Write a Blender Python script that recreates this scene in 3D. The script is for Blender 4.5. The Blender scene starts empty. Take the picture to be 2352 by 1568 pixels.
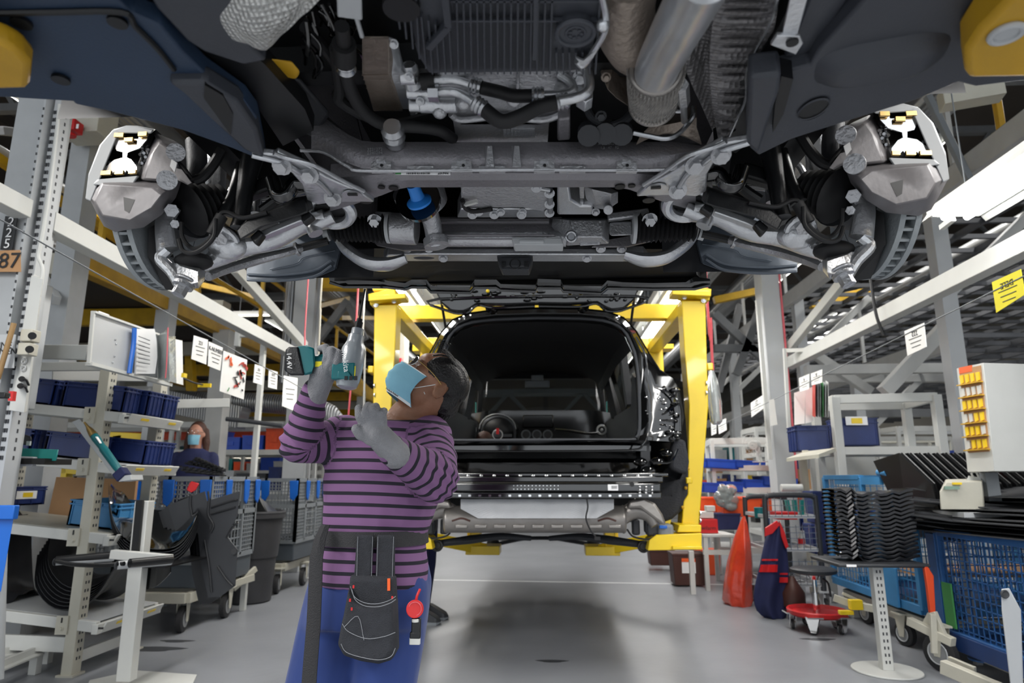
import bpy, math, random
from mathutils import Vector, Matrix, noise
V = Vector
S = bpy.context.scene
COL = S.collection
random.seed(7)
rnd = random.random
PI = math.pi
# ---------------------------------------------------------------- camera, world, lights, exposure
F_PX, CXP, CYP = 1500.0, 1176.0, 784.0
TH = math.atan(314 / F_PX); PS = math.atan(79 / math.hypot(F_PX, 314))
FW = V((-math.sin(PS) * math.cos(TH), math.cos(PS) * math.cos(TH), math.sin(TH)))
RT = V((math.cos(PS), math.sin(PS), 0)); UP = RT.cross(FW)
CAM = V((0, 0, 1.2))
cam = bpy.data.cameras.new('camera'); cam_o = bpy.data.objects.new('camera', cam); COL.objects.link(cam_o)
cam_o.matrix_world = Matrix.Translation(CAM) @ Matrix((RT, UP, -FW)).transposed().to_4x4()
cam.sensor_width = 36; cam.lens = F_PX * 36 / 2352; cam.clip_start = .05; cam.clip_end = 200
cam.dof.use_dof = True; cam.dof.focus_distance = 1.75; cam.dof.aperture_fstop = 4.5
S.camera = cam_o
S.view_settings.view_transform = 'Standard'; S.view_settings.look = 'None'
S.view_settings.exposure = 0.26; S.view_settings.gamma = 1; S.view_settings.use_curve_mapping = False
w = bpy.data.worlds.new('world'); S.world = w; w.use_nodes = True
w.node_tree.nodes['Background'].inputs[0].default_value = (.9, .95, 1, 1)
w.node_tree.nodes['Background'].inputs[1].default_value = 1.1
def area(name, loc, sx, sy, power, rot=(0, 0, 0), col=(1, .98, .95)):
    l = bpy.data.lights.new(name, 'AREA'); l.shape = 'RECTANGLE'; l.size = sx; l.size_y = sy; l.energy = power; l.color = col
    o = bpy.data.objects.new(name, l); COL.objects.link(o); o.location = loc; o.rotation_euler = rot; return o
# fluorescent fittings hang in rows over both sides of the line and under the roof: their light (housings are built further down)
FITTINGS = []
for s in (-1, 1):
    for y in (-3.4, -1.3, .9): FITTINGS.append((s * 2.35, y, 2.9, .3, 1.7, 55, s * .3))
    for y in (3.5, 5.6, 7.7, 9.8, 12.2): FITTINGS.append((s * 1.5, y, 3.42, .22, 1.5, 30, 0))
for x, y in ((-7, 7), (7, 7), (-6, 11), (6, 11), (-6, 16), (6, 16), (-2.5, 19), (2.5, 19), (-9, 22), (9, 22), (-4, 27), (4, 27), (-10, 33), (10, 33)):
    FITTINGS.append((x, y, 6.3, .4, 3., 115, 0))
for x, y, z, sx, sy, p_, r_ in FITTINGS: area('tube_light', (x, y, z), sx, sy, p_, (0, r_, 0))

def P(px, py, X=None, Y=None, Z=None):
    'the place in the hall that lies on the sight line of a point of the photograph, on the plane X=, Y= or Z='
    d = FW + RT * ((px - CXP) / F_PX) - UP * ((py - CYP) / F_PX)
    t = (X - CAM.x) / d.x if X is not None else (Y - CAM.y) / d.y if Y is not None else (Z - CAM.z) / d.z
    return CAM + d * t
# ---------------------------------------------------------------- materials
def lin(c): return tuple(((x / 12.92) if x <= .04045 else ((x + .055) / 1.055) ** 2.4) for x in c)
def hx(h): h = h.lstrip('#'); return lin([int(h[i:i + 2], 16) / 255 for i in (0, 2, 4)])
MATS = {}
def mat(name, col, rough=.5, metal=0., bump=0., bscale=60., var=.06, vscale=6., emit=0., spec=.5, trans=0., coat=0., kind=None, col2=None, sheen=0, alpha=1):
    m = bpy.data.materials.new(name); m.use_nodes = True; nt = m.node_tree; N = nt.nodes; L = nt.links
    b = N['Principled BSDF']; c = hx(col); tc = N.new('ShaderNodeTexCoord')
    b.inputs['Roughness'].default_value = rough; b.inputs['Metallic'].default_value = metal
    b.inputs['Specular IOR Level'].default_value = spec; b.inputs['Transmission Weight'].default_value = trans
    b.inputs['Coat Weight'].default_value = coat; b.inputs['Coat Roughness'].default_value = .06
    b.inputs['Alpha'].default_value = alpha
    if sheen: b.inputs['Sheen Weight'].default_value = sheen
    if emit:
        b.inputs['Emission Color'].default_value = (*c, 1); b.inputs['Emission Strength'].default_value = emit
    n = N.new('ShaderNodeTexNoise'); n.inputs['Scale'].default_value = vscale; n.inputs['Detail'].default_value = 5
    L.new(tc.outputs['Object'], n.inputs['Vector'])
    r = N.new('ShaderNodeValToRGB'); L.new(n.outputs['Fac'], r.inputs[0])
    r.color_ramp.elements[0].position = .3; r.color_ramp.elements[1].position = .7
    c2 = hx(col2) if col2 else tuple(min(1, x * (1 + var)) for x in c)
    r.color_ramp.elements[0].color = (*[x * (1 - var) for x in c], 1); r.color_ramp.elements[1].color = (*c2, 1)
    out = r.outputs[0]
    h = None
    if kind == 'wire':      # narrow grooves or ribs running round
        t = N.new('ShaderNodeTexWave'); t.inputs['Scale'].default_value = bscale; L.new(tc.outputs['Object'], t.inputs['Vector']); h = t.outputs['Fac']
    elif kind == 'dimple':
        t = N.new('ShaderNodeTexVoronoi'); t.inputs['Scale'].default_value = bscale; t.inputs['Randomness'].default_value = .15
        L.new(tc.outputs['Object'], t.inputs['Vector']); h = t.outputs['Distance']
    elif kind == 'weave':
        ws = []
        for ax in ('X', 'Y'):
            t = N.new('ShaderNodeTexWave'); t.bands_direction = ax; t.inputs['Scale'].default_value = bscale; L.new(tc.outputs['Object'], t.inputs['Vector']); ws.append(t)
        a = N.new('ShaderNodeMath'); a.operation = 'ADD'; L.new(ws[0].outputs['Fac'], a.inputs[0]); L.new(ws[1].outputs['Fac'], a.inputs[1]); h = a.outputs[0]
    elif bump:
        t = N.new('ShaderNodeTexNoise'); t.inputs['Scale'].default_value = bscale; t.inputs['Detail'].default_value = 3
        L.new(tc.outputs['Object'], t.inputs['Vector']); h = t.outputs['Fac']
    if h is not None:
        bp = N.new('ShaderNodeBump'); bp.inputs['Strength'].default_value = bump; bp.inputs['Distance'].default_value = .01
        L.new(h, bp.inputs['Height']); L.new(bp.outputs[0], b.inputs['Normal'])
    L.new(out, b.inputs['Base Color'])
    MATS[name] = m; return m
mat('floor', '#84878c', .38, 0, .15, 9, .07, 1.1, spec=.5, col2='#92959a')
mat('line', '#e4e6e6', .5)
mat('white', '#cfd1d1', .4, var=.03); mat('cream', '#bfbcae', .45, var=.06, bump=.05); mat('offwhite', '#cbccc8', .5, var=.03)
mat('greybeam', '#bcbdbb', .5, var=.05); mat('greycol', '#aeb1b3', .5); mat('lgrey', '#b7babc', .45, var=.03)
mat('black', '#101113', .45); mat('blackgloss', '#060708', .1, coat=1, spec=.7); mat('bracket', '#17171a', .2, .3); mat('dash', '#4b4d52', .6); mat('trayblack', '#050506', .45, spec=.25); mat('blackplastic', '#17181a', .34, bump=.06, bscale=300)
mat('satin', '#303236', .5, bump=.08, bscale=250); mat('rubber', '#141416', .6); mat('darkgrey', '#3a3c40', .55)
mat('panel', '#3c3f46', .48, bump=.06, bscale=200, var=.12, vscale=3); mat('navypanel', '#26384f', .5, bump=.06, bscale=200, var=.2, vscale=3)
mat('alu', '#d4d6d9', .33, .85, .15, 120, .1, 9); mat('cast', '#bcbdc0', .4, .75, .3, 140, .14, 8); mat('steel', '#b9bbbe', .25, .9, .1, 40)
mat('brown', '#9f9388', .42, .55, .35, 90, .12, 9); mat('subframe', '#88868a', .42, .5, .2, 150, .1, 6); mat('chrome', '#e6e6e6', .09, 1)
mat('discgrey', '#9aa0a3', .5, .2, .2, 100); mat('caliper', '#7d7a7c', .45, .15, .08, 60, .06, 8)
mat('gold', '#c8a76a', .25, .9); mat('exhaust', '#dcdcde', .3, .7, .2, 25, .16, 10, col2='#d7dade'); mat('muffler', '#9d9893', .36, .7, .15, 30, .1, 8)
mat('braid', '#dcd8d2', .45, .4, .9, 160, .2, 60, kind='weave'); mat('foil', '#dcdcd8', .4, .45, 1., 150, .08, 12, kind='dimple')
mat('foildark', '#7f7d7e', .4, .5, .35, 120, .2, 10, kind='dimple'); mat('foilwhite', '#d9dbdf', .42, .35, .5, 90, .03, 12, kind='weave')
mat('liner', '#59616b', .25, .2, .15, 12, .1, 5); mat('arch', '#26272a', .4, bump=.1, bscale=9); mat('felt', '#303135', .9, bump=.5, bscale=90)
mat('blue', '#16386f', .4, var=.1); mat('cageblue', '#2b5c96', .45, var=.14, vscale=9); mat('ltblue', '#3f86bb', .45, var=.12); mat('brightblue', '#1464c4', .35)
mat('crate', '#1d2f66', .38, bump=.1, var=.12); mat('cratebright', '#1a48b4', .4); mat('bluecap', '#2e8be8', .35)
mat('yellow', '#f0cd1c', .38, var=.05, bump=.06, bscale=20, coat=.2); mat('yellowdull', '#c79a1d', .45, var=.14); mat('yelbg', '#d2a612', .5, var=.15)
mat('yellowpaper', '#eee022', .6); mat('paper', '#f0f0ee', .7, var=.02); mat('orange', '#ef6020', .5); mat('orangebin', '#f0592a', .4, var=.08)
mat('red', '#c81f22', .4); mat('redbag', '#d9452c', .22, bump=1.6, bscale=7, var=.15, trans=.15); mat('redorange', '#d84a20', .5); mat('redpink', '#d8606a', .5)
mat('purple', '#7b5881', .9); mat('trousers', '#1d3572', .85, bump=.25, bscale=8, var=.12, sheen=.2)
mat('denim', '#2c2e34', .85, bump=.5, bscale=350, var=.15, vscale=40); mat('strap', '#2b2b2e', .75, bump=.4, bscale=300)
mat('stitch', '#8a8d93', .8); mat('glove', '#8f9094', .85, bump=.6, bscale=300, var=.12, vscale=20); mat('gloveD', '#4a4b4f', .7, bump=.4, bscale=200, var=.1)
mat('skin', '#83593f', .5, bump=.15, bscale=120, var=.09, vscale=14, col2='#966a52'); mat('skin2', '#c08a74', .55)
mat('hair', '#0d0b0c', .42, bump=.5, bscale=180, var=.3, vscale=60); mat('hair2', '#4a2c20', .6, bump=.7, bscale=80)
mat('mask', '#86bfd6', .8, bump=.15, bscale=60, var=.05); mat('maskw', '#e6eef0', .8)
mat('teal', '#0f6a70', .35, bump=.05); mat('tealtray', '#1d8079', .35); mat('sleeve', '#a9b0b6', .25, bump=.3, bscale=20, trans=.2, spec=.6)
mat('batt', '#17181c', .45, bump=.2, bscale=200)
mat('glass', '#b8c4c4', .03, trans=1, spec=.5); mat('darkglass', '#7d8a8c', .03, trans=.97); mat('lens', '#1e1a1a', .08)
mat('gplastic', '#7e8387', .5, bump=.08, var=.06); mat('gplasticD', '#4b5259', .5, bump=.08); mat('bin', '#3b3b3e', .65, bump=.3, bscale=12, var=.15)
mat('cardboard', '#b98f66', .8, bump=.1, var=.05); mat('brownbox', '#4a2a22', .5)
mat('roof', '#57504a', .8, var=.15, vscale=.6); mat('roofdark', '#3e3a37', .8, var=.2, vscale=.5); mat('wall', '#a9a69c', .7, var=.1, vscale=.4)
mat('truss', '#737577', .55); mat('grate', '#595b5f', .5, var=.1); mat('duct', '#9c9ea0', .35, .6, 1., 9, .1, 3, kind='wire')
mat('pipe', '#a8a9a8', .4, .3); mat('wood', '#9b7c52', .6, var=.1); mat('jacket', '#20264f', .8, bump=.4, bscale=9, var=.12)
mat('lamp', '#ffffff', .5, emit=9.); mat('lampdim', '#fff6e6', .5, emit=5.); mat('screen', '#7f9a8a', .2); mat('label', '#f2f2f2', .5)
mat('ink', '#26282b', .7); mat('inkred', '#b8392c', .7); mat('green', '#3f8a4a', .6); mat('clear', '#d5dcdc', .1, trans=.75, bump=.4, bscale=20)
mat('headliner', '#1b1a1b', .9, bump=.3, bscale=200); mat('tyre', '#2b2b2d', .7, bump=.2); mat('wheel', '#8b8d8f', .5)

# ---------------------------------------------------------------- mesh building
def cr(pts, n=6):
    'smooth path through points'
    p = [V(q) for q in pts]
    if len(p) < 3: return p
    q = [p[0] * 2 - p[1]] + p + [p[-1] * 2 - p[-2]]; out = []
    for i in range(1, len(q) - 2):
        a, b, c, d = q[i - 1:i + 3]
        for k in range(n):
            t = k / n
            out.append(.5 * ((2 * b) + (c - a) * t + (2 * a - 5 * b + 4 * c - d) * t * t + (-a + 3 * b - 3 * c + d) * t ** 3))
    out.append(p[-1]); return out
class MB:
    def __init__(s): s.v = []; s.f = []
    def add(s, vs, fs):
        o = len(s.v); s.v += [V(a) for a in vs]; s.f += [tuple(i + o for i in f) for f in fs]; return s
    def box(s, c, d, rot=None, taper=1.):
        x, y, z = (q / 2 for q in d); R = rot if rot is not None else Matrix.Identity(3); vs = []
        for sz in (-1, 1):
            k = taper if sz > 0 else 1
            for sx, sy in ((-1, -1), (1, -1), (1, 1), (-1, 1)): vs.append(V(c) + R @ V((sx * x * k, sy * y * k, sz * z)))
        return s.add(vs, [(3, 2, 1, 0), (4, 5, 6, 7), (0, 1, 5, 4), (1, 2, 6, 5), (2, 3, 7, 6), (3, 0, 4, 7)])
    def b2(s, a, b):
        'box between two corners'
        a, b = V(a), V(b); return s.box((a + b) / 2, [abs(q) for q in (b - a)])
    def bar(s, a, b, w, h=None, up=(0, 0, 1), roll=0.):
        'square bar between two points; w across, h along up'
        a, b = V(a), V(b); h = h or w; d = (b - a); L = d.length
        if L < 1e-6: return s
        d = d / L; u = V(up)
        if abs(d.dot(u.normalized())) > .97: u = V((0, 1, 0))
        x = d.cross(u).normalized(); z = x.cross(d)
        if roll: q = Matrix.Rotation(roll, 3, d); x = q @ x; z = q @ z
        return s.box((a + b) / 2, (w, L, h), Matrix((x, d, z)).transposed())
    def ring(s, c, ax, r, n=12, ref=None, sy=1.):
        ax = V(ax).normalized(); u = V(ref) if ref is not None else (V((0, 0, 1)) if abs(ax.z) < .9 else V((1, 0, 0)))
        x = ax.cross(u).normalized(); y = x.cross(ax)
        return [V(c) + x * (r * math.cos(2 * PI * k / n)) + y * (r * sy * math.sin(2 * PI * k / n)) for k in range(n)]
    def loft(s, rings, cap=True, closed=False):
        o = len(s.v); n = len(rings[0])
        for r in rings: s.v += [V(p) for p in r]
        m = len(rings)
        for i in range(m if closed else m - 1):
            j = (i + 1) % m
            for k in range(n):
                s.f.append((o + i * n + k, o + i * n + (k + 1) % n, o + j * n + (k + 1) % n, o + j * n + k))
        if cap and not closed:
            s.f.append(tuple(o + k for k in reversed(range(n)))); s.f.append(tuple(o + (m - 1) * n + k for k in range(n)))
        return s
    def cyl(s, a, b, r, r2=None, n=14, cap=True):
        a, b = V(a), V(b); r2 = r if r2 is None else r2
        return s.loft([s.ring(a, b - a, r, n), s.ring(b, b - a, r2, n)], cap)
    def tube(s, pts, r, n=10, smooth=5, sy=1.):
        p = cr(pts, smooth) if smooth else [V(q) for q in pts]
        m = len(p); rr = r if isinstance(r, (list, tuple)) else [r] * 2
        rings = []; u = None
        for i, q in enumerate(p):
            d = (p[min(i + 1, m - 1)] - p[max(i - 1, 0)])
            if d.length < 1e-9: d = V((0, 0, 1))
            d.normalize()
            if u is None: u = V((0, 0, 1)) if abs(d.z) < .9 else V((1, 0, 0))
            x = d.cross(u)
            if x.length < 1e-4: x = d.orthogonal()
            x.normalize(); u = x.cross(d).normalized()
            t = i / (m - 1) * (len(rr) - 1); k = min(int(t), len(rr) - 2); ra = rr[k] + (rr[k + 1] - rr[k]) * (t - k)
            rings.append([q + x * (ra * math.cos(2 * PI * j / n)) + u * (ra * sy * math.sin(2 * PI * j / n)) for j in range(n)])
        return s.loft(rings)
    def lathe(s, a, b, prof, n=20, cap=True):
        'prof: (t along a->b, radius)'
        a, b = V(a), V(b); d = b - a
        return s.loft([s.ring(a + d * t, d, max(r, 1e-4), n) for t, r in prof], cap)
    def torus(s, c, ax, R, r, n=20, m=8, arc=(0, 1)):
        ax = V(ax).normalized(); full = arc == (0, 1); N_ = n if full else n + 1; rings = []
        base = s.ring(V((0, 0, 0)), ax, 1, 4); x, y = base[0], base[1]
        for k in range(N_):
            t = 2 * PI * (arc[0] + (arc[1] - arc[0]) * k / n); d = x * math.cos(t) + y * math.sin(t)
            rings.append([V(c) + d * (R + r * math.cos(2 * PI * j / m)) + ax * (r * math.sin(2 * PI * j / m)) for j in range(m)])
        return s.loft(rings, closed=full)
    def prism(s, pts, ext):
        'solid from an outline and an extrusion vector'
        p = [V(q) for q in pts]; e = V(ext); n = len(p)
        return s.add(p + [q + e for q in p], [tuple(range(n))[::-1], tuple(range(n, 2 * n))] + [(k, (k + 1) % n, n + (k + 1) % n, n + k) for k in range(n)])
    def sheet(s, rows, t=(0, 0, .003)):
        'curved sheet with thickness, from a grid of points'
        n, m = len(rows), len(rows[0]); e = V(t); o = len(s.v)
        s.v += [V(p) for r in rows for p in r] + [V(p) + e for r in rows for p in r]; q = n * m
        for i in range(n - 1):
            for j in range(m - 1):
                a, b, c, d = o + i * m + j, o + i * m + j + 1, o + (i + 1) * m + j + 1, o + (i + 1) * m + j
                s.f += [(a, b, c, d), (d + q, c + q, b + q, a + q)]
        ed = [i * m for i in range(n)]; ed2 = [i * m + m - 1 for i in range(n)]
        for L, fl in ((list(range(m)), 0), (list(range((n - 1) * m, n * m)), 1), (ed, 1), (ed2, 0)):
            for a, b in zip(L, L[1:]): s.f.append((o + a, o + b, o + b + q, o + a + q) if fl else (o + b, o + a, o + a + q, o + b + q))
        return s
    def ball(s, c, r, n=12, m=8, rot=None):
        c = V(c); rr = r if isinstance(r, (tuple, list, Vector)) else (r, r, r); R = rot if rot is not None else Matrix.Identity(3)
        vs = [c + R @ V((0, 0, -rr[2]))]
        for i in range(1, m):
            a = -PI / 2 + PI * i / m
            for k in range(n): t = 2 * PI * k / n; vs.append(c + R @ V((rr[0] * math.cos(a) * math.cos(t), rr[1] * math.cos(a) * math.sin(t), rr[2] * math.sin(a))))
        vs.append(c + R @ V((0, 0, rr[2]))); fs = []
        for k in range(n): fs.append((0, 1 + (k + 1) % n, 1 + k))
        for i in range(m - 2):
            for k in range(n): a = 1 + i * n; fs.append((a + k, a + (k + 1) % n, a + n + (k + 1) % n, a + n + k))
        a = 1 + (m - 2) * n; T = len(vs) - 1
        for k in range(n): fs.append((a + k, a + (k + 1) % n, T))
        return s.add(vs, fs)
    def limb(s, joints, radii, n=14):
        'closed tapered chain with round joints (for voxel union)'
        for (a, b), (ra, rb) in zip(zip(joints, joints[1:]), zip(radii, radii[1:])): s.cyl(a, b, ra, rb, n)
        for j, r in zip(joints, radii): s.ball(j, r * .998, n, 8)
        return s
    def bolt(s, c, ax, r=.009, h=.008):
        ax = V(ax).normalized(); s.cyl(c, V(c) + ax * h * .35, r * 1.5, n=12); return s.cyl(V(c) + ax * h * .3, V(c) + ax * h * 1.3, r, n=6)
    def mirror(s, xc):
        m = MB(); m.v = [V((2 * xc - p.x, p.y, p.z)) for p in s.v]; m.f = [tuple(reversed(f)) for f in s.f]; return m
    def join(s, o): return s.add(o.v, o.f)
ORG = {}
def world(o):
    p = V((0, 0, 0))
    while o is not None: p = p + V(ORG.get(o.name, (0, 0, 0))); o = o.parent
    return p
def build(name, mb, m, parent=None, loc=None, bevel=0., smooth=35, subsurf=0, label=None, kind=None):
    me = bpy.data.meshes.new(name); base = world(parent) if parent else V((0, 0, 0))
    own = V(loc) if loc is not None else V((0, 0, 0))
    off = base + own if loc is not None and parent is None else base
    me.from_pydata([tuple(p - off) for p in mb.v], [], mb.f); me.validate()
    o = bpy.data.objects.new(name, me); COL.objects.link(o)
    if parent: o.parent = parent
    elif loc is not None: o.location = own; ORG[o.name] = own
    for mm in (m if isinstance(m, (list, tuple)) else [m]): me.materials.append(MATS[mm])
    if smooth:
        me.polygons.foreach_set('use_smooth', [True] * len(me.polygons)); me.set_sharp_from_angle(angle=math.radians(smooth))
    if bevel:
        b = o.modifiers.new('b', 'BEVEL'); b.width = bevel; b.segments = 2; b.limit_method = 'ANGLE'; b.angle_limit = .6; b.harden_normals = False
    if subsurf: q = o.modifiers.new('s', 'SUBSURF'); q.levels = q.render_levels = subsurf
    if label: o['label'] = label
    if kind: o['kind'] = kind
    return o
def tag(o, label, cat, group=None):
    o['label'] = label; o['category'] = cat
    if group: o['group'] = group
    return o
def thing(name, label, cat, loc=(0, 0, 0), group=None):
    o = bpy.data.objects.new(name, None); COL.objects.link(o); o.empty_display_size = .1; o.location = loc; ORG[o.name] = V(loc)
    return tag(o, label, cat, group)
def struct(name, mb, m, **k): return build(name, mb, m, kind='structure', **k)
def dup(root, loc=None, rotz=None, label=None, group=None, scale=None):
    r = root.copy(); COL.objects.link(r)
    if loc is not None: r.location = loc
    if rotz is not None: r.rotation_euler = (0, 0, rotz)
    if scale is not None: r.scale = scale if isinstance(scale, tuple) else (scale,) * 3
    if label: r['label'] = label
    if group: r['group'] = group
    def rec(a, b):
        for ch in list(a.children):
            c = ch.copy(); COL.objects.link(c); c.parent = b; rec(ch, c)
    rec(root, r); return r
def text(body, size, m, parent, loc, rot, name='lettering', ext=.0006, align='CENTER'):
    cu = bpy.data.curves.new(name, 'FONT'); cu.body = body; cu.size = size; cu.extrude = ext; cu.align_x = align; cu.align_y = 'CENTER'; cu.resolution_u = 2
    o = bpy.data.objects.new(name, cu); COL.objects.link(o)
    dg = bpy.context.evaluated_depsgraph_get(); me = bpy.data.meshes.new_from_object(o.evaluated_get(dg)); bpy.data.objects.remove(o)
    t = bpy.data.objects.new(name, me); COL.objects.link(t); me.materials.clear(); me.materials.append(MATS[m])
    R = rot.to_4x4() if isinstance(rot, Matrix) else Matrix.LocRotScale(None, __import__('mathutils').Euler(rot), None)
    t.parent = parent; off = world(parent) if parent else V((0, 0, 0)); t.matrix_local = Matrix.Translation(V(loc) - off) @ R; return t
def frame_of(xd, yd):
    x = V(xd).normalized(); z = x.cross(V(yd)).normalized(); return Matrix((x, z.cross(x), z)).transposed()
def remeshed(name, mb, m, parent, voxel, smooth_it=4, label=None, post=None):
    'one continuous skin round overlapping solids'
    me = bpy.data.meshes.new('t'); me.from_pydata([tuple(p) for p in mb.v], [], mb.f); me.validate()
    o = bpy.data.objects.new('t', me); COL.objects.link(o)
    r = o.modifiers.new('r', 'REMESH'); r.mode = 'VOXEL'; r.voxel_size = voxel
    if smooth_it: q = o.modifiers.new('q', 'SMOOTH'); q.factor = .6; q.iterations = smooth_it
    dg = bpy.context.evaluated_depsgraph_get(); dg.update(); em = bpy.data.meshes.new_from_object(o.evaluated_get(dg))
    bpy.data.objects.remove(o); out = MB(); out.v = [V(v.co) for v in em.vertices]; out.f = [tuple(p.vertices) for p in em.polygons]
    if post: out.v = [post(p) for p in out.v]
    return build(name, out, m, parent, smooth=180, label=label), out
import bmesh
def hull(pts):
    bm = bmesh.new()
    for p in pts: bm.verts.new(V(p))
    r = bmesh.ops.convex_hull(bm, input=bm.verts)
    bmesh.ops.delete(bm, geom=list({e for e in r['geom_interior'] if isinstance(e, bmesh.types.BMVert)}), context='VERTS')
    bm.verts.index_update(); m = MB(); m.v = [v.co.copy() for v in bm.verts]; m.f = [tuple(v.index for v in f.verts) for f in bm.faces]; bm.free(); return m
def Q(pts, Y=None, Z=None): return [P(p[0], p[1], Y=(p[2] if len(p) > 2 else Y) if Z is None else None, Z=Z) for p in pts]
def bellows(m, a, b, ra, rb, k, depth, n=20):
    pr = []
    for i in range(2 * k + 1):
        t = i / (2 * k); r = ra + (rb - ra) * t; pr.append((t, r if i % 2 else r - depth))
    return m.lathe(a, b, pr, n)
# ================================================================ the hall
g = MB(); g.b2((-16, -6, -.05), (16, 46, 0)); struct('floor', g, 'floor')
g = MB(); g.b2((-16, -6, 8.4), (16, 46, 8.5)); struct('ceiling', g, 'roof')
for n, a, b in (('wall_left', (-16.1, -6, 0), (-16, 46, 8.4)), ('wall_right', (16, -6, 0), (16.1, 46, 8.4)), ('wall_back', (-16, 46, 0), (16, 46.1, 8.4))):
    g = MB(); g.b2(a, b); struct(n, g, 'wall')
g = MB(); a = P(980, 1331, Z=0); b = P(1600, 1341, Z=0); d = (b - a).normalized() * 3
g.bar(a - d * .5, b + d * .3, .05, .002); tag(build('floor_line', g, 'line'), 'thin white painted line across the grey floor', 'floor marking')
# ================================================================ the car carried overhead, seen from below
XC = -.08
car = thing('car', 'black car hanging overhead, bare underside with engine, axle and brakes seen from below', 'car', (XC, 1.4, 1.62))
def both(name, mb, m, **k):
    'a part and its mirror twin on the other side of the car'
    a = build(name, mb, m, k.pop('parent', car), **k); return a, build(name, mb.mirror(XC), m, car, **k)
DN = V((0, -.62, -.78))      # towards the viewer standing below
# body shell above the floor, engine bay roof and inner wheel houses
g = MB(); g.b2((XC - .84, -2.7, 1.93), (XC + .84, 1.02, 2.03)); g.b2((XC - .6, 1.0, 2.16), (XC + .6, 2.12, 2.2)); build('floor_pan', g, 'black', car)
g = MB(); g.b2((XC - .66, .9, 1.9), (XC - .6, 2.1, 2.2)); g.b2((XC + .6, .9, 1.9), (XC + .66, 2.1, 2.2)); g.b2((XC - .62, .98, 1.88), (XC + .62, 1.02, 2.2)); build('inner_wing', g, 'black', car)
g = MB(); prof = [(-2.75, 1.95), (-2.8, 2.4), (-2.55, 2.65), (-1.9, 3.15), (-.5, 3.3), (.3, 3.15), (.95, 2.72), (2.0, 2.55), (2.1, 2.25), (2.0, 2.2), (.9, 2.2), (.9, 1.98), (-2.7, 1.98)]
for s in (-1, 1): g.prism([(XC + s * .86, y, z) for y, z in prof], (-s * .04, 0, 0))
g.b2((XC - .86, -2.75, 2.0), (XC + .86, -2.7, 2.6)); g.b2((XC - .8, -1.9, 3.12), (XC + .8, .3, 3.16)); g.b2((XC - .62, .95, 2.5), (XC + .62, 2.0, 2.55)); build('body_shell', g, 'blackgloss', car)
for s in (-1, 1):           # wheel houses
    g = MB(); rows = []
    for k in range(17):
        a = PI * (-.02 + 1.0 * k / 16); rows.append([(XC + s * .42, 1.41 + .4 * math.cos(a), 1.8 + .38 * math.sin(a)), (XC + s * .78, 1.41 + .4 * math.cos(a), 1.8 + .38 * math.sin(a))])
    g.sheet(rows, (0, 0, .01)); build('wheel_arch_liner', g, 'arch', car)
    g = MB(); g.b2((XC + s * .42, 1.0, 1.88), (XC + s * .43, 1.82, 2.2)); build('strut_tower', g, 'subframe', car)
# sill panels on the left and right of the photograph
LP = [(-420, -260), (-330, 215), (0, 224), (168, 234), (172, 240), (250, 256), (420, 300), (530, 340), (608, 372), (603, 340), (588, 270), (560, 232), (470, 170), (420, 120), (370, 60), (300, 30), (250, -20), (200, -260)]
g = MB().prism(Q(LP, Z=1.765), (0, 0, .03)); build('sill_panel', g, 'navypanel', car, bevel=.004, label='blue-black plastic sill panel')
g = MB().prism(Q([(385, 190), (470, 190), (545, 235), (590, 300), (606, 366), (560, 345), (470, 262), (420, 215)], Z=1.75), (0, 0, .03)); build('panel_step', g, 'panel', car, bevel=.006)
g = MB().prism(Q([(470, 195), (512, 220), (535, 262), (530, 310), (495, 262), (468, 225)], Z=1.748), (0, 0, .03)); build('panel_recess', g, 'black', car)
g = MB(); ch = [(310, -60), (420, 10), (560, 105), (610, 150), (700, 250), (720, 300), (650, 335), (600, 260), (560, 200), (440, 170), (400, 120), (340, 60)]
g.prism(Q(ch, Z=1.80), (0, 0, .03)); build('side_member', g, 'black', car)
g = MB().prism(Q([(300, -80), (520, -80), (580, 110), (612, 140), (560, 150), (470, 120), (430, 95), (360, 20)], Z=1.775), (0, 0, .02)); build('sill_inner_panel', g, 'panel', car, bevel=.004)
g = MB().tube(Q([(0, 30, 0), (120, 28, 0), (280, 28, 0), (310, 60, 0), (360, 110, 0), (400, 160, 0)], Z=1.762), .004, 6); build('panel_seam', g, 'black', car)
g = MB()
for p in ((50, 50), (270, 48), (140, 180)): c = P(*p, Z=1.763); g.cyl(c, c - V((0, 0, .004)), .012, n=14)
build('clip', g, 'black', car)
RP = [(2900, -260), (2700, 120), (2352, 186), (2240, 200), (2200, 190), (2100, 232), (1960, 275), (1820, 320), (1742, 358), (1722, 340), (1718, 300), (1722, 258), (1740, 205), (1775, 172), (1860, 150), (1880, 115), (1985, 0), (2090, -260)]
g = MB().prism(Q(RP, Z=1.765), (0, 0, .03)); build('sill_panel', g, 'panel', car, bevel=.004, label='dark grey plastic sill panel with an oval hole')
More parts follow.
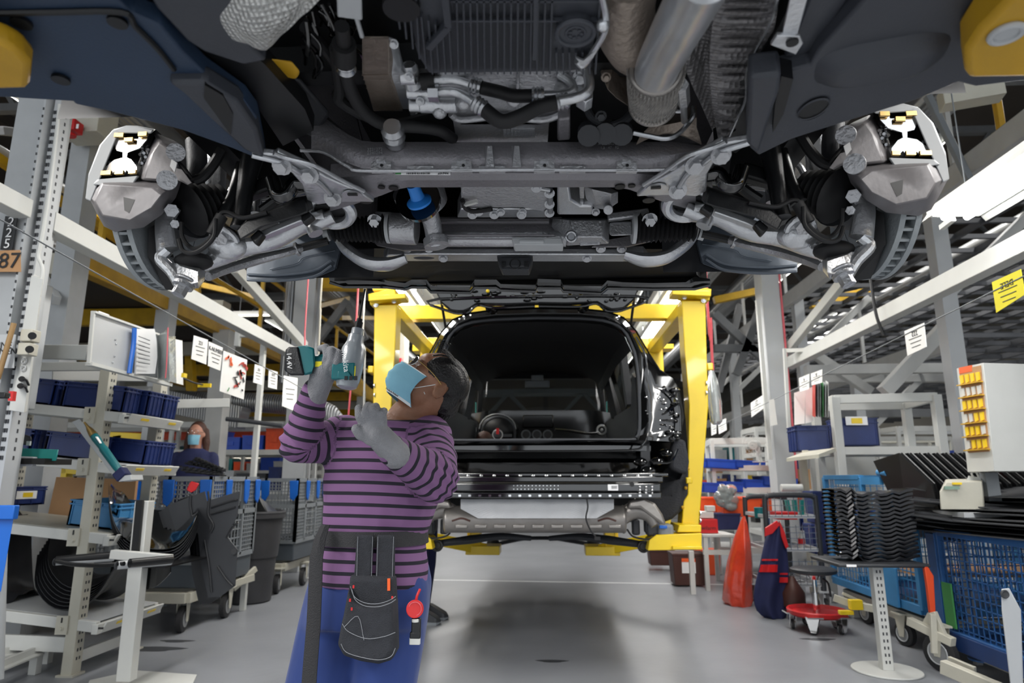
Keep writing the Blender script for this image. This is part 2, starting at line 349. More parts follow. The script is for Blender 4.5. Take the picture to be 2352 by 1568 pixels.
# raised bulge and oval hole of the right panel
g = MB(); rows = []
ctr = P(2020, 138, Z=1.765); ex = P(2178, 110, Z=1.765) - ctr; ey = P(2035, 90, Z=1.765) - ctr
for k in range(7):
    r = 1 - k / 6 * .45; rows.append([ctr + ex * r * math.copysign(abs(math.cos(t)) ** .6, math.cos(t)) + ey * r * math.copysign(abs(math.sin(t)) ** .6, math.sin(t)) + V((0, 0, -.02 * math.sin(k / 6 * PI / 2))) for t in [2 * PI * j / 28 for j in range(28)]])
g.loft(rows); build('panel_bulge', g, 'panel', car)
g = MB(); c = P(1868, 250, Z=1.762); ex = P(1903, 240, Z=1.762) - c; ey = P(1875, 228, Z=1.762) - c
ov = [c + ex * math.cos(t) + ey * math.sin(t) for t in [2 * PI * j / 24 for j in range(24)]]; g.prism(ov, (0, 0, .002)); build('panel_hole', g, 'black', car)
rows = [[p + V((0, 0, -.003)) for p in ov], [c + (p - c) * 1.09 + V((0, 0, -.001)) for p in ov]]; g = MB().loft(rows, cap=False); build('hole_rim', g, 'panel', car)
g = MB().prism(Q([(1722, 178), (1795, 170), (1790, 215), (1775, 255), (1742, 355), (1716, 332), (1718, 262)], Z=1.742), (0, 0, .04)); build('panel_step', g, 'panel', car, bevel=.006)
g = MB().prism(Q([(1795, 175), (1822, 182), (1800, 262), (1775, 305), (1780, 240)], Z=1.75), (0, 0, .03)); build('panel_recess', g, 'black', car)
g = MB().prism(Q([(1690, 300), (1700, 190), (1790, 60), (1860, -80), (2060, -80), (1985, 5), (1880, 118), (1862, 145), (1775, 172), (1740, 200), (1715, 330), (1690, 352), (1640, 330)], Z=1.80), (0, 0, .03)); build('side_member', g, 'black', car)
g = MB().prism(Q([(1812, 110), (1870, -30), (1990, -60), (1900, 70), (1862, 118), (1840, 132), (1800, 132)], Z=1.785), (0, 0, .02)); build('sill_inner_panel', g, 'panel', car, bevel=.004)
g = MB().prism(Q([(1825, -50), (1868, -50), (1828, 95), (1795, 88)], Z=1.765), (0, 0, .004)); g.prism(Q([(1785, 82), (1838, 84), (1845, 100), (1828, 126), (1770, 104)], Z=1.76), (0, 0, .006)); build('support_strap', g, 'alu', car, bevel=.001, label='bare metal strap with an eye')
g = MB(); c = P(1820, 100, Z=1.757); g.cyl(c, c + V((0, 0, .004)), .008, n=12); build('strap_eye', g, 'black', car)
# heat shields
def shield(name, outline, z, m, ripple, dirn, sag=.05, lab=None):
    a, b, c, d = outline; rows = []
    for i in range(25):
        u = i / 24; row = []
        for j in range(25):
            v = j / 24; px = (a[0] * (1 - u) + b[0] * u) * (1 - v) + (d[0] * (1 - u) + c[0] * u) * v; py = (a[1] * (1 - u) + b[1] * u) * (1 - v) + (d[1] * (1 - u) + c[1] * u) * v
            q = P(px, py, Z=z); h = sag * math.sin(PI * u) * math.sin(PI * min(1, v + .15)) + ripple * math.sin((u if dirn else v) * 70) + .006 * noise.noise(V((u * 4, v * 4, z))); row.append(q + V((0, 0, h)))
        rows.append(row)
    return build(name, MB().sheet(rows, (0, 0, .002)), m, car, label=lab)
shield('heat_shield', [(440, -60), (590, 138), (690, 40), (800, -60)], 1.79, 'foil', 0, 0, -.03, 'dimpled silver heat shield')
shield('heat_shield', [(1600, -60), (1560, 130), (1650, 330), (1700, -60)], 1.84, 'foildark', 0, 0, .02, 'dark embossed heat shield')
rows = []
for i in range(60):
    v = i / 59; py = -50 + v * 380; x0 = 1655 - 25 * math.sin(v * 3); x1 = 1790 - v * v * 120
    rows.append([P(x0 + (x1 - x0) * j / 7, py, Z=1.80 + .004 * math.sin(i * 1.9) * math.sin(PI * j / 7) + .02 * (j / 7 - .5) ** 2) for j in range(8)])
build('heat_shield', MB().sheet(rows, (0, 0, .002)), 'foildark', car, label='ribbed dark heat shield beside the exhaust')
build('shield_edge', MB().tube(Q([(1790, -30, 0), (1775, 40, 0), (1735, 120, 0), (1715, 170, 0), (1712, 230, 0), (1690, 280, 0), (1665, 335, 0)], Z=1.79), .0022, 6), 'steel', car)
# ribbed engine tray with its round cap
tray = build('engine_tray', MB().prism(Q([(905, -60), (1400, -60), (1375, 60), (1362, 158), (1300, 166), (985, 170), (960, 130)], Z=1.80), (0, 0, .05)), 'panel', car, bevel=.004, label='dark ribbed engine tray')
g = MB()
for k in range(31):
    px = 912 + k * 15.4
    top, bot = (-60, 160) if px > 985 else (-60, 165 - (985 - px) * 1.5)
    if 960 < px < 1040: top = (px - 925) * .55
    if 1275 < px < 1365: a, b = P(px - (px - 1150) * .03, 110, Z=1.80), P(px - (px - 1150) * .02, bot, Z=1.80)
    else: a, b = P(px + (px - 1150) * .03, top, Z=1.80), P(px - (px - 1150) * .03, bot, Z=1.80)
    g.bar(a + V((0, 0, -.003)), b + V((0, 0, -.003)), .0024, .010)
for y in (0, 45): g.bar(P(1030, y + 0, Z=1.795), P(1380, y, Z=1.795), .003, .006)
g.bar(P(1018, -60, Z=1.795), P(1030, 50, Z=1.795), .009, .02); g.bar(P(1030, 50, Z=1.795), P(985, 100, Z=1.795), .009, .02); g.bar(P(1232, -60, Z=1.795), P(1228, 130, Z=1.795), .006, .012)
build('rib', g, 'panel', car)
c = P(1322, 76, Z=1.787); g = MB(); g.cyl(c, c + V((0, 0, .02)), .026, n=28); g.torus(c, (0, 0, 1), .025, .0035, 28); g.torus(c, (0, 0, 1), .013, .002, 20)
for k in range(7): a = k * 2 * PI / 7; g.cyl(c + V((math.cos(a) * .008, math.sin(a) * .008, -.002)), c + V((math.cos(a) * .008, math.sin(a) * .008, .004)), .0025, n=8)
build('drain_cap', g, 'panel', car)
g = MB(); c = P(922, 22, Z=1.79); g.cyl(c, c + V((0, 0, .03)), .024, n=24); build('grommet', g, 'black', car)
# gearbox housing
gh = [(1005, 150), (1060, 158), (1130, 140), (1200, 158), (1290, 150), (1345, 165), (1350, 215), (1310, 250), (1300, 275), (1250, 292), (1050, 292), (1032, 260), (1000, 240)]
g = MB().prism(Q(gh, Z=1.86), (0, 0, .1)); build('gearbox', g, 'cast', car, bevel=.01)
g = MB().prism(Q([(1040, 275), (1262, 275), (1258, 335), (1050, 335)], Z=1.86), (0, 0, .08)); g.tube(Q([(1035, 262), (1060, 276), (1150, 268), (1245, 276), (1300, 258)], Z=1.85), .006); g.tube(Q([(1190, 158), (1188, 262)], Z=1.85), .003, smooth=0)
for p in ((1065, 235), (1180, 228), (1290, 205), (1010, 255)): c = P(*p, Z=1.845); g.ball(c, .014); 
build('gearbox_cover', g, 'cast', car, bevel=.004)
g = MB()
for k in range(9): g.bar(P(1156, 295 + k * 2.6, Z=1.858), P(1228, 295 + k * 2.6, Z=1.858), .0008, .001)
for k in range(10): g.bar(P(1156 + k * 8, 295, Z=1.858), P(1156 + k * 8, 316, Z=1.858), .0008, .001)
build('cast_grid', g, 'alu', car)
build('shaft_housing', MB().prism(Q([(1282, 275), (1310, 272), (1310, 322), (1280, 325)], Z=1.83), (0, 0, .08)), 'subframe', car, bevel=.004)
# oil cooler of stacked plates
cooler = build('oil_cooler', MB().join(hull(Q([(832, 84, .86), (893, 84, .86), (832, 170, .95), (893, 170, .95), (858, 255, 1.13), (925, 250, 1.13)], 0) + Q([(832, 84, .98), (893, 84, .98), (858, 255, 1.25), (925, 250, 1.25)], 0))), 'brown', car, bevel=.003)
g = MB()
for k in range(22):
    t = (k + .5) / 22
    a, b = P(832 + 61 * t, 86, Y=.857), P(832 + 61 * t, 168, Y=.947); c = P(860 + 65 * t, 253, Y=1.127); g.bar(a, b, .0007, .004); g.bar(b, c, .0007, .004)
for k in range(9): v = k / 8; g.bar(P(831 + 28 * v, 172 + 80 * v, Y=.949 + .18 * v), P(894 + 31 * v, 172 + 78 * v, Y=.949 + .18 * v), .0007, .003)
build('cooling_fin', g, 'brown', cooler)
g = MB().join(hull(Q([(893, 84, .88), (912, 90, .9), (893, 170, .96), (925, 175, .98), (925, 250, 1.13), (955, 252, 1.13)], 0) + Q([(893, 84, .98), (912, 90, 1.), (925, 250, 1.2), (955, 250, 1.2)], 0)))
g.cyl(P(920, 178, Y=.97), P(955, 178, Y=.97), .012); g.cyl(P(938, 155, Y=.96), P(948, 195, Y=1.0), .016); g.cyl(P(935, 212, Y=1.03), P(992, 215, Y=1.03), .011); g.cyl(P(940, 242, Y=1.06), P(1010, 242, Y=1.06), .012)
g.cyl(P(965, 240, Y=1.05), P(1050, 240, Y=1.05), .015)
build('cooler_flange', g, 'alu', car, bevel=.002)
g = MB(); g.cyl(P(940, 148, Y=.94), P(944, 162, Y=.95), .011, n=6)
for p in ((905, 100, .88), (950, 258, 1.12), (965, 232, 1.03), (940, 175, .95)): g.bolt(P(p[0], p[1], Y=p[2]), DN, .005)
build('bolt', g, 'steel', car)
# oil pipes with rubber hoses
pipes = build('oil_pipe', MB().tube(Q([(970, 188), (1040, 183), (1085, 195), (1100, 200)], Y=.98), .0075, 12).tube(Q([(985, 212), (1040, 210), (1070, 222), (1095, 240)], Y=.99), .0078, 12)
    .tube(Q([(1245, 218), (1290, 216), (1316, 208), (1312, 190), (1285, 170)], Y=.98), .0075, 12).tube(Q([(1285, 232), (1330, 222), (1352, 205), (1350, 170), (1335, 145)], Y=.96), .0085, 12), 'alu', car)
g = MB().tube(Q([(1108, 202), (1150, 212), (1180, 220), (1225, 220)], Y=.975), .011, 14).tube(Q([(1108, 248), (1150, 278), (1190, 270), (1240, 245), (1285, 234)], Y=.975), .0125, 14); g.cyl(P(968, 188, Y=.98), P(998, 186, Y=.98), .014)
build('oil_hose', g, 'rubber', car)
g = MB()
for a, b in (((1080, 194), (1106, 201)), ((1222, 219), (1250, 218)), ((1090, 236), (1114, 252)), ((1278, 236), (1306, 230))):
    p, q = P(*a, Y=.972), P(*b, Y=.972)
    g.lathe(p, q, [(0, .012), (.15, .0145), (.3, .012), (.45, .0145), (.6, .012), (.8, .0145), (1, .012)], 16)
g.cyl(P(985, 214, Y=.985), P(1008, 214, Y=.985), .014, n=6)
build('hose_clamp', g, 'steel', pipes)
g = MB().tube(Q([(1380, -20), (1392, 40), (1388, 75), (1368, 110), (1340, 150), (1325, 140)], Z=1.79), .0045, 8); g.prism(Q([(1322, 132), (1340, 140), (1375, 110), (1362, 132), (1338, 152)], Z=1.785), (0, 0, .003)); g.ball(P(1385, 58, Z=1.785), .009)
build('grounding_wire', g, 'alu', car)
g = MB().prism(Q([(1320, 160), (1345, 155), (1362, 170), (1362, 225), (1345, 235), (1325, 222)], Y=.99), (0, .03, 0)); g.bolt(P(1331, 180, Y=.985), DN, .009); build('pipe_bracket', g, 'alu', car, bevel=.002)
# dark hoses and harness on the left
g = MB().tube(Q([(785, 60), (795, 140), (800, 190), (830, 250), (880, 285), (960, 292), (1010, 300), (1042, 320)], Z=1.84), .011, 12)
g.tube(Q([(770, 110), (780, 200), (780, 230), (830, 262), (900, 292)], Z=1.86), .010, 10).tube(Q([(700, 60), (760, 130), (790, 190), (775, 225), (830, 265)], Z=1.88), .010, 10); g.cyl(P(790, 100, Z=1.84), P(792, 140, Z=1.84), .018)
g.tube(Q([(900, 280), (950, 268), (1000, 255)], Z=1.87), .004, 6); build('coolant_hose', g, 'rubber', car)
g = MB(); g.lathe(P(793, 141, Z=1.838), P(796, 162, Z=1.838), [(0, .013), (.2, .016), (.5, .013), (.8, .016), (1, .013)]); g.lathe(P(900, 290, Z=1.83), P(908, 325, Z=1.83), [(0, .016), (.2, .022), (.4, .018), (.6, .022), (.8, .018), (1, .02)]); build('hose_clamp', g, 'steel', car)
g = MB()
for k in range(26):
    a = (690 + rnd() * 130, 5 + rnd() * 120); b = (a[0] + rnd() * 50 - 10, a[1] + 30 + rnd() * 60); g.tube(Q([a, ((a[0] + b[0]) / 2 + rnd() * 20, (a[1] + b[1]) / 2), b], Z=1.86 + rnd() * .05), .002 + rnd() * .002, 6, 3)
build('cable_harness', g, 'blackgloss', car)
g = MB(); g.prism(Q([(772, -30), (830, -30), (832, 48), (775, 40)], Z=1.80), (0, 0, .006)); g.bar(P(795, -40, Z=1.8), P(832, 85, Z=1.81), .006); build('mounting_bracket', g, 'lgrey', car, bevel=.002)
g = MB().join(hull(Q([(590, 130), (670, 140), (690, 165), (680, 182), (640, 172), (585, 150)], Z=1.82) + Q([(590, 135), (690, 165), (640, 175)], Z=1.86))); build('tape_pad', g, 'yellowdull', car, bevel=.004, label='tan foam pad')
g = MB(); g.join(hull(Q([(600, 150), (690, 180), (760, 260), (720, 320), (640, 280)], Z=1.87) + Q([(600, 150), (690, 180), (760, 260)], Z=1.93))); build('intake_duct', g, 'satin', car, bevel=.01)
# exhaust: manifold pipe, elbow, braided flex pipe
ep = [P(1620, -60, Z=1.74), P(1580, 20, Z=1.76), P(1545, 85, Z=1.78), P(1512, 150, Z=1.80), P(1503, 185, Z=1.815)]
exh = build('exhaust_pipe', MB().tube(ep, .033, 24, 8), 'exhaust', car, label='bluish bare steel exhaust pipe')
a, b = P(1507, 160, Z=1.81), P(1500, 235, Z=1.835)
g = MB().lathe(a, b, [(0, .036), (.04, .041), (.15, .0425), (.5, .043), (.8, .041), (.92, .038), (1, .038)], 36); build('flex_joint', g, 'braid', exh, label='braided steel flex joint')
ax = (b - a).normalized(); ref = MB(); rg = ref.ring(a, ax, .0435, 44); rg2 = ref.ring(b, ax, .0400, 44); g = MB()
for p, q in zip(rg, rg2): m_ = (p + q) / 2 + ((p + q) / 2 - (a + b) / 2).normalized() * .0012; g.tube([p, m_, q], .0014, 5, 3)
build('braid_strand', g, 'braid', exh)
g = MB(); g.torus(a, ax, .037, .004, 30); g.torus(b, ax, .038, .005, 30); build('weld_ring', g, 'muffler', exh)
g = MB().tube(Q([(1440, -60), (1432, 30), (1445, 80), (1470, 110), (1500, 100)], Z=1.86), .045, 20); build('catalyst_pipe', g, 'brown', car, label='brownish exhaust pipe behind')
g = MB().join(hull(Q([(1378, 165, 1.0), (1415, 120, 1.), (1415, 225, 1.02), (1395, 205, 1.0), (1470, 262, 1.1), (1440, 225, 1.1)], 0) + Q([(1400, 140, 1.05), (1470, 255, 1.15)], 0))); g.bolt(P(1392, 176, Y=.99), DN, .006); build('exhaust_bracket', g, 'brown', car, bevel=.003)
g = MB().tube(Q([(1345, 235, 1.08), (1360, 270, 1.08), (1395, 290, 1.08), (1430, 280, 1.08), (1450, 262, 1.08)], 0), .008, 10)
for p in ((1352, 300), (1390, 296), (1428, 298)): g.cyl(P(*p, Y=1.1), P(p[0], p[1] + 12, Y=1.08), .02)
g.bolt(P(1380, 266, Y=1.07), DN, .007); g.join(hull(Q([(1340, 300), (1440, 300), (1425, 275), (1360, 275), (1345, 325), (1440, 325)], Y=1.12) + Q([(1340, 300), (1440, 325)], Y=1.16))); build('engine_mount', g, 'satin', car)
g = MB(); g.cyl(P(1568, 215, Z=1.80), P(1572, 278, Z=1.83), .006); g.cyl(P(1566, 195, Z=1.8), P(1570, 235, Z=1.81), .011, n=6); g.torus(P(1565, 240, Z=1.82), (0, 0, 1), .02, .004, arc=(.6, 1.1)); build('oxygen_sensor', g, 'alu', car)
g = MB(); rows = []
for i in range(13):
    t = i / 12; rows.append(Q([(1462 + 150 * t, 330 - 25 * math.sin(PI * t), 1.12), (1470 + 130 * t, 312 - 30 * math.sin(PI * t) - t * 20, 1.1), (1490 + 110 * t, 292 - t * 22, 1.08), (1530 + 70 * t, 262 - t * 20, 1.13)], 0))
g.sheet(rows, (0, .004, 0)); build('heat_deflector', g, 'brown', car)
g = MB().tube(Q([(1455, 305), (1490, 312), (1530, 318), (1560, 305), (1590, 270), (1590, 245)], Y=1.07), .0045, 8); build('deflector_lip', g, 'steel', car)
# ------------------------------------------------------------ front subframe
sub = build('subframe', MB(), 'subframe', car)
rows = []
for i in range(33):
    u = i / 32; px = 715 + 925 * u; e = abs(u - .5) * 2
    top = 326 - (85 * max(0, (e - .72) / .28) ** 1.5 if u < .5 else 0) + (6 * max(0, (e - .8) / .2) if u > .5 else 0); bot = 388 - 45 * max(0, (e - .74) / .26)
    ro = []
    for v in (0, .12, .3, .55, .8, .93, 1): bulge = .012 * math.sin(PI * v) + .004 * (abs(math.sin(u * 19)) ** 6); ro.append(P(px, top + (bot - top) * v, Y=1.145 - bulge))
    rows.append(ro)
build('crossmember', MB().sheet(rows, (0, .05, .02)), 'subframe', sub)
g = MB(); edge = [(690, 345), (745, 350), (800, 382), (850, 392), (1170, 390), (1500, 390), (1560, 380), (1640, 345)]
g.tube(Q(edge, Y=1.13), .0035, 8, 4)
for px in (875, 1060, 1250, 1440): g.prism(Q([(px - 22, 370), (px + 22, 370), (px + 24, 392), (px - 24, 392)], Y=1.127), (0, .012, 0)); g.bar(P(px - 10, 369, Y=1.125), P(px + 10, 369, Y=1.125), .004)
for px in (950, 1115, 1300): g.prism(Q([(px - 15, 381), (px + 45, 381), (px + 45, 392), (px - 15, 392)], Y=1.13), (0, .012, 0))
for px in (1125, 1187): g.join(hull(Q([(px - 5, 335), (px + 5, 335), (px + 10, 384), (px - 10, 384)], Y=1.122) + Q([(px - 12, 335), (px + 12, 384)], Y=1.14)))
build('flange', g, 'cast', sub)
g = MB()
for px in (876, 1064, 1251, 1441): c = P(px, 379, Y=1.125); g.cyl(c, c + V((0, .002, 0)), .003, n=8)
build('bolt_hole', g, 'black', sub)
rg = frame_of((1, 0, 0), (0, 0, 1))
for t, p in (('3221272', (861, 343)), ('2240284', (861, 351))): text(t, .0085, 'alu', sub, P(*p, Y=1.127), rg, 'stamped_number')
for t, p in (('A 213 362 06 70', (1403, 330)), ('1.3   47   92', (1400, 339))): text(t, .007, 'alu', sub, P(*p, Y=1.126), rg, 'stamped_number')
rows = []
for i in range(29):
    u = i / 28; e = abs(u - .5) * 2; px = 1178 + (u - .5) * 840; k = max(0, (e - .62) / .38)
    y0 = 397 + 12 * k; y1 = 430 + 55 * k ** .8; rows.append([P(px, y0, Z=1.785), P(px, (y0 + y1) / 2, Z=1.775), P(px, y1, Z=1.775)])
build('lower_crossmember', MB().sheet(rows, (0, 0, .03)), 'subframe', sub)
g = MB()
for s, pts in ((0, [(893, 428), (902, 428), (902, 433), (893, 433)]),): pass
for px, py, r in ((876, 429, .0075), (904, 431, .010), (1424, 428, .0105), (1451, 426, .0075), (840, 461, .013), (1490, 459, .013)): c = P(px, py, Z=1.773); g.cyl(c, c - V((0, 0, .002)), r, n=16)
build('oval_hole', g, 'black', sub)
g = MB().prism(Q([(908, 393), (1034, 395), (1034, 401), (908, 400)], Y=1.135), (0, .002, 0)); st = build('barcode_label', g, 'label', sub, label='white barcode sticker reading 25302')
g = MB().prism(Q([(908, 393), (921, 393), (921, 400), (908, 400)], Y=1.134), (0, .001, 0)); build('green_patch', g, 'green', sub)
g = MB(); x = 934
while x < 988: wd = .8 + rnd() * 1.6; g.prism(Q([(x, 394), (x + wd, 394), (x + wd, 400), (x, 400)], Y=1.1338), (0, .0005, 0)); x += wd + .8 + rnd() * 1.5
build('barcode', g, 'ink', sub); text('25302', .0085, 'ink', sub, P(1018, 397, Y=1.1335), rg)
# bare aluminium braces that run out to the sills
def brace():
    g = MB(); top = [(1462, 452), (1490, 425), (1530, 405), (1560, 388), (1600, 358), (1660, 325), (1668, 330), (1722, 320), (1726, 332), (1660, 355), (1640, 375), (1625, 400), (1622, 440), (1600, 452), (1560, 448), (1490, 450)]
    g.prism(Q(top, Z=1.755), (0, 0, .012)); return g
both('aluminium_brace', brace(), 'alu', bevel=.003)
g = MB().tube(Q([(1478, 425), (1530, 392), (1580, 358), (1640, 338), (1668, 325)], Z=1.752), .004, 8).tube(Q([(1560, 430), (1580, 400), (1612, 378), (1650, 352), (1722, 328)], Z=1.75), .0045, 8); both('brace_rib', g, 'alu')
g = MB()
for p in ((1595, 378), (1655, 354), (1556, 436)): g.bolt(P(*p, Z=1.752), DN, .012, .014)
both('bolt', g, 'cast')
g = MB(); c = P(1508, 431, Z=1.753); g.cyl(c, c - V((0, 0, .002)), .02, n=20); both('washer_plate', g, 'alu'); g = MB(); g.bar(P(1495, 432, Z=1.749), P(1518, 431, Z=1.749), .008, .002); both('slot', g, 'black')
# control arm bushings
c = P(1580, 456, Z=1.79); g = MB(); g.torus(c - V((0, 0, .01)), (0, .35, 1), .045, .013, 32, 10); g.cyl(c, c + V((0, 0, .05)), .052, n=28); both('bushing_ring', g, 'alu')
g = MB(); g.cyl(c - V((0, 0, .012)), c + V((0, 0, .01)), .036, .030, n=24); both('rubber_bushing', g, 'rubber')
# lower control arms, curved and cast
g = MB().tube(Q([(1590, 485), (1650, 500), (1720, 535), (1790, 545), (1850, 565), (1900, 585)], Y=1.34), [.03, .024, .022, .026, .026, .02], 14, 6, .7)
g.tube(Q([(1575, 480), (1620, 500), (1615, 520)], Y=1.33), .016, 12); g.ball(P(1832, 540, Y=1.32), (.045, .03, .03)); c = P(1838, 527, Y=1.30); g.torus(c, DN, .026, .007, 24)
both('control_arm', g, 'alu')
g = MB(); g.bolt(P(1842, 515, Y=1.29), DN, .017, .012); both('arm_bolt', g, 'cast'); g = MB(); c = P(1836, 528, Y=1.3); g.cyl(c, c - DN * .02, .024, n=20); both('arm_bushing', g, 'rubber')
g = MB().prism(Q([(1628, 432), (1700, 455), (1770, 478), (1800, 505), (1788, 530), (1735, 500), (1640, 476), (1618, 468)], Y=1.225), (0, .03, .02)); g.prism(Q([(1608, 478), (1625, 462), (1642, 478), (1634, 496)], Y=1.24), (0, .02, 0)); g.prism(Q([(1732, 515), (1745, 502), (1768, 522), (1752, 540)], Y=1.24), (0, .02, 0)); both('arm_cover', g, 'blackplastic', bevel=.004)
g = MB().bar(P(1640, 484, Y=1.27), P(1740, 520, Y=1.27), .02, .014); both('arm_plate', g, 'alu', bevel=.002)
# anti-roll bar, links, strut fork
g = MB().tube(Q([(1622, 400), (1650, 400), (1668, 425), (1690, 425), (1700, 400), (1705, 385)], Y=1.2), .015, 14); both('anti_roll_bar', g, 'blackgloss')
g = MB().bar(P(1700, 392, Y=1.3), P(1785, 418, Y=1.3), .03, .034); both('drive_shaft_cover', g, 'black', bevel=.006)
g = MB().tube(Q([(1690, 420), (1715, 440), (1745, 460)], Y=1.3), .012, 10).tube(Q([(1765, 330), (1778, 390), (1790, 470), (1795, 500)], Y=1.27), [.024, .018, .016, .02], 12).tube(Q([(1795, 345), (1815, 420), (1835, 465)], Y=1.3), [.012, .014, .018], 12); both('strut_fork', g, 'blackplastic')
g = MB(); g.tube(Q([(1815, 372), (1835, 380), (1852, 410)], Y=1.55), .008, 8); g.cyl(P(1770, 430, Y=1.4), P(1772, 465, Y=1.4), .012); g.cyl(P(1838, 415, Y=1.38), P(1846, 440, Y=1.38), .022); both('link_rod', g, 'steel')
g = MB(); bellows(g, P(1842, 425, Y=1.34), P(1930, 452, Y=1.28), .032, .062, 6, .014, 24); both('axle_boot', g, 'rubber')
g = MB().tube(Q([(1560, 400), (1700, 418), (1845, 430)], Y=1.42), .016, 12); both('drive_shaft', g, 'blackgloss')
g = MB(); g.cyl(P(1925, 445, Y=1.34), P(1960, 455, Y=1.36), .07, .07, n=24); g.tube(Q([(1915, 285), (1912, 350), (1925, 400), (1950, 440)], Y=1.33), .022, 12); both('hub_carrier', g, 'satin')
g = MB(); g.tube(Q([(1870, 290), (1880, 340), (1885, 400), (1890, 425)], Y=1.42), .03, 12); both('knuckle_arm', g, 'alu')
# brake hose and cables
g = MB().tube(Q([(1838, 310), (1860, 345), (1885, 372), (1905, 380)], Y=1.25), .011, 10).tube(Q([(1905, 378), (1925, 350), (1945, 330)], Y=1.2), .004, 8)
g.tube(Q([(1720, 465), (1780, 475), (1820, 460), (1840, 470), (1860, 520), (1900, 545), (1930, 520), (1935, 480)], Y=1.22), .0045, 8).tube(Q([(1845, 475), (1850, 520), (1890, 552), (1925, 550), (1938, 520)], Y=1.2), .0045, 8); g.cyl(P(1832, 468, Y=1.22), P(1858, 512, Y=1.22), .012); both('brake_hose', g, 'rubber')
# knuckle with ball joint
g = MB().tube(Q([(1968, 440), (1985, 475), (1978, 545)], Y=1.28), [.014, .014, .016], 10, 6, 1.5); g.tube(Q([(1978, 545), (1996, 566), (1965, 600), (1945, 632)], Y=1.28), .013, 10)
g.join(hull(Q([(1888, 600), (1900, 582), (1945, 575), (1985, 560), (1998, 570), (1965, 615), (1938, 640), (1905, 640), (1890, 622)], Y=1.32) + Q([(1900, 600), (1945, 585), (1955, 615), (1925, 632), (1900, 625)], Y=1.27)))
both('steering_knuckle', g, 'alu', bevel=.004)
g = MB(); g.bolt(P(1935, 628, Y=1.275), V((.25, -.3, -1)), .014, .022); g.torus(P(1932, 622, Y=1.28), V((.25, -.3, -1)), .021, .004); g.cyl(P(1962, 452, Y=1.25), P(1960, 450, Y=1.22), .014, n=6); g.cyl(P(1955, 484, Y=1.25), P(1953, 483, Y=1.23), .009, n=6); both('bolt', g, 'cast')
g = MB(); g.ball(P(1915, 575, Y=1.3), (.042, .03, .02)); both('ball_joint_boot', g, 'rubber')
# brake disc with cooling vanes, dust shield
def disc():
    g = MB(); c = V((.735, 1.41, 1.80)); ax = V((1, 0, 0)); R = .168
    for x0, x1 in ((-.021, -.010), (.010, .021)):
        a, b = c + ax * x0, c + ax * x1; o = MB(); A = o.ring(a, ax, R, 64); B = o.ring(b, ax, R, 64); C_ = o.ring(b, ax, R * .6, 64); D_ = o.ring(a, ax, R * .6, 64); g.loft([A, B, C_, D_], closed=True)
    for k in range(44):
        t = 2 * PI * k / 44; d = V((0, math.cos(t), math.sin(t))); g.bar(c + d * R * .65, c + d * R * .985, .006, .022, up=ax)
    g.cyl(c - ax * .02, c + ax * .03, .1, n=40); return g
both('brake_disc', disc(), 'discgrey')
g = MB(); c = V((.735, 1.41, 1.80)); g.cyl(c - V((.008, 0, 0)), c + V((.008, 0, 0)), .12, n=40); both('disc_core', g, 'black')
g = MB().join(hull(Q([(1990, 470, 1.32), (2030, 490, 1.3), (2035, 560, 1.32), (2000, 640, 1.4), (1960, 645, 1.4), (1985, 560, 1.34)], 0) + Q([(2020, 500, 1.36), (1990, 620, 1.42)], 0))); both('dust_shield', g, 'black')
# brake caliper with its open window and spring clip
def caliper():
    g = MB()
    g.join(hull(Q([(1935, 372), (1990, 385), (2060, 368), (2146, 366), (2181, 405), (2160, 446), (2139, 482), (2110, 497), (2034, 488), (1988, 459), (1954, 421)], Y=1.25) + Q([(2000, 392), (2062, 388), (2130, 378), (2150, 420), (2130, 455), (2060, 470), (2000, 440), (1975, 410)], Y=1.165)))
    return g
both('brake_caliper', caliper(), 'caliper', bevel=.006)
g = MB().join(hull(Q([(1925, 352), (1929, 298), (1958, 280), (2008, 258), (2012, 262), (2028, 325), (2040, 358), (2058, 372), (1990, 390), (1935, 378)], Y=1.25) + Q([(1940, 350), (1945, 310), (1985, 282), (2012, 318), (2030, 372), (1985, 378)], Y=1.19)))
both('caliper_body', g, 'caliper', bevel=.005)
g = MB(); g.join(hull(Q([(2090, 246), (2110, 246), (2144, 282), (2173, 350), (2181, 413), (2166, 420), (2146, 372), (2146, 362), (2100, 262)], Y=1.2) + Q([(2100, 250), (2140, 290), (2172, 400), (2150, 370)], Y=1.26)))
g.join(hull(Q([(2004, 252), (2045, 240), (2075, 238), (2110, 246), (2100, 256), (2010, 262)], Y=1.2) + Q([(2004, 252), (2075, 238), (2110, 246)], Y=1.25)))
g.join(hull(Q([(2040, 362), (2060, 366), (2147, 366), (2160, 378), (2060, 392)], Y=1.19) + Q([(2040, 362), (2160, 378), (2147, 366)], Y=1.22)))
both('caliper_bridge', g, 'lgrey', bevel=.003)
g = MB().prism(Q([(2004, 252), (2100, 246), (2150, 366), (2050, 366), (2020, 320)], Y=1.24), (0, .02, 0)); both('brake_pad', g, 'black')
clip = [(2020, 262), (2042, 262), (2044, 272), (2056, 272), (2058, 280), (2080, 280), (2078, 262), (2104, 260), (2105, 285), (2100, 298), (2084, 302), (2084, 316), (2106, 320), (2120, 330), (2140, 345), (2138, 354), (2112, 354), (2106, 348), (2100, 354), (2080, 354), (2074, 346), (2066, 354), (2048, 352), (2048, 340), (2062, 322), (2074, 316), (2072, 304), (2040, 294), (2022, 275)]
g = MB().prism(Q(clip, Y=1.205), (0, .003, 0)); both('spring_clip', g, 'chrome')
g = MB()
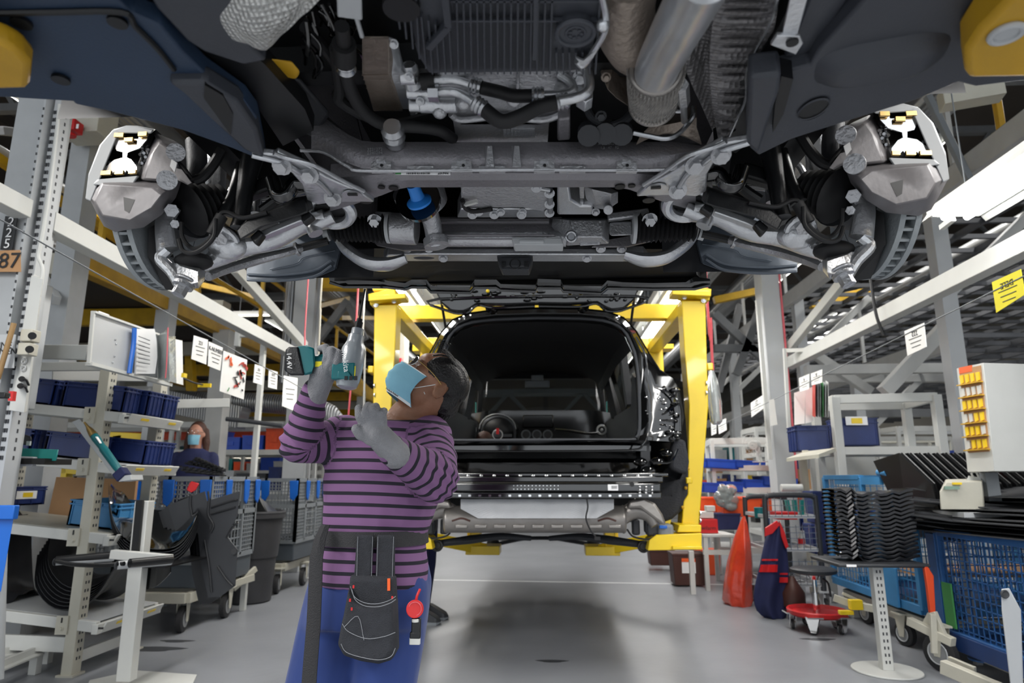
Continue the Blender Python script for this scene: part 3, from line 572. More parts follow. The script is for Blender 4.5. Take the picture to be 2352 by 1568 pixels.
for a, b in (((2020, 262), (2042, 262)), ((2056, 274), (2078, 274)), ((2080, 262), (2104, 261)), ((2048, 352), (2066, 352)), ((2080, 352), (2102, 352)), ((2112, 352), (2138, 352))): g.bar(P(*a, Y=1.2), P(*b, Y=1.2), .006, .009)
both('clip_tab', g, 'gold')
g = MB(); r2 = random.Random(3)
for k in range(10): g.cyl(P(2015 + r2.random() * 25, 290 + r2.random() * 45, Y=1.23), P(2015 + r2.random() * 30, 290 + r2.random() * 45, Y=1.21), .003); g.ball(P(2112 + r2.random() * 22, 300 + r2.random() * 45, Y=1.22), .004)
both('pad_pin', g, 'steel')
g = MB(); g.cyl(P(1965, 378, Y=1.18), P(1962, 376, Y=1.16), .019, n=20); g.cyl(P(1945, 310, Y=1.2), P(1942, 310, Y=1.17), .018, n=20); both('guide_pin_cap', g, 'cast')
g = MB().prism(Q([(1938, 335), (1952, 326), (1956, 343), (1944, 358)], Y=1.165), (0, .002, 0)); both('white_sticker', g, 'label')
g = MB().join(hull(Q([(1905, 385), (1930, 352), (1958, 345), (1950, 372), (1915, 390)], Y=1.19) + Q([(1905, 385), (1958, 345)], Y=1.21))); both('hose_bracket', g, 'caliper')
g = MB().join(hull(Q([(2045, 420), (2075, 412), (2072, 445), (2060, 452)], Y=1.1645) + Q([(2058, 425), (2068, 440)], Y=1.18))); both('caliper_pocket', g, 'black')
# ------------------------------------------------------------ between the axles: drain pan, steering rack, front rail
g = MB().prism(Q([(1058, 428), (1258, 428), (1268, 470), (1250, 488), (1200, 478), (1060, 478)], Z=1.83), (0, 0, .06)); build('transmission_pan', g, 'cast', car, bevel=.006)
g = MB()
for px in (1100, 1150, 1200): g.bolt(P(px, 486, Z=1.83), DN, .007)
for p in ((1232, 430), (1262, 443), (1262, 468), (1262, 488), (1085, 492), (1135, 492), (1198, 492)): g.bolt(P(*p, Z=1.825), DN, .008); 
g.tube(Q([(1262, 436), (1264, 486)], Z=1.825), .008, smooth=0); g.tube(Q([(1228, 430), (1262, 436)], Z=1.825), .006, smooth=0); build('pan_bolt', g, 'steel', car)
g = MB().bar(P(1068, 470, Z=1.82), P(1096, 462, Z=1.82), .008); build('pan_tag', g, 'offwhite', car)
g = MB().tube(Q([(1062, 460), (1070, 478), (1090, 485), (1130, 480)], Z=1.825), .006, 8); build('pan_cable', g, 'rubber', car)
g = MB().prism(Q([(1058, 480), (1250, 480), (1255, 500), (1050, 500)], Z=1.85), (0, 0, .05)); build('pan_rail', g, 'alu', car, bevel=.003)
g = MB(); g.prism(Q([(1280, 422), (1306, 422), (1312, 460), (1335, 474), (1362, 474), (1362, 494), (1280, 494)], Z=1.815), (0, 0, .05)); build('gearbox_bracket', g, 'alu', car, bevel=.005)
g = MB(); g.join(hull(Q([(1340, 425), (1400, 430), (1420, 440), (1420, 465), (1395, 482), (1365, 478), (1345, 455)], Z=1.83) + Q([(1360, 435), (1405, 445), (1400, 470), (1370, 468)], Z=1.81))); g.cyl(P(1397, 478, Z=1.81), P(1397, 482, Z=1.79), .011, .011); g.bolt(P(1368, 486, Z=1.81), DN, .007); g.prism(Q([(1330, 425), (1342, 425), (1342, 456), (1332, 456)], Z=1.8), (0, 0, .02)); build('differential', g, 'cast', car, bevel=.005)
# steering rack
rack = build('steering_rack', MB().cyl(P(1010, 548, Y=1.60), P(1300, 548, Y=1.60), .021, n=20), 'cast', car)
g = MB().prism(Q([(1000, 497), (1290, 497), (1310, 530), (1000, 530)], Y=1.62), (0, .03, 0)); g.bar(P(1005, 508, Y=1.6), P(1262, 508, Y=1.6), .014, .012); g.bar(P(1005, 540, Y=1.57), P(1275, 540, Y=1.57), .006, .006); g.bar(P(1010, 549, Y=1.57), P(1290, 549, Y=1.57), .004, .004); build('rack_beam', g, 'subframe', rack, bevel=.003)
g = MB().cyl(P(900, 524, Y=1.57), P(958, 527, Y=1.57), .040, n=24); g.join(hull(Q([(895, 500, 1.6), (955, 505, 1.6), (960, 545, 1.6), (905, 545, 1.6)], 0) + Q([(900, 498, 1.56), (950, 512, 1.55)], 0)))
g.bar(P(862, 495, Y=1.56), P(935, 500, Y=1.56), .02, .018); build('rack_end', g, 'cast', rack, bevel=.003)
g = MB().join(hull(Q([(1268, 500, 1.6), (1400, 500, 1.6), (1400, 560, 1.6), (1300, 565, 1.6), (1265, 520, 1.6)], 0) + Q([(1310, 505, 1.54), (1385, 505, 1.54), (1385, 545, 1.54), (1320, 545, 1.54)], 0)))
g.join(hull(Q([(1398, 512, 1.56), (1452, 508, 1.57), (1452, 540, 1.57), (1398, 542, 1.56), (1410, 505, 1.6), (1450, 540, 1.62)], 0))); g.join(hull(Q([(1330, 540, 1.58), (1380, 540, 1.58), (1380, 562, 1.58), (1330, 565, 1.58), (1335, 540, 1.64), (1378, 560, 1.64)], 0)))
g.bar(P(1395, 500, Y=1.56), P(1490, 488, Y=1.56), .02, .02); build('rack_gear_housing', g, 'cast', rack, bevel=.004)
g = MB(); c = P(1312, 543, Y=1.535); g.torus(c, (0, -1, -.2), .012, .004); g.cyl(c, c + V((0, .01, 0)), .009); g.bolt(P(862, 505, Y=1.545), DN, .013, .014); g.bolt(P(1492, 503, Y=1.545), DN, .013, .014); build('rack_bolt', g, 'steel', rack)
g = MB().prism(Q([(1175, 545), (1290, 545), (1295, 562), (1180, 562)], Y=1.565), (0, .05, 0)); g.prism(Q([(1192, 549), (1250, 549), (1250, 557), (1192, 557)], Y=1.56), (0, .05, 0)); build('steering_motor', g, 'lgrey', rack, bevel=.003)
g = MB(); bellows(g, P(888, 523, Y=1.575), P(762, 532, Y=1.57), .040, .026, 13, .009, 28); build('bellows_boot', g, 'rubber', rack)
g = MB(); bellows(g, P(1462, 523, Y=1.575), P(1600, 531, Y=1.57), .040, .026, 13, .009, 28); build('bellows_boot', g, 'rubber', rack)
g = MB(); g.cyl(P(890, 523, Y=1.575), P(898, 523, Y=1.575), .0405, n=24); g.cyl(P(1452, 523, Y=1.575), P(1460, 523, Y=1.575), .0405, n=24); g.cyl(P(744, 541, Y=1.57), P(756, 538, Y=1.57), .017); g.cyl(P(1606, 535, Y=1.57), P(1618, 538, Y=1.57), .017); build('boot_clamp', g, 'lgrey', rack)
g = MB().tube(Q([(1612, 537), (1680, 552)], Y=1.56), .010, 10, 0); both('tie_rod_thread', g, 'black')
g = MB().tube(Q([(1680, 552, 1.56), (1720, 563, 1.52), (1790, 578, 1.48), (1850, 595, 1.42), (1890, 612, 1.38)], 0), [.014, .013, .017, .016, .014], 12, 5, .8); g.cyl(P(1683, 553, Y=1.55), P(1690, 555, Y=1.55), .018, n=6); both('tie_rod', g, 'cast')
# blue capped column joint
g = MB().lathe(P(955, 430, Y=1.44), P(984, 488, Y=1.5), [(0, .06), (.4, .062), (.75, .058), (.95, .03), (1, .02)], 28); g.tube(Q([(984, 482, 1.5), (994, 520, 1.55), (1000, 560, 1.58)], 0), .023, 14, 4); g.cyl(P(1000, 548, Y=1.57), P(1003, 565, Y=1.57), .032); build('column_housing', g, 'cast', car)
c = P(960, 458, Y=1.40); axc = (P(955, 430, Y=1.36) - P(984, 488, Y=1.5)).normalized()
g = MB(); g.cyl(c + axc * .002, c - axc * .012, .052, n=28); g.ball(P(953, 488, Y=1.42), .012); build('column_cover', g, 'blackgloss', car)
g = MB(); g.lathe(P(964, 466, Y=1.38), P(948, 425, Y=1.34), [(0, .028), (.12, .029), (.2, .024), (.3, .016), (.7, .0145), (1, .014)], 24); build('protective_cap', g, 'bluecap', car, label='bright blue plastic protective cap')
# curved cast arms under the rack ends, front rail
g = MB().tube(Q([(1435, 585), (1480, 597), (1530, 590), (1575, 560), (1600, 530)], Y=1.68), [.02, .03, .03, .028, .02], 12, 6, .6); both('rail_horn', g, 'alu')
g = MB().prism(Q([(855, 552), (900, 548), (980, 560), (1005, 572), (925, 574), (865, 562)], Y=1.68), (0, .01, 0)); both('skid_plate', g, 'subframe')
g = MB().prism(Q([(925, 570), (1442, 570), (1440, 585), (928, 584)], Y=1.72), (0, .06, 0)); g.prism(Q([(890, 586), (1478, 587), (1488, 598), (1440, 601), (930, 600), (880, 597)], Z=1.815), (0, 0, .03)); rail = build('front_rail', g, 'alu', car, bevel=.003)
g = MB()
for px in (975, 1080, 1275, 1405):
    c = P(px, 592, Z=1.812); g.ball(c, (.032, .012, .003), 20, 6)
build('rail_slot', g, 'darkgrey', rail)
g = MB()
for px in (1018, 1348, 935, 985, 1380, 1428): g.bolt(P(px, 592 if px in (1018, 1348) else 570, Y=1.74 if px in (1018, 1348) else 1.7), DN, .009)
build('bolt', g, 'cast', rail)
g = MB().prism(Q([(1140, 578), (1225, 578), (1222, 600), (1215, 620), (1152, 620), (1143, 600)], Y=1.73), (0, .05, 0)); g.prism(Q([(1150, 590), (1216, 590), (1212, 612), (1156, 612)], Y=1.72), (0, .02, 0)); br = build('sensor_bracket', g, 'satin', car, bevel=.003)
g = MB()
for k in range(3):
    for s in (-1, 1): g.bar(P(1183 + s * 26 - 5, 601 + k * 5, Y=1.718), P(1183 + s * 26 + 5, 601 + k * 5, Y=1.718), .003)
g.torus(P(1183, 606, Y=1.719), (0, 1, 0), .014, .0015); build('bracket_slot', g, 'black', br)
# back wall behind the rail: dark radiator tray, clip lip at the very front
g = MB().prism(Q([(778, 575), (800, 570), (1590, 572), (1600, 630), (1610, 640), (1600, 652), (768, 645), (780, 620)], Z=1.86), (0, 0, .02)); build('undertray', g, 'trayblack', car)
g = MB(); lip = [(758, 628), (790, 622), (800, 632), (870, 636), (890, 645), (930, 650), (945, 642), (980, 642), (990, 656), (1080, 658), (1090, 642), (1140, 642), (1150, 652), (1230, 655), (1235, 640), (1288, 642), (1294, 655), (1380, 660), (1395, 644), (1430, 648), (1500, 650), (1575, 648), (1595, 635), (1630, 640)]
a = Q(lip, Y=2.10); b = Q([(x, max(y + 14, 658 + (x - 760) * .006 + (-10 if x < 775 or x > 1615 else 0))) for x, y in lip], Y=2.13)
g.sheet([a, [(p + q) / 2 + V((0, -.012, 0)) for p, q in zip(a, b)], b], (0, .012, 0)); g.tube(b, .006, 8, 0); build('front_lip', g, 'blackgloss', car)
g = MB().prism(Q([(772, 380), (1605, 380), (1625, 655), (765, 650)], Y=2.14), (0, .02, 0)); build('radiator_tray', g, 'trayblack', car)
for s in (0, 1):
    pts = [(566, 618), (566, 645), (640, 648), (720, 640), (768, 620), (780, 575), (775, 535), (700, 545), (640, 560), (600, 580)]
    g = MB(); c = V((0, 0, 0)); g.prism(Q(pts, Y=1.78), (0, .02, .01))
    for dy in (0, 13): g.tube(Q([(568, 630 + dy), (640, 632 + dy), (720, 622 + dy), (762, 598 + dy * .9)], Y=1.775), .004, 6)
    g.tube(Q([(620, 618), (680, 605), (700, 590), (770, 575)], Y=1.775), .002, 6)
    g.add([p + V((0, -.001, 0)) for p in Q([(640, 512), (775, 480), (778, 540), (640, 570)], Y=1.78)], [(0, 1, 2, 3)])
    if s: g = g.mirror(XC)
    build('wheel_arch_splash_guard', g, 'liner', car, bevel=.002)
# yellow lifting arms that carry the car
arm1 = thing('carrier_arm', 'yellow steel carrier arm holding the overhead car at the left picture edge', 'lifting arm', (-.75, .7, 1.7), 'carrier arms of the overhead car')
g = MB().prism(Q([(-220, 40), (0, 96), (45, 120), (70, 150), (66, 200), (60, 206), (-220, 215)], Z=1.72), (0, 0, .03)); g.prism(Q([(-220, 20), (-20, 80), (-20, 120), (-220, 120)], Z=1.73), (0, 0, .12)); build('support_plate', g, 'yellowdull', arm1, bevel=.008)
g = MB().bar(P(-180, 110, Z=1.76), P(-1200, 60, Z=1.76), .1, .1); g.bar(P(-1200, 60, Z=1.76), P(-1200, 60, Z=1.76) + V((0, 0, 1.6)), .1, .1); build('carrier_beam', g, 'yellowdull', arm1, bevel=.008)
arm2 = thing('carrier_arm', 'yellow steel carrier arm with grey bolt holding the overhead car at the right picture edge', 'lifting arm', (.8, .7, 1.7), 'carrier arms of the overhead car')
g = MB().prism(Q([(2320, 0), (2352, -30), (2600, -60), (2600, 190), (2352, 180), (2225, 182), (2217, 170), (2216, 120), (2250, 70)], Z=1.715), (0, 0, .05)); build('support_plate', g, 'yellowdull', arm2, bevel=.008)
g = MB().bar(P(2500, 110, Z=1.78), P(3600, 60, Z=1.78), .1, .1); g.bar(P(3600, 60, Z=1.78), P(3600, 60, Z=1.78) + V((0, 0, 1.6)), .1, .1); build('carrier_beam', g, 'yellowdull', arm2, bevel=.008)
c = P(2312, 78, Z=1.712); g = MB().cyl(c, c + V((0, 0, .02)), .014, n=20); g.torus(c, (0, 0, 1), .016, .004); build('bolt', g, 'lgrey', arm2); 
g = MB().prism(Q([(2310, -10), (2330, -10), (2300, 35), (2250, 72), (2222, 105), (2222, 85)], Z=1.74), (0, 0, .05)); build('rubber_pad', g, 'black', arm2)
# ================================================================ the second car on the line, seen from behind
XR = -.05
rc = thing('car', 'black unfinished car body seen from behind, tailgate open, hanging in the yellow carrier', 'car', (XR, 5.5, .85))
def sym(pts): return pts + [(2 * XR - p.x, p.y, p.z) for p in reversed(pts)]
outer = [(1237, 708), (1330, 709), (1395, 716), (1432, 730), (1462, 762), (1488, 808), (1515, 850), (1545, 868), (1562, 900), (1572, 960), (1576, 1010), (1578, 1060), (1560, 1100), (1500, 1115), (1237, 1115)]
def ringof(Y, sc=1., dz=0., pts=outer): r = Q(pts, Y=4.45); r = sym(r); return [V((XR + (V(p).x - XR) * sc, Y, (V(p).z - 1.5) * sc + 1.5 + dz)) for p in r]
g = MB(); rings = [ringof(4.42), ringof(4.7, 1.01), ringof(5.6, 1.02, .01), ringof(6.6, 1., -.0)]
g.loft(rings, cap=False); g.f = [f for k, f in enumerate(g.f) if not (k >= 30 and k % 30 in (4, 5, 23, 24))]
fr = [[V((XR + s * a, y, z)) for s, a, z in ((-1, .0, t), (1, .55, t), (1, .8, t - .04), (1, .93, t - .15), (1, .93, 1.2), (-1, .93, 1.2), (-1, .93, t - .15), (-1, .8, t - .04), (-1, .55, t))] for y, t in ((6.9, 1.9), (8.0, 1.82), (8.7, 1.65))]
g.loft(fr); g.b2((XR - .9, 4.6, 1.08), (XR + .9, 8.5, 1.14)); build('body_shell', g, 'blackgloss', rc)
# rear frame round the tailgate opening
inn = [(1237, 730), (1330, 731), (1385, 736), (1420, 748), (1440, 768), (1458, 810), (1466, 860), (1469, 930), (1469, 985), (1462, 1004), (1445, 1010), (1237, 1010)]
out2 = [(1237, 708), (1330, 709), (1395, 716), (1432, 730), (1462, 762), (1488, 808), (1515, 850), (1545, 868), (1562, 900), (1572, 960), (1576, 1010), (1450, 1030)]
out2 = out2[:-1] + [(1450, 1032)]
A = sym(Q(out2[:10] + [(1560, 1015), (1237, 1030)], Y=4.42)); B = sym(Q(inn, Y=4.36)); C2 = [V(p) + V((0, .12, 0)) for p in B]
g = MB().loft([A, [(V(a) * .35 + V(b) * .65) + V((0, -.05, 0)) for a, b in zip(A, B)], B, C2], cap=False); build('tailgate_frame', g, 'blackgloss', rc, smooth=60)
g = MB().tube(B + [B[0]], .011, 8, 2); build('rubber_seal', g, 'darkgrey', rc)
g = MB().tube([V(p) + V((0, -.02, 0)) for p in sym(Q([(1460, 775), (1482, 820), (1488, 900), (1490, 985), (1475, 1022), (1440, 1034), (1237, 1036)], Y=4.36))], .007, 8, 3); build('frame_lip', g, 'blackgloss', rc)
g = MB()
for k in range(14): c = P(1190 + k * 7.5, 716, Y=4.4); g.box(c, (.008, .02, .006))
for s, px in ((1, 1400), (-1, 1074)):
    for k in range(6): g.ball(P(px + (rnd() - .5) * 50, 725 + abs(k - 3) * 3, Y=4.38), .012, 8, 5)
build('roof_edge_clip', g, 'chrome', rc)
# sill band, valance, bumper beam
g = MB(); rows = []
for Y, y0 in ((4.42, 1012), (4.36, 1022), (4.36, 1034), (4.42, 1038), (4.40, 1052), (4.44, 1058), (4.38, 1062), (4.42, 1084), (4.5, 1092)):
    r = P(1500, y0, Y=Y); rows.append([V((XR + (r.x - XR) * t, Y + .1 * abs(t) ** 3, r.z)) for t in [k / 8 - 1 for k in range(17)]])
g.sheet(rows, (0, .01, 0)); build('tail_panel', g, 'blackgloss', rc)
g = MB()
for s in (-1, 1):
    for k, (px, py) in enumerate([(1490, 1080), (1510, 1060), (1530, 1040), (1470, 1060)]): q = P(px, py, Y=4.42); g.ball((XR + s * (q.x - XR), q.y, q.z), (.05, .04, .03), 10, 6)
build('rear_panel_fold', g, 'blackgloss', rc)
beam = build('bumper_beam', MB(), 'blackgloss', rc)
def bx(g, x0, y0, x1, y1, Y, d=.05): a, b = P(x0, y0, Y=Y), P(x1, y1, Y=Y); return g.b2(a, (b.x, Y + d, b.z))
g = MB(); bx(g, 966, 1094, 1524, 1107, 4.22); bx(g, 955, 1110, 1518, 1128, 4.19); bx(g, 955, 1130, 1520, 1144, 4.2); bx(g, 990, 1086, 1536, 1094, 4.25); build('beam_section', g, 'blackgloss', beam, bevel=.006)
g = MB()
for k in range(18): g.ball(P(985 + k * 30, 1092, Y=4.235), (.012, .005, .008), 8, 6)
for k in range(13):
    for r in range(2): g.box(P(1180 + k * 8.5, 1115 + r * 8, Y=4.185), (.006, .004, .005))
for k in range(22): g.box(P(1010 + k * 23, 1138, Y=4.193), (.016, .006, .012))
for k in range(9): g.ball(P(1470 + (k % 3) * 14, 1118 + (k // 3) * 7, Y=4.18), .008, 8, 6)
build('spot_weld', g, 'chrome', beam)
g = MB(); c = P(1452, 1112, Y=4.18); g.cyl(c, c + V((0, .01, 0)), .014); build('tow_hole', g, 'black', beam)
g = MB(); bx(g, 1396, 1112, 1420, 1126, 4.18, .004); build('part_label', g, 'label', beam)
g = MB()
for k in range(6): bx(g, 1405 + k * 2.2, 1115, 1406 + k * 2.2, 1122, 4.178, .001)
build('label_code', g, 'ink', beam)
# fabric-covered heat shield and silencer with its tailpipe
g = MB(); rows = []
for i in range(17):
    u = i / 16; rows.append([P(1058 + (1410 - 1058) * u + (v - .5) * 80 * (1 - 2 * u) * (v > .3), 1146 + v * 44, Y=4.28 - .05 * v + .006 * math.sin(u * 25)) for v in (0, .3, .5, .8, 1)])
g.sheet(rows, (0, .004, 0)); build('heat_shield', g, 'foilwhite', rc, label='silvery white cloth heat shield')
muf = build('silencer', MB().lathe(P(1022, 1192, Y=4.38), P(1436, 1192, Y=4.38), [(0, .05), (.0, .082), (.01, .09), (.02, .085), (.98, .085), (.99, .09), (1, .082), (1, .05)], 28), 'muffler', rc)
g = MB()
for k in range(9): c = P(1060 + k * 44, 1208, Y=4.31); g.box(c, (.08, .03, .025))
build('silencer_bead', g, 'muffler', muf, bevel=.006)
g = MB()
for px in (1060, 1395): g.tube(Q([(px - 22, 1196), (px, 1190), (px + 20, 1196)], Y=4.29), .006); 
build('hanger_bracket', g, 'brownbox', muf)
for s in (-1, 1):
    q = [P(*p[:2], Y=p[2]) for p in ((1425, 1190, 4.4), (1455, 1172, 4.38), (1490, 1180, 4.36), (1508, 1205, 4.34))]; g = MB().tube([(XR + s * (a.x - XR), a.y, a.z) for a in q], [.05, .055, .05, .04], 16); build('tail_pipe', g, 'muffler', rc)
    o = [P(*p, Y=4.25) for p in ((1448, 1150), (1480, 1143), (1505, 1156), (1522, 1180), (1532, 1206), (1520, 1204), (1495, 1185), (1470, 1166), (1442, 1168))]
    g = MB().prism([(XR + s * (a.x - XR), a.y, a.z) for a in o], (0, .1, 0)); build('tail_pipe_trim', g, 'muffler', rc, bevel=.015)
    o = [P(*p, Y=4.6) for p in ((1532, 1075), (1578, 1052), (1585, 1080), (1583, 1130), (1572, 1168), (1545, 1192), (1515, 1203), (1470, 1190), (1490, 1120))]
    g = MB().prism([(XR + s * (a.x - XR), a.y, a.z) for a in o], (0, .5, 0)); build('wheel_arch_liner', g, 'felt', rc, bevel=.02)
    g = MB()
    for p in ((1580, 1076), (1568, 1165), (1575, 1120)): a = P(*p, Y=4.58); g.ball((XR + s * (a.x - XR), a.y, a.z), .012, 10, 6)
    build('plastic_rivet', g, 'yellowdull', rc)
    # recess where the tail lamp will sit
    r3 = random.Random(5); g = MB()
    for k in range(34):
        a = P(1484 + r3.random() * 72, 892 + r3.random() * 118, Y=4.36 + r3.random() * .05); g.ball((XR + s * (a.x - XR), a.y, a.z), (.012 + r3.random() * .022, .02, .008 + r3.random() * .016), 8, 6)
    for path in ([(1478, 900), (1490, 930), (1482, 960), (1495, 990)], [(1496, 946), (1520, 952), (1545, 935), (1560, 925)], [(1500, 965), (1545, 966)], [(1500, 890), (1535, 900), (1560, 930), (1564, 990)], [(1488, 1000), (1520, 1004), (1555, 990)], [(1500, 1062), (1540, 1060), (1556, 1030)]):
        g.tube([(XR + s * (P(*p, Y=4.36).x - XR), 4.36, P(*p, Y=4.36).z) for p in path], .008, 6, 4)
    build('lamp_recess', g, 'blackgloss', rc)
    g = MB()
    for k in range(26):
        a = P(1484 + r3.random() * 74, 900 + r3.random() * 105, Y=4.34); g.ball((XR + s * (a.x - XR), a.y, a.z), (.005 + r3.random() * .01, .004, .004), 6, 4)
    build('highlight_bead', g, 'chrome', rc)  # small chrome beads scattered to imitate highlights on the gloss black recess
    o = [P(*p, Y=4.4) for p in ((1552, 1005), (1575, 1010), (1584, 1060), (1580, 1090), (1560, 1085), (1540, 1075), (1545, 1030))]; g = MB().prism([(XR + s * (a.x - XR), a.y, a.z) for a in o], (0, .15, 0)); build('bumper_corner', g, 'felt', rc, bevel=.02)
    # suspension arm and brake
    g = MB().tube([(XR + s * (P(*p[:2], Y=p[2]).x - XR), p[2], P(*p[:2], Y=p[2]).z) for p in ((1262, 1236, 4.9), (1330, 1232, 4.85), (1400, 1240, 4.75), (1488, 1252, 4.6))], [.03, .04, .05, .035], 12, 5, .6); build('suspension_arm', g, 'satin', rc)
    a = P(1478, 1255, Y=4.5); a = V((XR + s * (a.x - XR), a.y, a.z)); g = MB().cyl(a, a + V((0, .06, 0)), .035); g.torus(a, (0, 1, 0), .03, .01); build('arm_bushing', g, 'black', rc)
    g = MB()
    for p, d in (((1505, 1215), (.12, .1, .08)), ((1515, 1235), (.1, .12, .07)), ((1490, 1205), (.06, .08, .1)), ((1460, 1210), (.05, .06, .1))): a = P(*p, Y=4.5); g.box((XR + s * (a.x - XR), a.y, a.z), d)
    build('hub_carrier', g, 'satin', rc, bevel=.012)
    g = MB(); a = P(1527, 1222, Y=4.48); g.box((XR + s * (a.x - XR), a.y, a.z), (.1, .12, .11)); build('brake_caliper', g, 'gplastic', rc, bevel=.02)
    g = MB(); a = P(1523, 1210, Y=4.4); g.box((XR + s * (a.x - XR), a.y, a.z), (.05, .02, .02)); build('cable_plug', g, 'brightblue', rc, bevel=.004)
    g = MB().tube([(XR + s * (P(*p, Y=4.42).x - XR), 4.42, P(*p, Y=4.42).z) for p in ((1440, 1215), (1455, 1232), (1490, 1238), (1510, 1225))], .006, 8); build('brake_hose', g, 'rubber', rc)
g = MB().tube(Q([(1348, 1146), (1350, 1165), (1346, 1190), (1355, 1215), (1368, 1232)], Y=4.2), .005, 8); g.box(P(1372, 1236, Y=4.2), (.035, .02, .02)); build('hanging_cable', g, 'rubber', rc)
# parts seen under the body: front axle carrier far ahead
g = MB().tube(Q([(1128, 1252), (1170, 1243), (1210, 1236), (1270, 1236), (1310, 1242), (1370, 1252)], Y=7.6), .035, 10, 4, .6); g.ball(P(1133, 1252, Y=7.6), .08, 10, 6); g.ball(P(1362, 1252, Y=7.6), .08, 10, 6); build('front_axle_carrier', g, 'satin', rc)
g = MB()
for s in (-1, 1):
    o = [(XR + s * (P(*p, Y=7.8).x - XR), 7.8, P(*p, Y=7.8).z) for p in ((1250, 1232), (1300, 1236), (1320, 1226), (1345, 1224), (1352, 1242), (1310, 1244), (1290, 1238))]; g.prism(o, (0, .1, 0))
build('silver_shield', g, 'foilwhite', rc)
g = MB(); g.b2((XR - .75, 5.4, .86), (XR + .75, 8.4, 1.08)); build('underfloor', g, 'black', rc)
# interior
g = MB(); hs = []
for Y, w_, t in ((4.48, .66, 2.30), (5.4, .64, 2.33), (6.5, .60, 2.24)): hs.append([V((XR + w_ * math.sin(a) * (1 if abs(math.sin(a)) < .99 else 1), Y, t - .22 + .22 * math.cos(a) ** .6 if math.cos(a) > 0 else t - .22)) for a in [PI / 2 * (k / 6 - 1) for k in range(13)]])
g.sheet(hs, (0, 0, .01)); build('headliner', g, 'headliner', rc)
for s in (-1, 1):
    g = MB(); g.prism([(XR + s * .74, y, z) for y, z in ((4.45, 1.4), (4.45, 1.55), (4.62, 1.9), (4.75, 1.95), (4.85, 1.72), (6.9, 1.78), (7.3, 1.9), (7.3, 1.2), (4.45, 1.2))], (-s * .06, 0, 0)); g.bar((XR + s * .70, 5.1, 1.75), (XR + s * .66, 5.15, 2.25), .05, .12); g.bar((XR + s * .70, 6.1, 1.75), (XR + s * .62, 6.2, 2.25), .05, .08); g.bar((XR + s * .72, 7.5, 1.8), (XR + s * .60, 6.6, 2.25), .05, .06); build('side_trim', g, 'satin', rc)
    g = MB().add([(XR + s * .73, 5.2, 1.77), (XR + s * .73, 6.05, 1.77), (XR + s * .65, 6.1, 2.15), (XR + s * .65, 5.2, 2.15)], [(0, 1, 2, 3)]); build('side_window', g, 'glass', rc)
    g = MB().box((XR + s * .70, 7.0, 1.75), (.01, .05, .5)); build('pillar_edge', g, 'tealtray', rc)
g = MB(); g.b2((XR - .7, 4.5, 1.18), (XR + .7, 7.2, 1.24)); build('cabin_floor', g, 'black', rc)
dash = build('dashboard', MB().sheet([[V((XR + .76 * t, Y, z - .03 * t * t)) for t in [k / 6 - 1 for k in range(13)]] for Y, z in ((7.0, 1.35), (6.98, 1.68), (7.02, 1.78), (7.3, 1.86), (7.7, 1.86))], (0, .02, 0)), 'dash', rc)
rg = frame_of((1, 0, 0), (0, 0, 1))
g = MB(); c = P(1145, 985, Y=6.9)
g.ball(c, (.21, .08, .14), 24, 10); build('instrument_hood', g, 'black', dash)
g = MB(); g.torus(P(1145, 995, Y=6.7), (0, 1, .3), .17, .014, 28); g.ball(P(1143, 998, Y=6.72), (.05, .03, .06)); g.bar(P(1110, 1000, Y=6.7), P(1176, 1000, Y=6.7), .03, .03); build('steering_wheel', g, 'dash', dash)
g = MB(); g.torus(P(1143, 998, Y=6.65), (0, 1, 0), .05, .006, 20); g.tube([P(1143 + 42 * math.cos(a), 985 - 35 * math.sin(a), Y=6.8) for a in [PI * k / 10 for k in range(11)]], .006, 6, 0); build('chrome_ring', g, 'lgrey', dash)
g = MB(); g.box(P(1143, 990, Y=6.64), (.03, .01, .06)); build('red_tag', g, 'red', dash)
for px in (1083, 1382): c = P(px, 987, Y=6.85); g = MB().torus(c, (0, 1, 0), .045, .012, 24); g.ball(c, .02); build('air_vent', g, 'lgrey', dash)
for px in (1208, 1233, 1258): c = P(px, 998, Y=6.85); g = MB().torus(c, (0, 1, 0), .045, .008, 24); build('air_vent', g, 'gplastic', dash)
for px in (1208, 1233, 1258): c = P(px, 998, Y=6.85); g = MB().cyl(c, c + V((0, .05, 0)), .042, n=24); build('vent_core', g, 'black', dash)
g = MB(); g.box(P(1236, 967, Y=6.85), (.32, .02, .13)); build('display', g, 'blackgloss', dash, bevel=.01)
g = MB().tube(Q([(1275, 985, 6.85), (1310, 988, 6.82), (1350, 994, 6.82), (1375, 992, 6.85)], 0), .018, 8, 5, .5); build('dash_trim', g, 'steel', dash)
g = MB().add([(XR - .70, 7.75, 1.83), (XR + .70, 7.75, 1.83), (XR + .62, 6.65, 2.24), (XR - .62, 6.65, 2.24)], [(0, 1, 2, 3)]); build('windscreen', g, 'darkglass', rc)
g = MB(); g.box(P(1234, 882, Y=6.3), (.24, .03, .07)); g.box(P(1234, 868, Y=6.32), (.12, .03, .06)); build('rear_view_mirror', g, 'gplastic', rc, bevel=.01)
g = MB(); g.b2((XR - .66, 6.5, 2.18), (XR + .66, 6.62, 2.3)); build('roof_front_rail', g, 'headliner', rc)
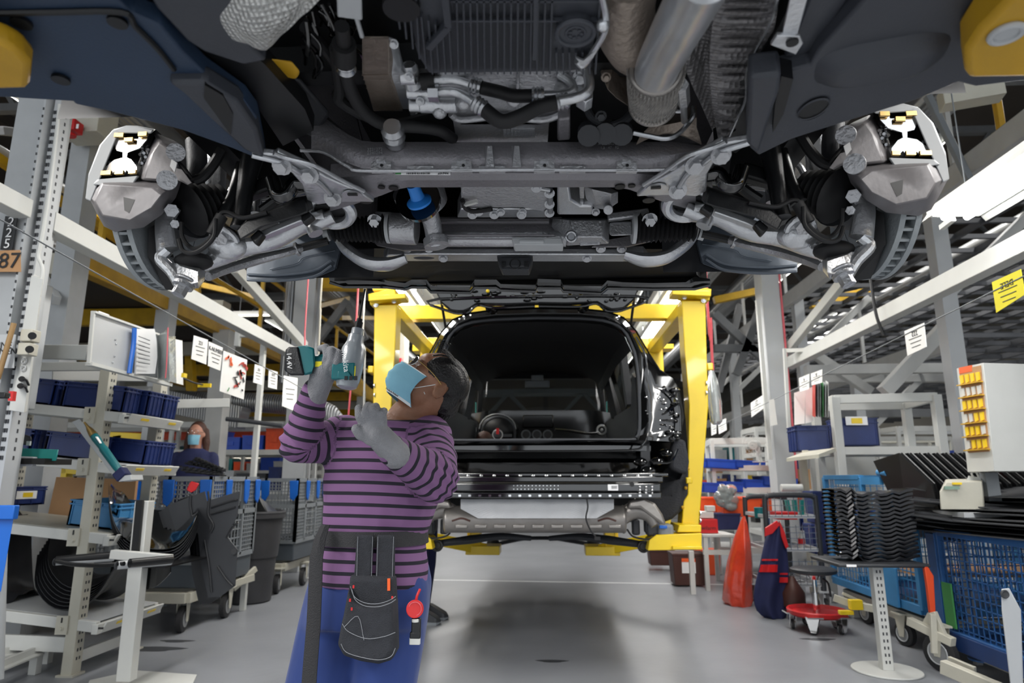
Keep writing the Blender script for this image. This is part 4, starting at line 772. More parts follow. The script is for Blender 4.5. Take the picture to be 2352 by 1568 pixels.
# tailgate held open above, with gas struts
lid = build('tailgate', MB(), 'blackgloss', rc)
half = [(1237, 696), (1300, 697), (1372, 694), (1388, 704), (1405, 711), (1432, 708), (1455, 690), (1466, 668), (1470, 640), (1440, 612), (1237, 600)]
o = [V((p.x, 4.05, p.z)) for p in Q(half, Y=4.05)]; full = [(2 * XR - p.x, p.y, p.z) for p in reversed(o[1:])] + o
g = MB(); A = [V(p) for p in full]; bk = [V((XR + (p.x - XR) * .93, 4.12, 2.3 + (p.z - 2.3) * .9)) for p in A]; g.prism(A, (0, .06, 0)); build('tailgate_panel', g, 'blackgloss', lid, bevel=.01)
g = MB(); g.tube(sym(Q([(1237, 703), (1330, 704), (1370, 697), (1395, 714), (1435, 710), (1462, 680)], Y=4.04))[:12], .009, 8, 4)
for k in range(40): g.ball(P(1035 + rnd() * 405, 668 + rnd() * 24, Y=4.04), (.01 + rnd() * .02, .012, .008), 6, 5)
build('tailgate_fold', g, 'blackgloss', lid)
g = MB()
for px, py in ((1205, 664), (1225, 665), (1310, 667), (1335, 667), (1120, 668)): g.ball(P(px, py, Y=4.02), .012, 8, 6)
build('yellow_plug', g, 'yellow', lid)
for s in (-1, 1):
    a, b = P(1460, 655, Y=4.1), P(1449, 745, Y=4.38); g = MB().cyl((XR + s * (a.x - XR), a.y, a.z), (XR + s * (b.x - XR), b.y, b.z), .009); build('gas_strut', g, 'black', rc)
    g = MB(); a = P(1340, 705, Y=4.25); g.tube([(XR + s * (P(*p, Y=q).x - XR), q, P(*p, Y=q).z) for p, q in (((1350, 690), 4.1), ((1345, 708), 4.25), ((1330, 716), 4.42))], .02, 8); build('hinge', g, 'blackgloss', rc)
# ------------------------------------------------------------ yellow carrier
yc = thing('hanging_carrier', 'yellow steel overhead carrier frame around the car with the open tailgate', 'carrier', (XR, 5.6, .3))
for s in (-1, 1):
    X = 1.10
    def mm(p): return V((XR + s * (p.x - XR), p.y, p.z))
    top, bend, low = P(1593, 690, Y=4.66), P(1597, 930, Y=4.66), P(1588, 1205, Y=4.52)
    g = MB(); fr_ = Q([(1566, 690), (1620, 690), (1627, 930), (1606, 1205), (1566, 1205), (1570, 1150), (1580, 1135), (1583, 930), (1572, 800)], Y=4.6); g.prism([mm(p) for p in fr_], (0, .16, 0)); build('post', g, 'yellow', yc, bevel=.006)
    g = MB(); g.bar(mm(P(1540, 676, Y=4.6)), mm(P(1628, 680, Y=4.6)), .14, .04); g.bar(mm(P(1592, 690, Y=4.66)), mm(P(1597, 664, Y=4.66)), .2, .16); g.bar(mm(P(1600, 662, Y=4.68)), mm(P(1600, 662, Y=4.68)) + V((0, 0, 1.4)), .12); build('post_head', g, 'yellow', yc, bevel=.005)
    g = MB()
    for p in ((1572, 682), (1616, 690), (1622, 676), (1608, 672)): g.bolt(mm(P(*p, Y=4.59)), (0, -1, 0), .012)
    build('bolt', g, 'steel', yc)
    g = MB(); g.prism([mm(p) for p in Q([(1560, 1205), (1611, 1205), (1611, 1222), (1556, 1222)], Y=4.42)], (0, .3, 0)); g.prism([mm(p) for p in Q([(1508, 1228), (1612, 1224), (1612, 1262), (1488, 1264), (1492, 1240)], Y=4.4)], (0, .2, 0)); g.prism([mm(p) for p in Q([(1545, 1254), (1613, 1254), (1613, 1262), (1545, 1262)], Y=4.37)], (0, .2, 0)); build('foot', g, 'yellow', yc, bevel=.005)
    g = MB(); g.bar(mm(P(1590, 692, Y=4.7)), mm(P(1500, 802, Y=6.9)), .12, .09); build('side_beam', g, 'yellow', yc, bevel=.005)
    g = MB(); q = P(1505, 810, Y=6.9); g.bar(mm(q) + V((0, 0, .15)), mm(q) - V((0, 0, 2.0)), .14); g.bar(mm(q) - V((.15, 0, -.05)), mm(q) + V((.18, 0, .05)), .2, .05); build('rear_post', g, 'yellow', yc, bevel=.005)
    q = P(1382, 1262, Y=7.3); g = MB(); g.box(mm(q), (.36, .3, .09)); g.box(mm(q) + V((s * .1, 0, .12)), (.14, .2, .24)); g.box(mm(q) + V((s * .14, -.1, .1)), (.02, .03, .3)); g.bar(mm(q), mm(V((1.12, 6.95, .6))), .12); build('rear_foot', g, 'yellow', yc, bevel=.006)
    g = MB()
    for p in ((1621, 880), (1621, 902), (1607, 1178), (1607, 1195)): g.bolt(mm(P(*p, Y=4.6)), (s, 0, 0), .012)
    build('bolt', g, 'steel', yc)
    g = MB(); g.box(mm(P(1630, 842, Y=4.62)), (.04, .04, .05)); g.box(mm(P(1582, 1103, Y=4.55)), (.04, .04, .04)); build('stop_block', g, 'yellow', yc, bevel=.006)
g = MB(); g.bar(P(905, 720, Y=5.6), P(1560, 718, Y=5.6), .12, .13); build('cross_beam', g, 'yellow', yc, bevel=.005)
g = MB(); g.bar(P(1150, 946, Y=9.3), P(1390, 962, Y=9.3), .2, .12); build('front_cross_beam', g, 'yellow', yc, bevel=.005)
g = MB(); g.bar(P(950, 790, Y=6.9), P(1530, 792, Y=6.9), .12, .12); build('rear_cross_beam', g, 'yellow', yc, bevel=.005)
# ================================================================ people
def seg_t(p, a, b):
    d = b - a; t = max(0, min(1, (p - a).dot(d) / d.length_squared)); return t, (p - (a + d * t)).length
def ell_loft(rows, Y0):
    rings = []
    for (x0, x1, y, dep) in rows:
        a, b = P(x0, y, Y=Y0), P(x1, y, Y=Y0); c = (a + b) / 2; rx = (b.x - a.x) / 2
        rings.append([c + V((rx * math.copysign(abs(math.cos(t)) ** .85, math.cos(t)), dep * math.copysign(abs(math.sin(t)) ** .85, math.sin(t)), 0)) for t in [2 * PI * k / 32 for k in range(32)]])
    return rings
YB = 2.14
wm = thing('person', 'person in purple and black striped jumper and blue mask driving a screw overhead', 'person', (-.62, YB, 0))
shR, elR, wrR = P(792, 1000, Y=2.13), P(690, 1018, Y=2.02), P(727, 893, Y=1.98)
shL, elL, wrL = P(985, 1008, Y=2.12), P(1000, 1098, Y=1.98), P(903, 1035, Y=1.84)
torso = [(868, 955, 948, .05), (805, 1005, 968, .085), (768, 1032, 988, .105), (755, 1040, 1010, .12), (752, 1036, 1050, .135), (752, 1022, 1100, .14), (750, 1006, 1150, .145), (746, 990, 1200, .145), (744, 976, 1232, .14), (740, 978, 1262, .15), (733, 982, 1300, .155), (730, 986, 1338, .155)]
# ---- body: head, neck, trunk, arms and legs in one skin
HF = V((-.70, -.36, .56)).normalized(); HR_ = HF.cross(V((.42, .12, .8))).normalized(); HU = HR_.cross(HF).normalized()   # face, its left-right axis, crown
HC = P(994, 888, Y=2.13); HM = Matrix((HR_, HF, HU)).transposed()
def H(x, y, z): return HC + HM @ V((x, y, z))
b = MB()
b.ball(H(0, -.005, .03), (.077, .098, .09), 24, 16, HM); b.ball(H(0, .03, -.035), (.062, .068, .075), 20, 14, HM); b.ball(H(0, .06, -.075), (.032, .032, .03), 14, 10, HM)
b.ball(H(0, .07, .048), (.05, .026, .034), 16, 10, HM)
b.limb([H(0, .088, .02), H(0, .112, -.02)], [.009, .015], 12); b.ball(H(0, .092, -.045), (.026, .012, .012), 12, 8, HM)
for s in (-1, 1):
    b.ball(H(s * .078, -.012, -.012), (.009, .022, .032), 14, 10, HM); b.ball(H(s * .03, .078, .012), (.013, .012, .012), 12, 8, HM)
b.limb([H(0, -.02, -.02), P(932, 962, Y=2.15), P(915, 1000, Y=2.16)], [.062, .064, .07], 20)
b.loft([[V((p.x, 2.15 + (p.y - 2.14) * .85, p.z)) + (V((-.55, 0, 0)) - V((p.x, 0, 0))) * .06 for p in r] for r in ell_loft(torso, YB)])
b.limb([shR, elR, wrR], [.05, .042, .026]); b.limb([shL, elL, wrL], [.052, .044, .028])
hipR, hipL = P(810, 1330, Y=2.16), P(905, 1330, Y=2.16)
kR, kL = V((hipR.x - .1, 2.14, .5)), V((hipL.x - .02, 2.12, .5)); aR, aL = V((kR.x - .04, 2.2, .09)), V((kL.x + .02, 2.18, .09))
b.limb([hipR, kR, aR], [.085, .055, .035]); b.limb([hipL, kL, aL], [.085, .055, .035])
b.limb([aR, aR + V((-.02, -.15, -.05))], [.035, .03]); b.limb([aL, aL + V((.02, -.15, -.05))], [.035, .03])
b.limb([wrR, P(742, 868, Y=1.95)], [.026, .03]); b.limb([wrL, P(878, 1012, Y=1.82)], [.028, .03])
remeshed('body', b, 'skin', wm, .006, 3)
# ---- striped jumper
b = MB(); b.loft(ell_loft(torso[1:], YB)); b.limb([shR, (shR + elR) / 2 + V((0, 0, -.01)), elR, (elR + wrR) / 2, wrR], [.07, .066, .062, .052, .036], 18)
b.limb([shL, (shL + elL) / 2, elL, (elL * .45 + wrL * .55), wrL], [.078, .078, .074, .058, .045], 18)
b.ball(P(870, 1065, Y=2.07), (.15, .085, .09), 20, 12)
def fold(p):
    q = V((p.x * 9, p.y * 9, p.z * 5)); n = noise.noise(q) * .008 + noise.noise(q * 2.4) * .0045
    for c in (elR, (shR + elR) / 2, elL, (shL + elL) / 2):
        d = (p - c).length
        if d < .15: n += .009 * math.sin((p - c).dot(V((.5, .2, .85))) * 170 + noise.noise(p * 14) * 3) * (1 - d / .15)
    d = (p - V((-.5, 2.14, 1.3))); d.z *= .3; return p + (d.normalized() * n if d.length > 0 else V((0, 0, 0)))
o, mb_ = remeshed('striped_jumper', b, 'purple', wm, .007, 3, post=fold)
at = o.data.attributes.new('st', 'FLOAT', 'POINT'); vals = []
for p in mb_.v:
    best = p.z + .02 * math.sin((p.x + .6) * 4) - .012 * math.cos((p.x + .45) * 7); side = None
    for sh, el, wr, rr in ((shR, elR, wrR, .085), (shL, elL, wrL, .095)):
        t1, d1 = seg_t(p, sh, el); t2, d2 = seg_t(p, el, wr); L1 = (el - sh).length; L2 = (wr - el).length
        if sh is shL and p.x < sh.x - .02 and p.y > 2.06: continue
        if sh is shR and p.x > sh.x - .0 and p.y > 2.0: continue
        if min(d1, d2) < rr and (t1 > .12 or d2 < d1):
            e1 = (el - sh).normalized(); e2 = (wr - el).normalized(); a1, a2 = (p - el).dot(e1), (p - el).dot(e2); arc = e1.angle(e2) * .06
            best = (L1 + arc * a1 / (a1 - a2)) if a1 > 0 and a2 < 0 else ((L1 + a1) if d1 < d2 else (L1 + arc + a2))
            best += (.013 if sh is shL else 0)
    vals.append(best)
at.data.foreach_set('value', vals)
m = MATS['purple']; nt = m.node_tree; N = nt.nodes; L = nt.links; b_ = N['Principled BSDF']
aa = N.new('ShaderNodeAttribute'); aa.attribute_name = 'st'; mu = N.new('ShaderNodeMath'); mu.operation = 'MULTIPLY'; mu.inputs[1].default_value = 1 / .033; L.new(aa.outputs['Fac'], mu.inputs[0])
fr2 = N.new('ShaderNodeMath'); fr2.operation = 'FRACT'; L.new(mu.outputs[0], fr2.inputs[0]); gt = N.new('ShaderNodeValToRGB'); gt.color_ramp.elements[0].position = .66; gt.color_ramp.elements[1].position = .70; L.new(fr2.outputs[0], gt.inputs[0])
mx = N.new('ShaderNodeMix'); mx.data_type = 'RGBA'; src = b_.inputs['Base Color'].links[0].from_socket; L.new(gt.outputs[0], mx.inputs[0]); L.new(src, mx.inputs[6]); mx.inputs[7].default_value = (*hx('#1c1a26'), 1); L.new(mx.outputs[2], b_.inputs['Base Color'])
g = MB().tube([P(928 + 50 * math.cos(a), 964 + 12 * math.sin(a) - 8 * math.cos(a), Y=2.14 - .085 * math.sin(a)) for a in [2 * PI * k / 24 for k in range(25)]], .006, 8, 0); build('neck_binding', g, 'black', wm)
# ---- trousers
b = MB(); b.loft(ell_loft([(738, 976, 1290, .14), (728, 985, 1340, .15), (712, 982, 1390, .15), (700, 975, 1430, .145)], YB)); b.limb([hipR, kR, aR + V((0, 0, .02))], [.125, .105, .085], 20); b.limb([hipR + V((-.03, 0, -.1)), kR, aR + V((0, 0, .02))], [.11, .10, .08], 20); b.limb([hipL, kL, aL + V((0, 0, .02))], [.12, .095, .08], 20)
remeshed('work_trousers', b, 'trousers', wm, .009, 3, post=lambda p: p + V((noise.noise(V((p.x * 14, p.y * 8, p.z * 4))), noise.noise(V((p.x * 12, 3, p.z * 4))), 0)) * .012)
for a in (aR, aL):
    g = MB(); g.join(hull([a + V(d) for d in ((-.045, .07, -.09), (.045, .07, -.09), (-.05, -.2, -.09), (.05, -.2, -.09), (-.04, .07, .03), (.04, .07, .03), (-.045, -.08, 0), (.045, -.08, 0), (-.045, -.19, -.05), (.045, -.19, -.05), (0, -.23, -.08))])); build('safety_shoe', g, 'satin', wm, bevel=.012)
# ---- belt, hanging strap, tool pouch, badge reel
rg0 = ell_loft([(741, 980, 1213, .152), (739, 982, 1246, .158)], YB); g = MB(); g.loft([rg0[0], rg0[1], [p + (V((-.55, 2.14, p.z)) - p) * .05 for p in rg0[1]], [p + (V((-.55, 2.14, p.z)) - p) * .05 for p in rg0[0]]], closed=True); build('belt', g, 'strap', wm)
g = MB().sheet([[P(x0, y, Y=YY), P(x0 + w_ * .5, y, Y=YY - .006), P(x0 + w_, y, Y=YY)] for x0, w_, y, YY in ((737, 20, 1205, 1.98), (722, 26, 1235, 1.96), (711, 30, 1280, 1.95), (708, 31, 1350, 1.95), (704, 32, 1430, 1.95), (697, 33, 1510, 1.95), (690, 34, 1600, 1.95))], (0, .004, 0)); build('hanging_strap', g, 'strap', wm)
pouch = build('tool_pouch', MB(), 'denim', wm)
def slab(pts, Y0, t, k=.012, n=0):
    A = [P(x, y, Y=Y0) for x, y in pts]; c = sum(A, V((0, 0, 0))) / len(A); g = MB(); g.loft([[p + V((0, t, 0)) for p in A], A, [c + (p - c) * .92 + V((0, -k, 0)) for p in A]]); return g
for o_ in ([(820, 1228), (858, 1228), (852, 1340), (812, 1340)], [(866, 1228), (906, 1228), (906, 1340), (862, 1340)]):
    build('pouch_loop', slab(o_, 1.962, .01, .004), 'denim', pouch, bevel=.003)
build('pouch_panel', slab([(805, 1320), (908, 1322), (912, 1400), (914, 1490), (900, 1515), (870, 1524), (830, 1518), (790, 1505), (776, 1480), (785, 1430), (800, 1370)], 1.955, .02, .012), 'denim', pouch, bevel=.006)
build('pouch_pocket', slab([(803, 1345), (812, 1372), (838, 1388), (868, 1390), (895, 1382), (910, 1372), (912, 1440), (913, 1488), (899, 1512), (870, 1520), (830, 1514), (792, 1500), (779, 1478), (787, 1430)], 1.93, .03, .03), 'denim', pouch, bevel=.01)
g = MB()
for pts in ([(805, 1346), (814, 1370), (838, 1384), (868, 1386), (895, 1378), (909, 1369)], [(808, 1353), (816, 1377), (838, 1391), (868, 1393), (895, 1385), (909, 1376)], [(786, 1432), (800, 1450), (840, 1466), (880, 1462), (908, 1452)], [(790, 1440), (822, 1415), (836, 1470)], [(783, 1478), (795, 1497), (830, 1509), (870, 1515), (898, 1507), (908, 1488)]): g.tube([P(x, y, Y=1.898) for x, y in pts], .0009, 4, 4)
for x in (822, 856, 868, 904): g.tube([P(x, 1232, Y=1.955), P(x - 3, 1325, Y=1.955)], .0008, 4, 0)
build('seam', g, 'stitch', pouch)
g = MB(); g.bar(P(893, 1328, Y=1.94), P(893, 1356, Y=1.94), .008, .003); build('red_label', g, 'orange', pouch)
g = MB()
for p in ((812, 1347), (804, 1378), (808, 1398), (901, 1372)): g.box(P(*p, Y=1.9), (.005, .002, .008))
build('bar_tack', g, 'red', pouch)
reel = build('badge_reel', MB().cyl(P(953, 1398, Y=1.96), P(953, 1398, Y=1.945), .0245, n=28).tube(Q([(965, 1352, 1.97), (958, 1368, 1.96), (955, 1382, 1.96)], 0), .004, 8), 'red', wm, bevel=.003)
g = MB(); g.torus(P(953, 1398, Y=1.944), (0, 1, 0), .018, .0012, 24); build('reel_ring', g, 'redpink', reel)
g = MB(); g.box(P(956, 1440, Y=1.955), (.026, .014, .05)); g.box(P(954, 1458, Y=1.955), (.03, .015, .018)); build('fob', g, 'blackplastic', reel, bevel=.003)
g = MB(); g.box(P(953, 1471, Y=1.955), (.03, .012, .02)); g.cyl(P(955, 1420, Y=1.955), P(955, 1428, Y=1.955), .012); build('fob_end', g, 'offwhite', reel, bevel=.002)
# ---- gloves: palm, five separate fingers curled on the drill grip
b = MB()
b.limb([wrR + V((-.002, 0, -.03)), P(738, 872, Y=1.955), P(748, 852, Y=1.945)], [.034, .037, .036], 16); b.ball(P(742, 858, Y=1.95), (.042, .03, .045), 16, 10)
for pts, r in (([(750, 850, 1.935), (762, 828, 1.905), (762, 806, 1.905), (745, 800, 1.93)], .0135), ([(745, 845, 1.94), (752, 818, 1.91), (748, 798, 1.915), (736, 800, 1.94)], .013),
               ([(758, 852, 1.935), (774, 832, 1.905), (778, 812, 1.91), (762, 802, 1.935)], .0135), ([(765, 862, 1.94), (778, 848, 1.915), (785, 832, 1.915), (778, 822, 1.935)], .012)):
    j = [P(x, y, Y=q) for x, y, q in pts]; b.limb(j, [r * 1.08, r, r * .95, r * .85], 12)
b.limb([P(752, 860, Y=1.96), P(768, 840, Y=1.985), P(772, 815, Y=1.985), P(760, 806, Y=1.96)], [.018, .014, .013, .011], 12)
remeshed('work_glove', b, 'glove', wm, .003, 2)
b = MB(); b.limb([wrL + V((.01, .0, -.01)), P(888, 1020, Y=1.82), P(868, 998, Y=1.80)], [.042, .038, .036], 16)
b.ball(P(858, 985, Y=1.79), (.04, .022, .048), 16, 10)
for pts, r in (([(838, 975, 1.79), (826, 955, 1.775), (824, 938, 1.79)], .0135), ([(850, 965, 1.785), (842, 942, 1.76), (846, 932, 1.775)], .014), ([(864, 962, 1.785), (858, 940, 1.76), (863, 934, 1.78)], .0138), ([(878, 968, 1.79), (877, 950, 1.77), (882, 944, 1.785)], .0125), ([(850, 1005, 1.80), (828, 998, 1.78), (818, 985, 1.77)], .0155)):
    j = [P(x, y, Y=q) for x, y, q in pts]; b.limb(j, [r * 1.15, r, r * .88], 12)
remeshed('work_glove', b, 'glove', wm, .003, 2)
# ---- hair with low knot, glasses, mask
b = MB(); b.ball(H(0, -.010, .034), (.083, .101, .086), 24, 16, HM); b.ball(H(0, -.065, -.01), (.062, .045, .06), 16, 10, HM); b.limb([H(0, -.075, -.02), P(1018, 928, Y=2.16), P(1010, 950, Y=2.16)], [.042, .036, .03], 14)
def hairpost(p):
    q = HM.transposed() @ (p - HC)
    if q.y > .042 + .8 * q.z and q.z > -.03: return HC + (p - HC) * .84
    if abs(q.x) > .055 and q.y > -.034 and q.z < .012 and q.z > -.05: return HC + (p - HC) * .8
    return p + (p - HC).normalized() * .0016 * math.sin(q.x * 330)
remeshed('hair', b, 'hair', wm, .0045, 2, post=hairpost)
g = MB(); r4 = random.Random(11)
for k in range(90):
    x = -.07 + .14 * r4.random(); y0 = .05 - r4.random() * .02
    pts = []
    for j in range(6):
        t = j / 5; a = t * 2.0; pts.append(H(x * (1 - .4 * t) + .003 * r4.random(), y0 - .155 * math.sin(a * .6) * .9, .121 * math.cos(a * .75) * (1 - (x / .11) ** 2) ** .5 + .004 * r4.random()))
    g.tube(pts, .0011, 4, 3)
for k in range(46):
    c = P(1012 + r4.random() * 26 - 13, 938 + r4.random() * 30 - 15, Y=2.12 + r4.random() * .04); a = r4.random() * 6; g.torus(c, (r4.random() - .5, -1, r4.random() - .5), .010 + r4.random() * .012, .0016, 10, 4, (a, a + .6))
for k in range(22):
    x = -.05 + .1 * r4.random(); g.tube([H(x, .03, .105), H(x * 1.2, .05 + r4.random() * .03, .125 + r4.random() * .02), H(x * 1.5, .03 + r4.random() * .05, .135 + r4.random() * .02)], .0005, 3, 3)
build('hair_strand', g, 'hair', wm, kind='stuff')
g = MB(); gl = build('glasses', MB(), 'gold', wm)
for s in (-1, 1):
    c = H(s * .034, .106, .022); g = MB(); ov = [c + HM @ V((.026 * math.cos(a), -.006 * abs(math.cos(a)) * (s * math.cos(a) > 0), .017 * math.sin(a))) for a in [2 * PI * k / 20 for k in range(20)]]; g.tube(ov + [ov[0]], .0016, 6, 0); build('rim', g, 'steel', gl)
    g = MB().prism(ov, HF * .0015); build('lens', g, 'lens', gl)
    g = MB().tube([c + HM @ V((s * .026, -.008, .004)), H(s * .078, .05, .02), H(s * .082, .0, .008), H(s * .08, -.02, -.004)], .0018, 6); build('temple', g, 'gold', gl)
g = MB().tube([H(-.009, .106, .026), H(0, .112, .029), H(.009, .106, .026)], .0015, 6); build('bridge', g, 'steel', gl)
rows = []
for i in range(15):
    v = i / 14; row = []
    for j in range(19):
        u = j / 9 - 1; wd = .064 - .012 * v * v; z = .002 - .108 * v
        dep = .142 - .014 * (v - .45) ** 2 * 4 - .085 * abs(u) ** 1.9 - .002 * (math.sin(v * 22)) * (1 - abs(u)); dep -= .018 * max(0, v - .7) / .3
        row.append(H(u * wd * (1.08 - .1 * abs(2 * v - 1)), dep, z))
    rows.append(row)
mk = build('face_mask', MB().sheet(rows, HF * .002), 'mask', wm, smooth=60, label='light blue pleated surgical mask')
g = MB(); g.sheet([[p + HF * .003 for p in rows[13]], [p + HF * .003 for p in rows[14]]], HF * .001); g.sheet([[p + HF * .003 for p in rows[0]], [p + HF * .003 - HU * .003 for p in rows[0]]], HF * .001); build('mask_edge', g, 'maskw', mk)
g = MB()
g.tube(Q([(959, 866, 2.06), (976, 905, 2.06)], 0), .0011, 6, 0); g.tube(Q([(949, 891, 2.05), (976, 887, 2.045), (1000, 883, 2.05)], 0), .0011, 6)
build('ear_loop', g, 'maskw', mk)
xd_ = (rows[13][2] - rows[13][7]).normalized(); nd_ = xd_.cross(rows[12][5] - rows[14][5]).normalized(); text('Made in Finland', .008, 'ink', mk, rows[13][5] + nd_ * .006, Matrix((xd_, nd_.cross(xd_), nd_)).transposed(), 'mask_print')

# ---- cordless screwdriver held overhead
dr = thing('cordless_drill', 'teal cordless screwdriver in a clear sleeve held up in the grey glove', 'power tool', P(790, 820, Y=1.93))
A, B = P(795, 893, Y=1.93), P(822, 755, Y=1.945)
dax = (B - A).normalized(); L_ = (B - A).length
bd = build('motor_body', MB().lathe(A, B, [(0, .018), (.03, .03), (.15, .036), (.35, .038), (.65, .036), (.72, .030), (.78, .0255), (.88, .025), (.9, .019), (1, .018)], 28), 'sleeve', dr, label='grey translucent sleeve over the motor')
g = MB(); g.cyl(A + dax * .03, A + dax * L_ * .62, .032, n=24); g.box(A + dax * .05 + V((-.008, -.008, 0)), (.07, .06, .05)); build('motor_casing', g, 'teal', dr, bevel=.004)
g = MB(); u = V((-.0, -.035, 0))
for k in range(3): g.box(P(795 + k * 11, 868, Y=1.888), (.009, .004, .012))
build('air_slot', g, 'black', dr)
g = MB(); g.join(hull([P(x, y, Y=q) for q in (1.888,) for x, y in ((776, 852), (800, 852), (806, 862), (803, 872), (774, 868))] + [P(x, y, Y=1.9) for x, y in ((776, 852), (800, 852), (806, 862), (803, 872), (774, 868))])); build('vent_panel', g, 'teal', dr, bevel=.002)
g = MB(); g.cyl(B - dax * .002, B + dax * .022, .012, n=20); g.cyl(B + dax * .02, B + dax * .032, .009, n=16); build('chuck', g, 'black', dr)
g = MB(); g.tube([B + dax * .03, P(829, 715, Y=1.985), P(838, 664, Y=2.04)], [.0035, .0035, .003], 8, 3); build('bit', g, 'black', dr)
g = MB(); g.limb([P(712, 836, Y=1.94), P(745, 828, Y=1.94), P(785, 822, Y=1.94)], [.026, .021, .024], 16); build('grip', g, 'teal', dr, smooth=60)
g = MB(); g.join(hull([P(x, y, Y=q) for q in (1.905, 1.965) for x, y in ((682, 796), (705, 792), (722, 800), (724, 830), (716, 858), (700, 862), (680, 850))])); build('battery_foot', g, 'teal', dr, bevel=.006)
g = MB(); g.join(hull([P(x, y, Y=q) for q in (1.90, 1.97) for x, y in ((656, 803), (664, 796), (686, 796), (684, 850), (700, 862), (668, 862), (653, 850))])); bt = build('battery', g, 'batt', dr, bevel=.006)
rt = frame_of(V((0.08, 0, 1)), V((-1, 0, .05))); text('14.4V', .022, 'label', bt, P(664, 828, Y=1.892), frame_of((.10, 0, -1), (1, 0, .10)), 'battery_print')
text('makita', .024, 'label', bd, P(793, 830, Y=1.886), frame_of((.18, 0, -1), (1, 0, .18)), 'maker_print')
g = MB(); g.box(P(732, 836, Y=1.915), (.02, .004, .016)); g.box(P(814, 852, Y=1.90), (.006, .004, .03)); build('rating_label', g, 'yellowpaper', dr)
g = MB(); g.box(P(779, 828, Y=1.93), (.016, .02, .03)); build('trigger', g, 'black', dr, bevel=.003)

# ---- the other people
def person(x, y, facing, h, name_label, top, legs, hairm, mask=True, tilt=0):
    t = thing('person', name_label, 'person', (x, y, 0)); c, s_ = math.cos(facing), math.sin(facing)
    def W(a, b_, z): return V((x + a * c - b_ * s_, y + a * s_ + b_ * c, z * h / 1.75))
    m = MB(); m.ball(W(0, 0, 1.66), (.075, .09, .1), 16, 12); m.ball(W(0, -.03, 1.6), (.055, .06, .07), 14, 10); m.limb([W(0, 0, 1.6), W(0, .01, 1.45)], [.055, .06]); m.ball(W(0, -.105, 1.63), .014, 8, 6)
    m.limb([W(-.16, 0, 1.42), W(-.2, -.02, 1.15), W(-.16, -.2, 1.02)], [.05, .04, .03]); m.limb([W(.16, 0, 1.42), W(.2, -.02, 1.15), W(.16, -.2, 1.02)], [.05, .04, .03])
    m.limb([W(0, 0, 1.34), W(0, 0, 1.0)], [.11, .11]); m.limb([W(-.09, 0, .95), W(-.1, -.01, .5), W(-.1, .02, .1)], [.08, .05, .04]); m.limb([W(.09, 0, .95), W(.1, -.01, .5), W(.1, .02, .1)], [.08, .05, .04])
    for sx in (-1, 1):
        for k in range(4): m.limb([W(sx * .16 - .02 + k * .014, -.21, 1.01), W(sx * .16 - .02 + k * .014, -.25, .98), W(sx * .16 - .02 + k * .014, -.26, .95)], [.01, .009, .008], 8)
        m.limb([W(sx * .13, -.2, 1.02), W(sx * .115, -.24, 1.0)], [.012, .01], 8); m.ball(W(sx * .076, .0, 1.64), (.014, .02, .03), 8, 6)
    remeshed('body', m, 'skin2', t, .009, 2)
    m = MB(); m.loft([[W(rx * math.cos(a), ry * math.sin(a), z) for a in [2 * PI * k / 20 for k in range(20)]] for rx, ry, z in ((.08, .08, 1.5), (.17, .11, 1.45), (.21, .13, 1.38), (.2, .14, 1.2), (.19, .14, 1.05), (.2, .14, .9))])
    m.limb([W(-.17, 0, 1.40), W(-.22, -.02, 1.14), W(-.17, -.19, 1.03)], [.07, .062, .045]); m.limb([W(.17, 0, 1.40), W(.22, -.02, 1.14), W(.17, -.19, 1.03)], [.07, .062, .045]); remeshed('work_jacket', m, top, t, .012, 2)
    m = MB(); m.limb([W(-.09, 0, .92), W(-.1, -.01, .5), W(-.1, .02, .12)], [.11, .085, .07]); m.limb([W(.09, 0, .92), W(.1, -.01, .5), W(.1, .02, .12)], [.11, .085, .07]); remeshed('work_trousers', m, legs, t, .012, 2)
    for sx in (-1, 1):
        m = hull([W(sx * .1 + a, b_, z) for a, b_, z in ((-.045, .08, 0), (.045, .08, 0), (-.05, -.2, 0), (.05, -.2, 0), (-.04, .08, .13), (.04, .08, .13), (-.04, -.06, .13), (.04, -.06, .13), (-.045, -.19, .06), (.045, -.19, .06), (0, -.23, .03))]); build('safety_shoe', m, 'satin', t, bevel=.01)
        m = hull([W(sx * .1 + a, b_, z) for a, b_, z in ((-.048, .085, 0), (.048, .085, 0), (-.053, -.2, 0), (.053, -.2, 0), (-.048, .085, .022), (.048, .085, .022), (0, -.235, .022), (-.053, -.2, .022), (.053, -.2, .022))]); build('shoe_sole', m, 'gplastic', t)
    m = MB(); m.ball(W(0, .025, 1.685), (.085, .09, .1), 14, 10)
    if hairm == 'hair2':
        for sx in (-1, 1): m.limb([W(sx * .075, .03, 1.68), W(sx * .09, .03, 1.56), W(sx * .1, .02, 1.46)], [.035, .04, .025])
    remeshed('hair', m, hairm, t, .009, 1)
    if mask:
        m = MB(); rws = [[W(u * (.062 - .01 * v), -.118 + .055 * abs(u) ** 1.8 - .01 * math.sin(PI * v), 1.635 - v * .1) for u in [k / 5 - 1 for k in range(11)]] for v in [k / 6 for k in range(7)]]; build('face_mask', m.sheet(rws, (0, -.003, 0)), 'mask', t)
        m = MB()
        for sx in (-1, 1): m.torus(W(sx * .032, -.108, 1.665), (0, 1, 0), .022, .002, 14, 4)
        m.bar(W(-.078, 0, 1.665), W(-.055, -.1, 1.665), .003); m.bar(W(.078, 0, 1.665), W(.055, -.1, 1.665), .003); build('glasses', m, 'steel', t)
    return t
q = P(452, 1000, Y=6.65); person(q.x, 6.65, math.radians(8), 1.75, 'person with long brown hair, glasses and mask in navy jacket behind the grey crates', 'jacket', 'jacket', 'hair2')
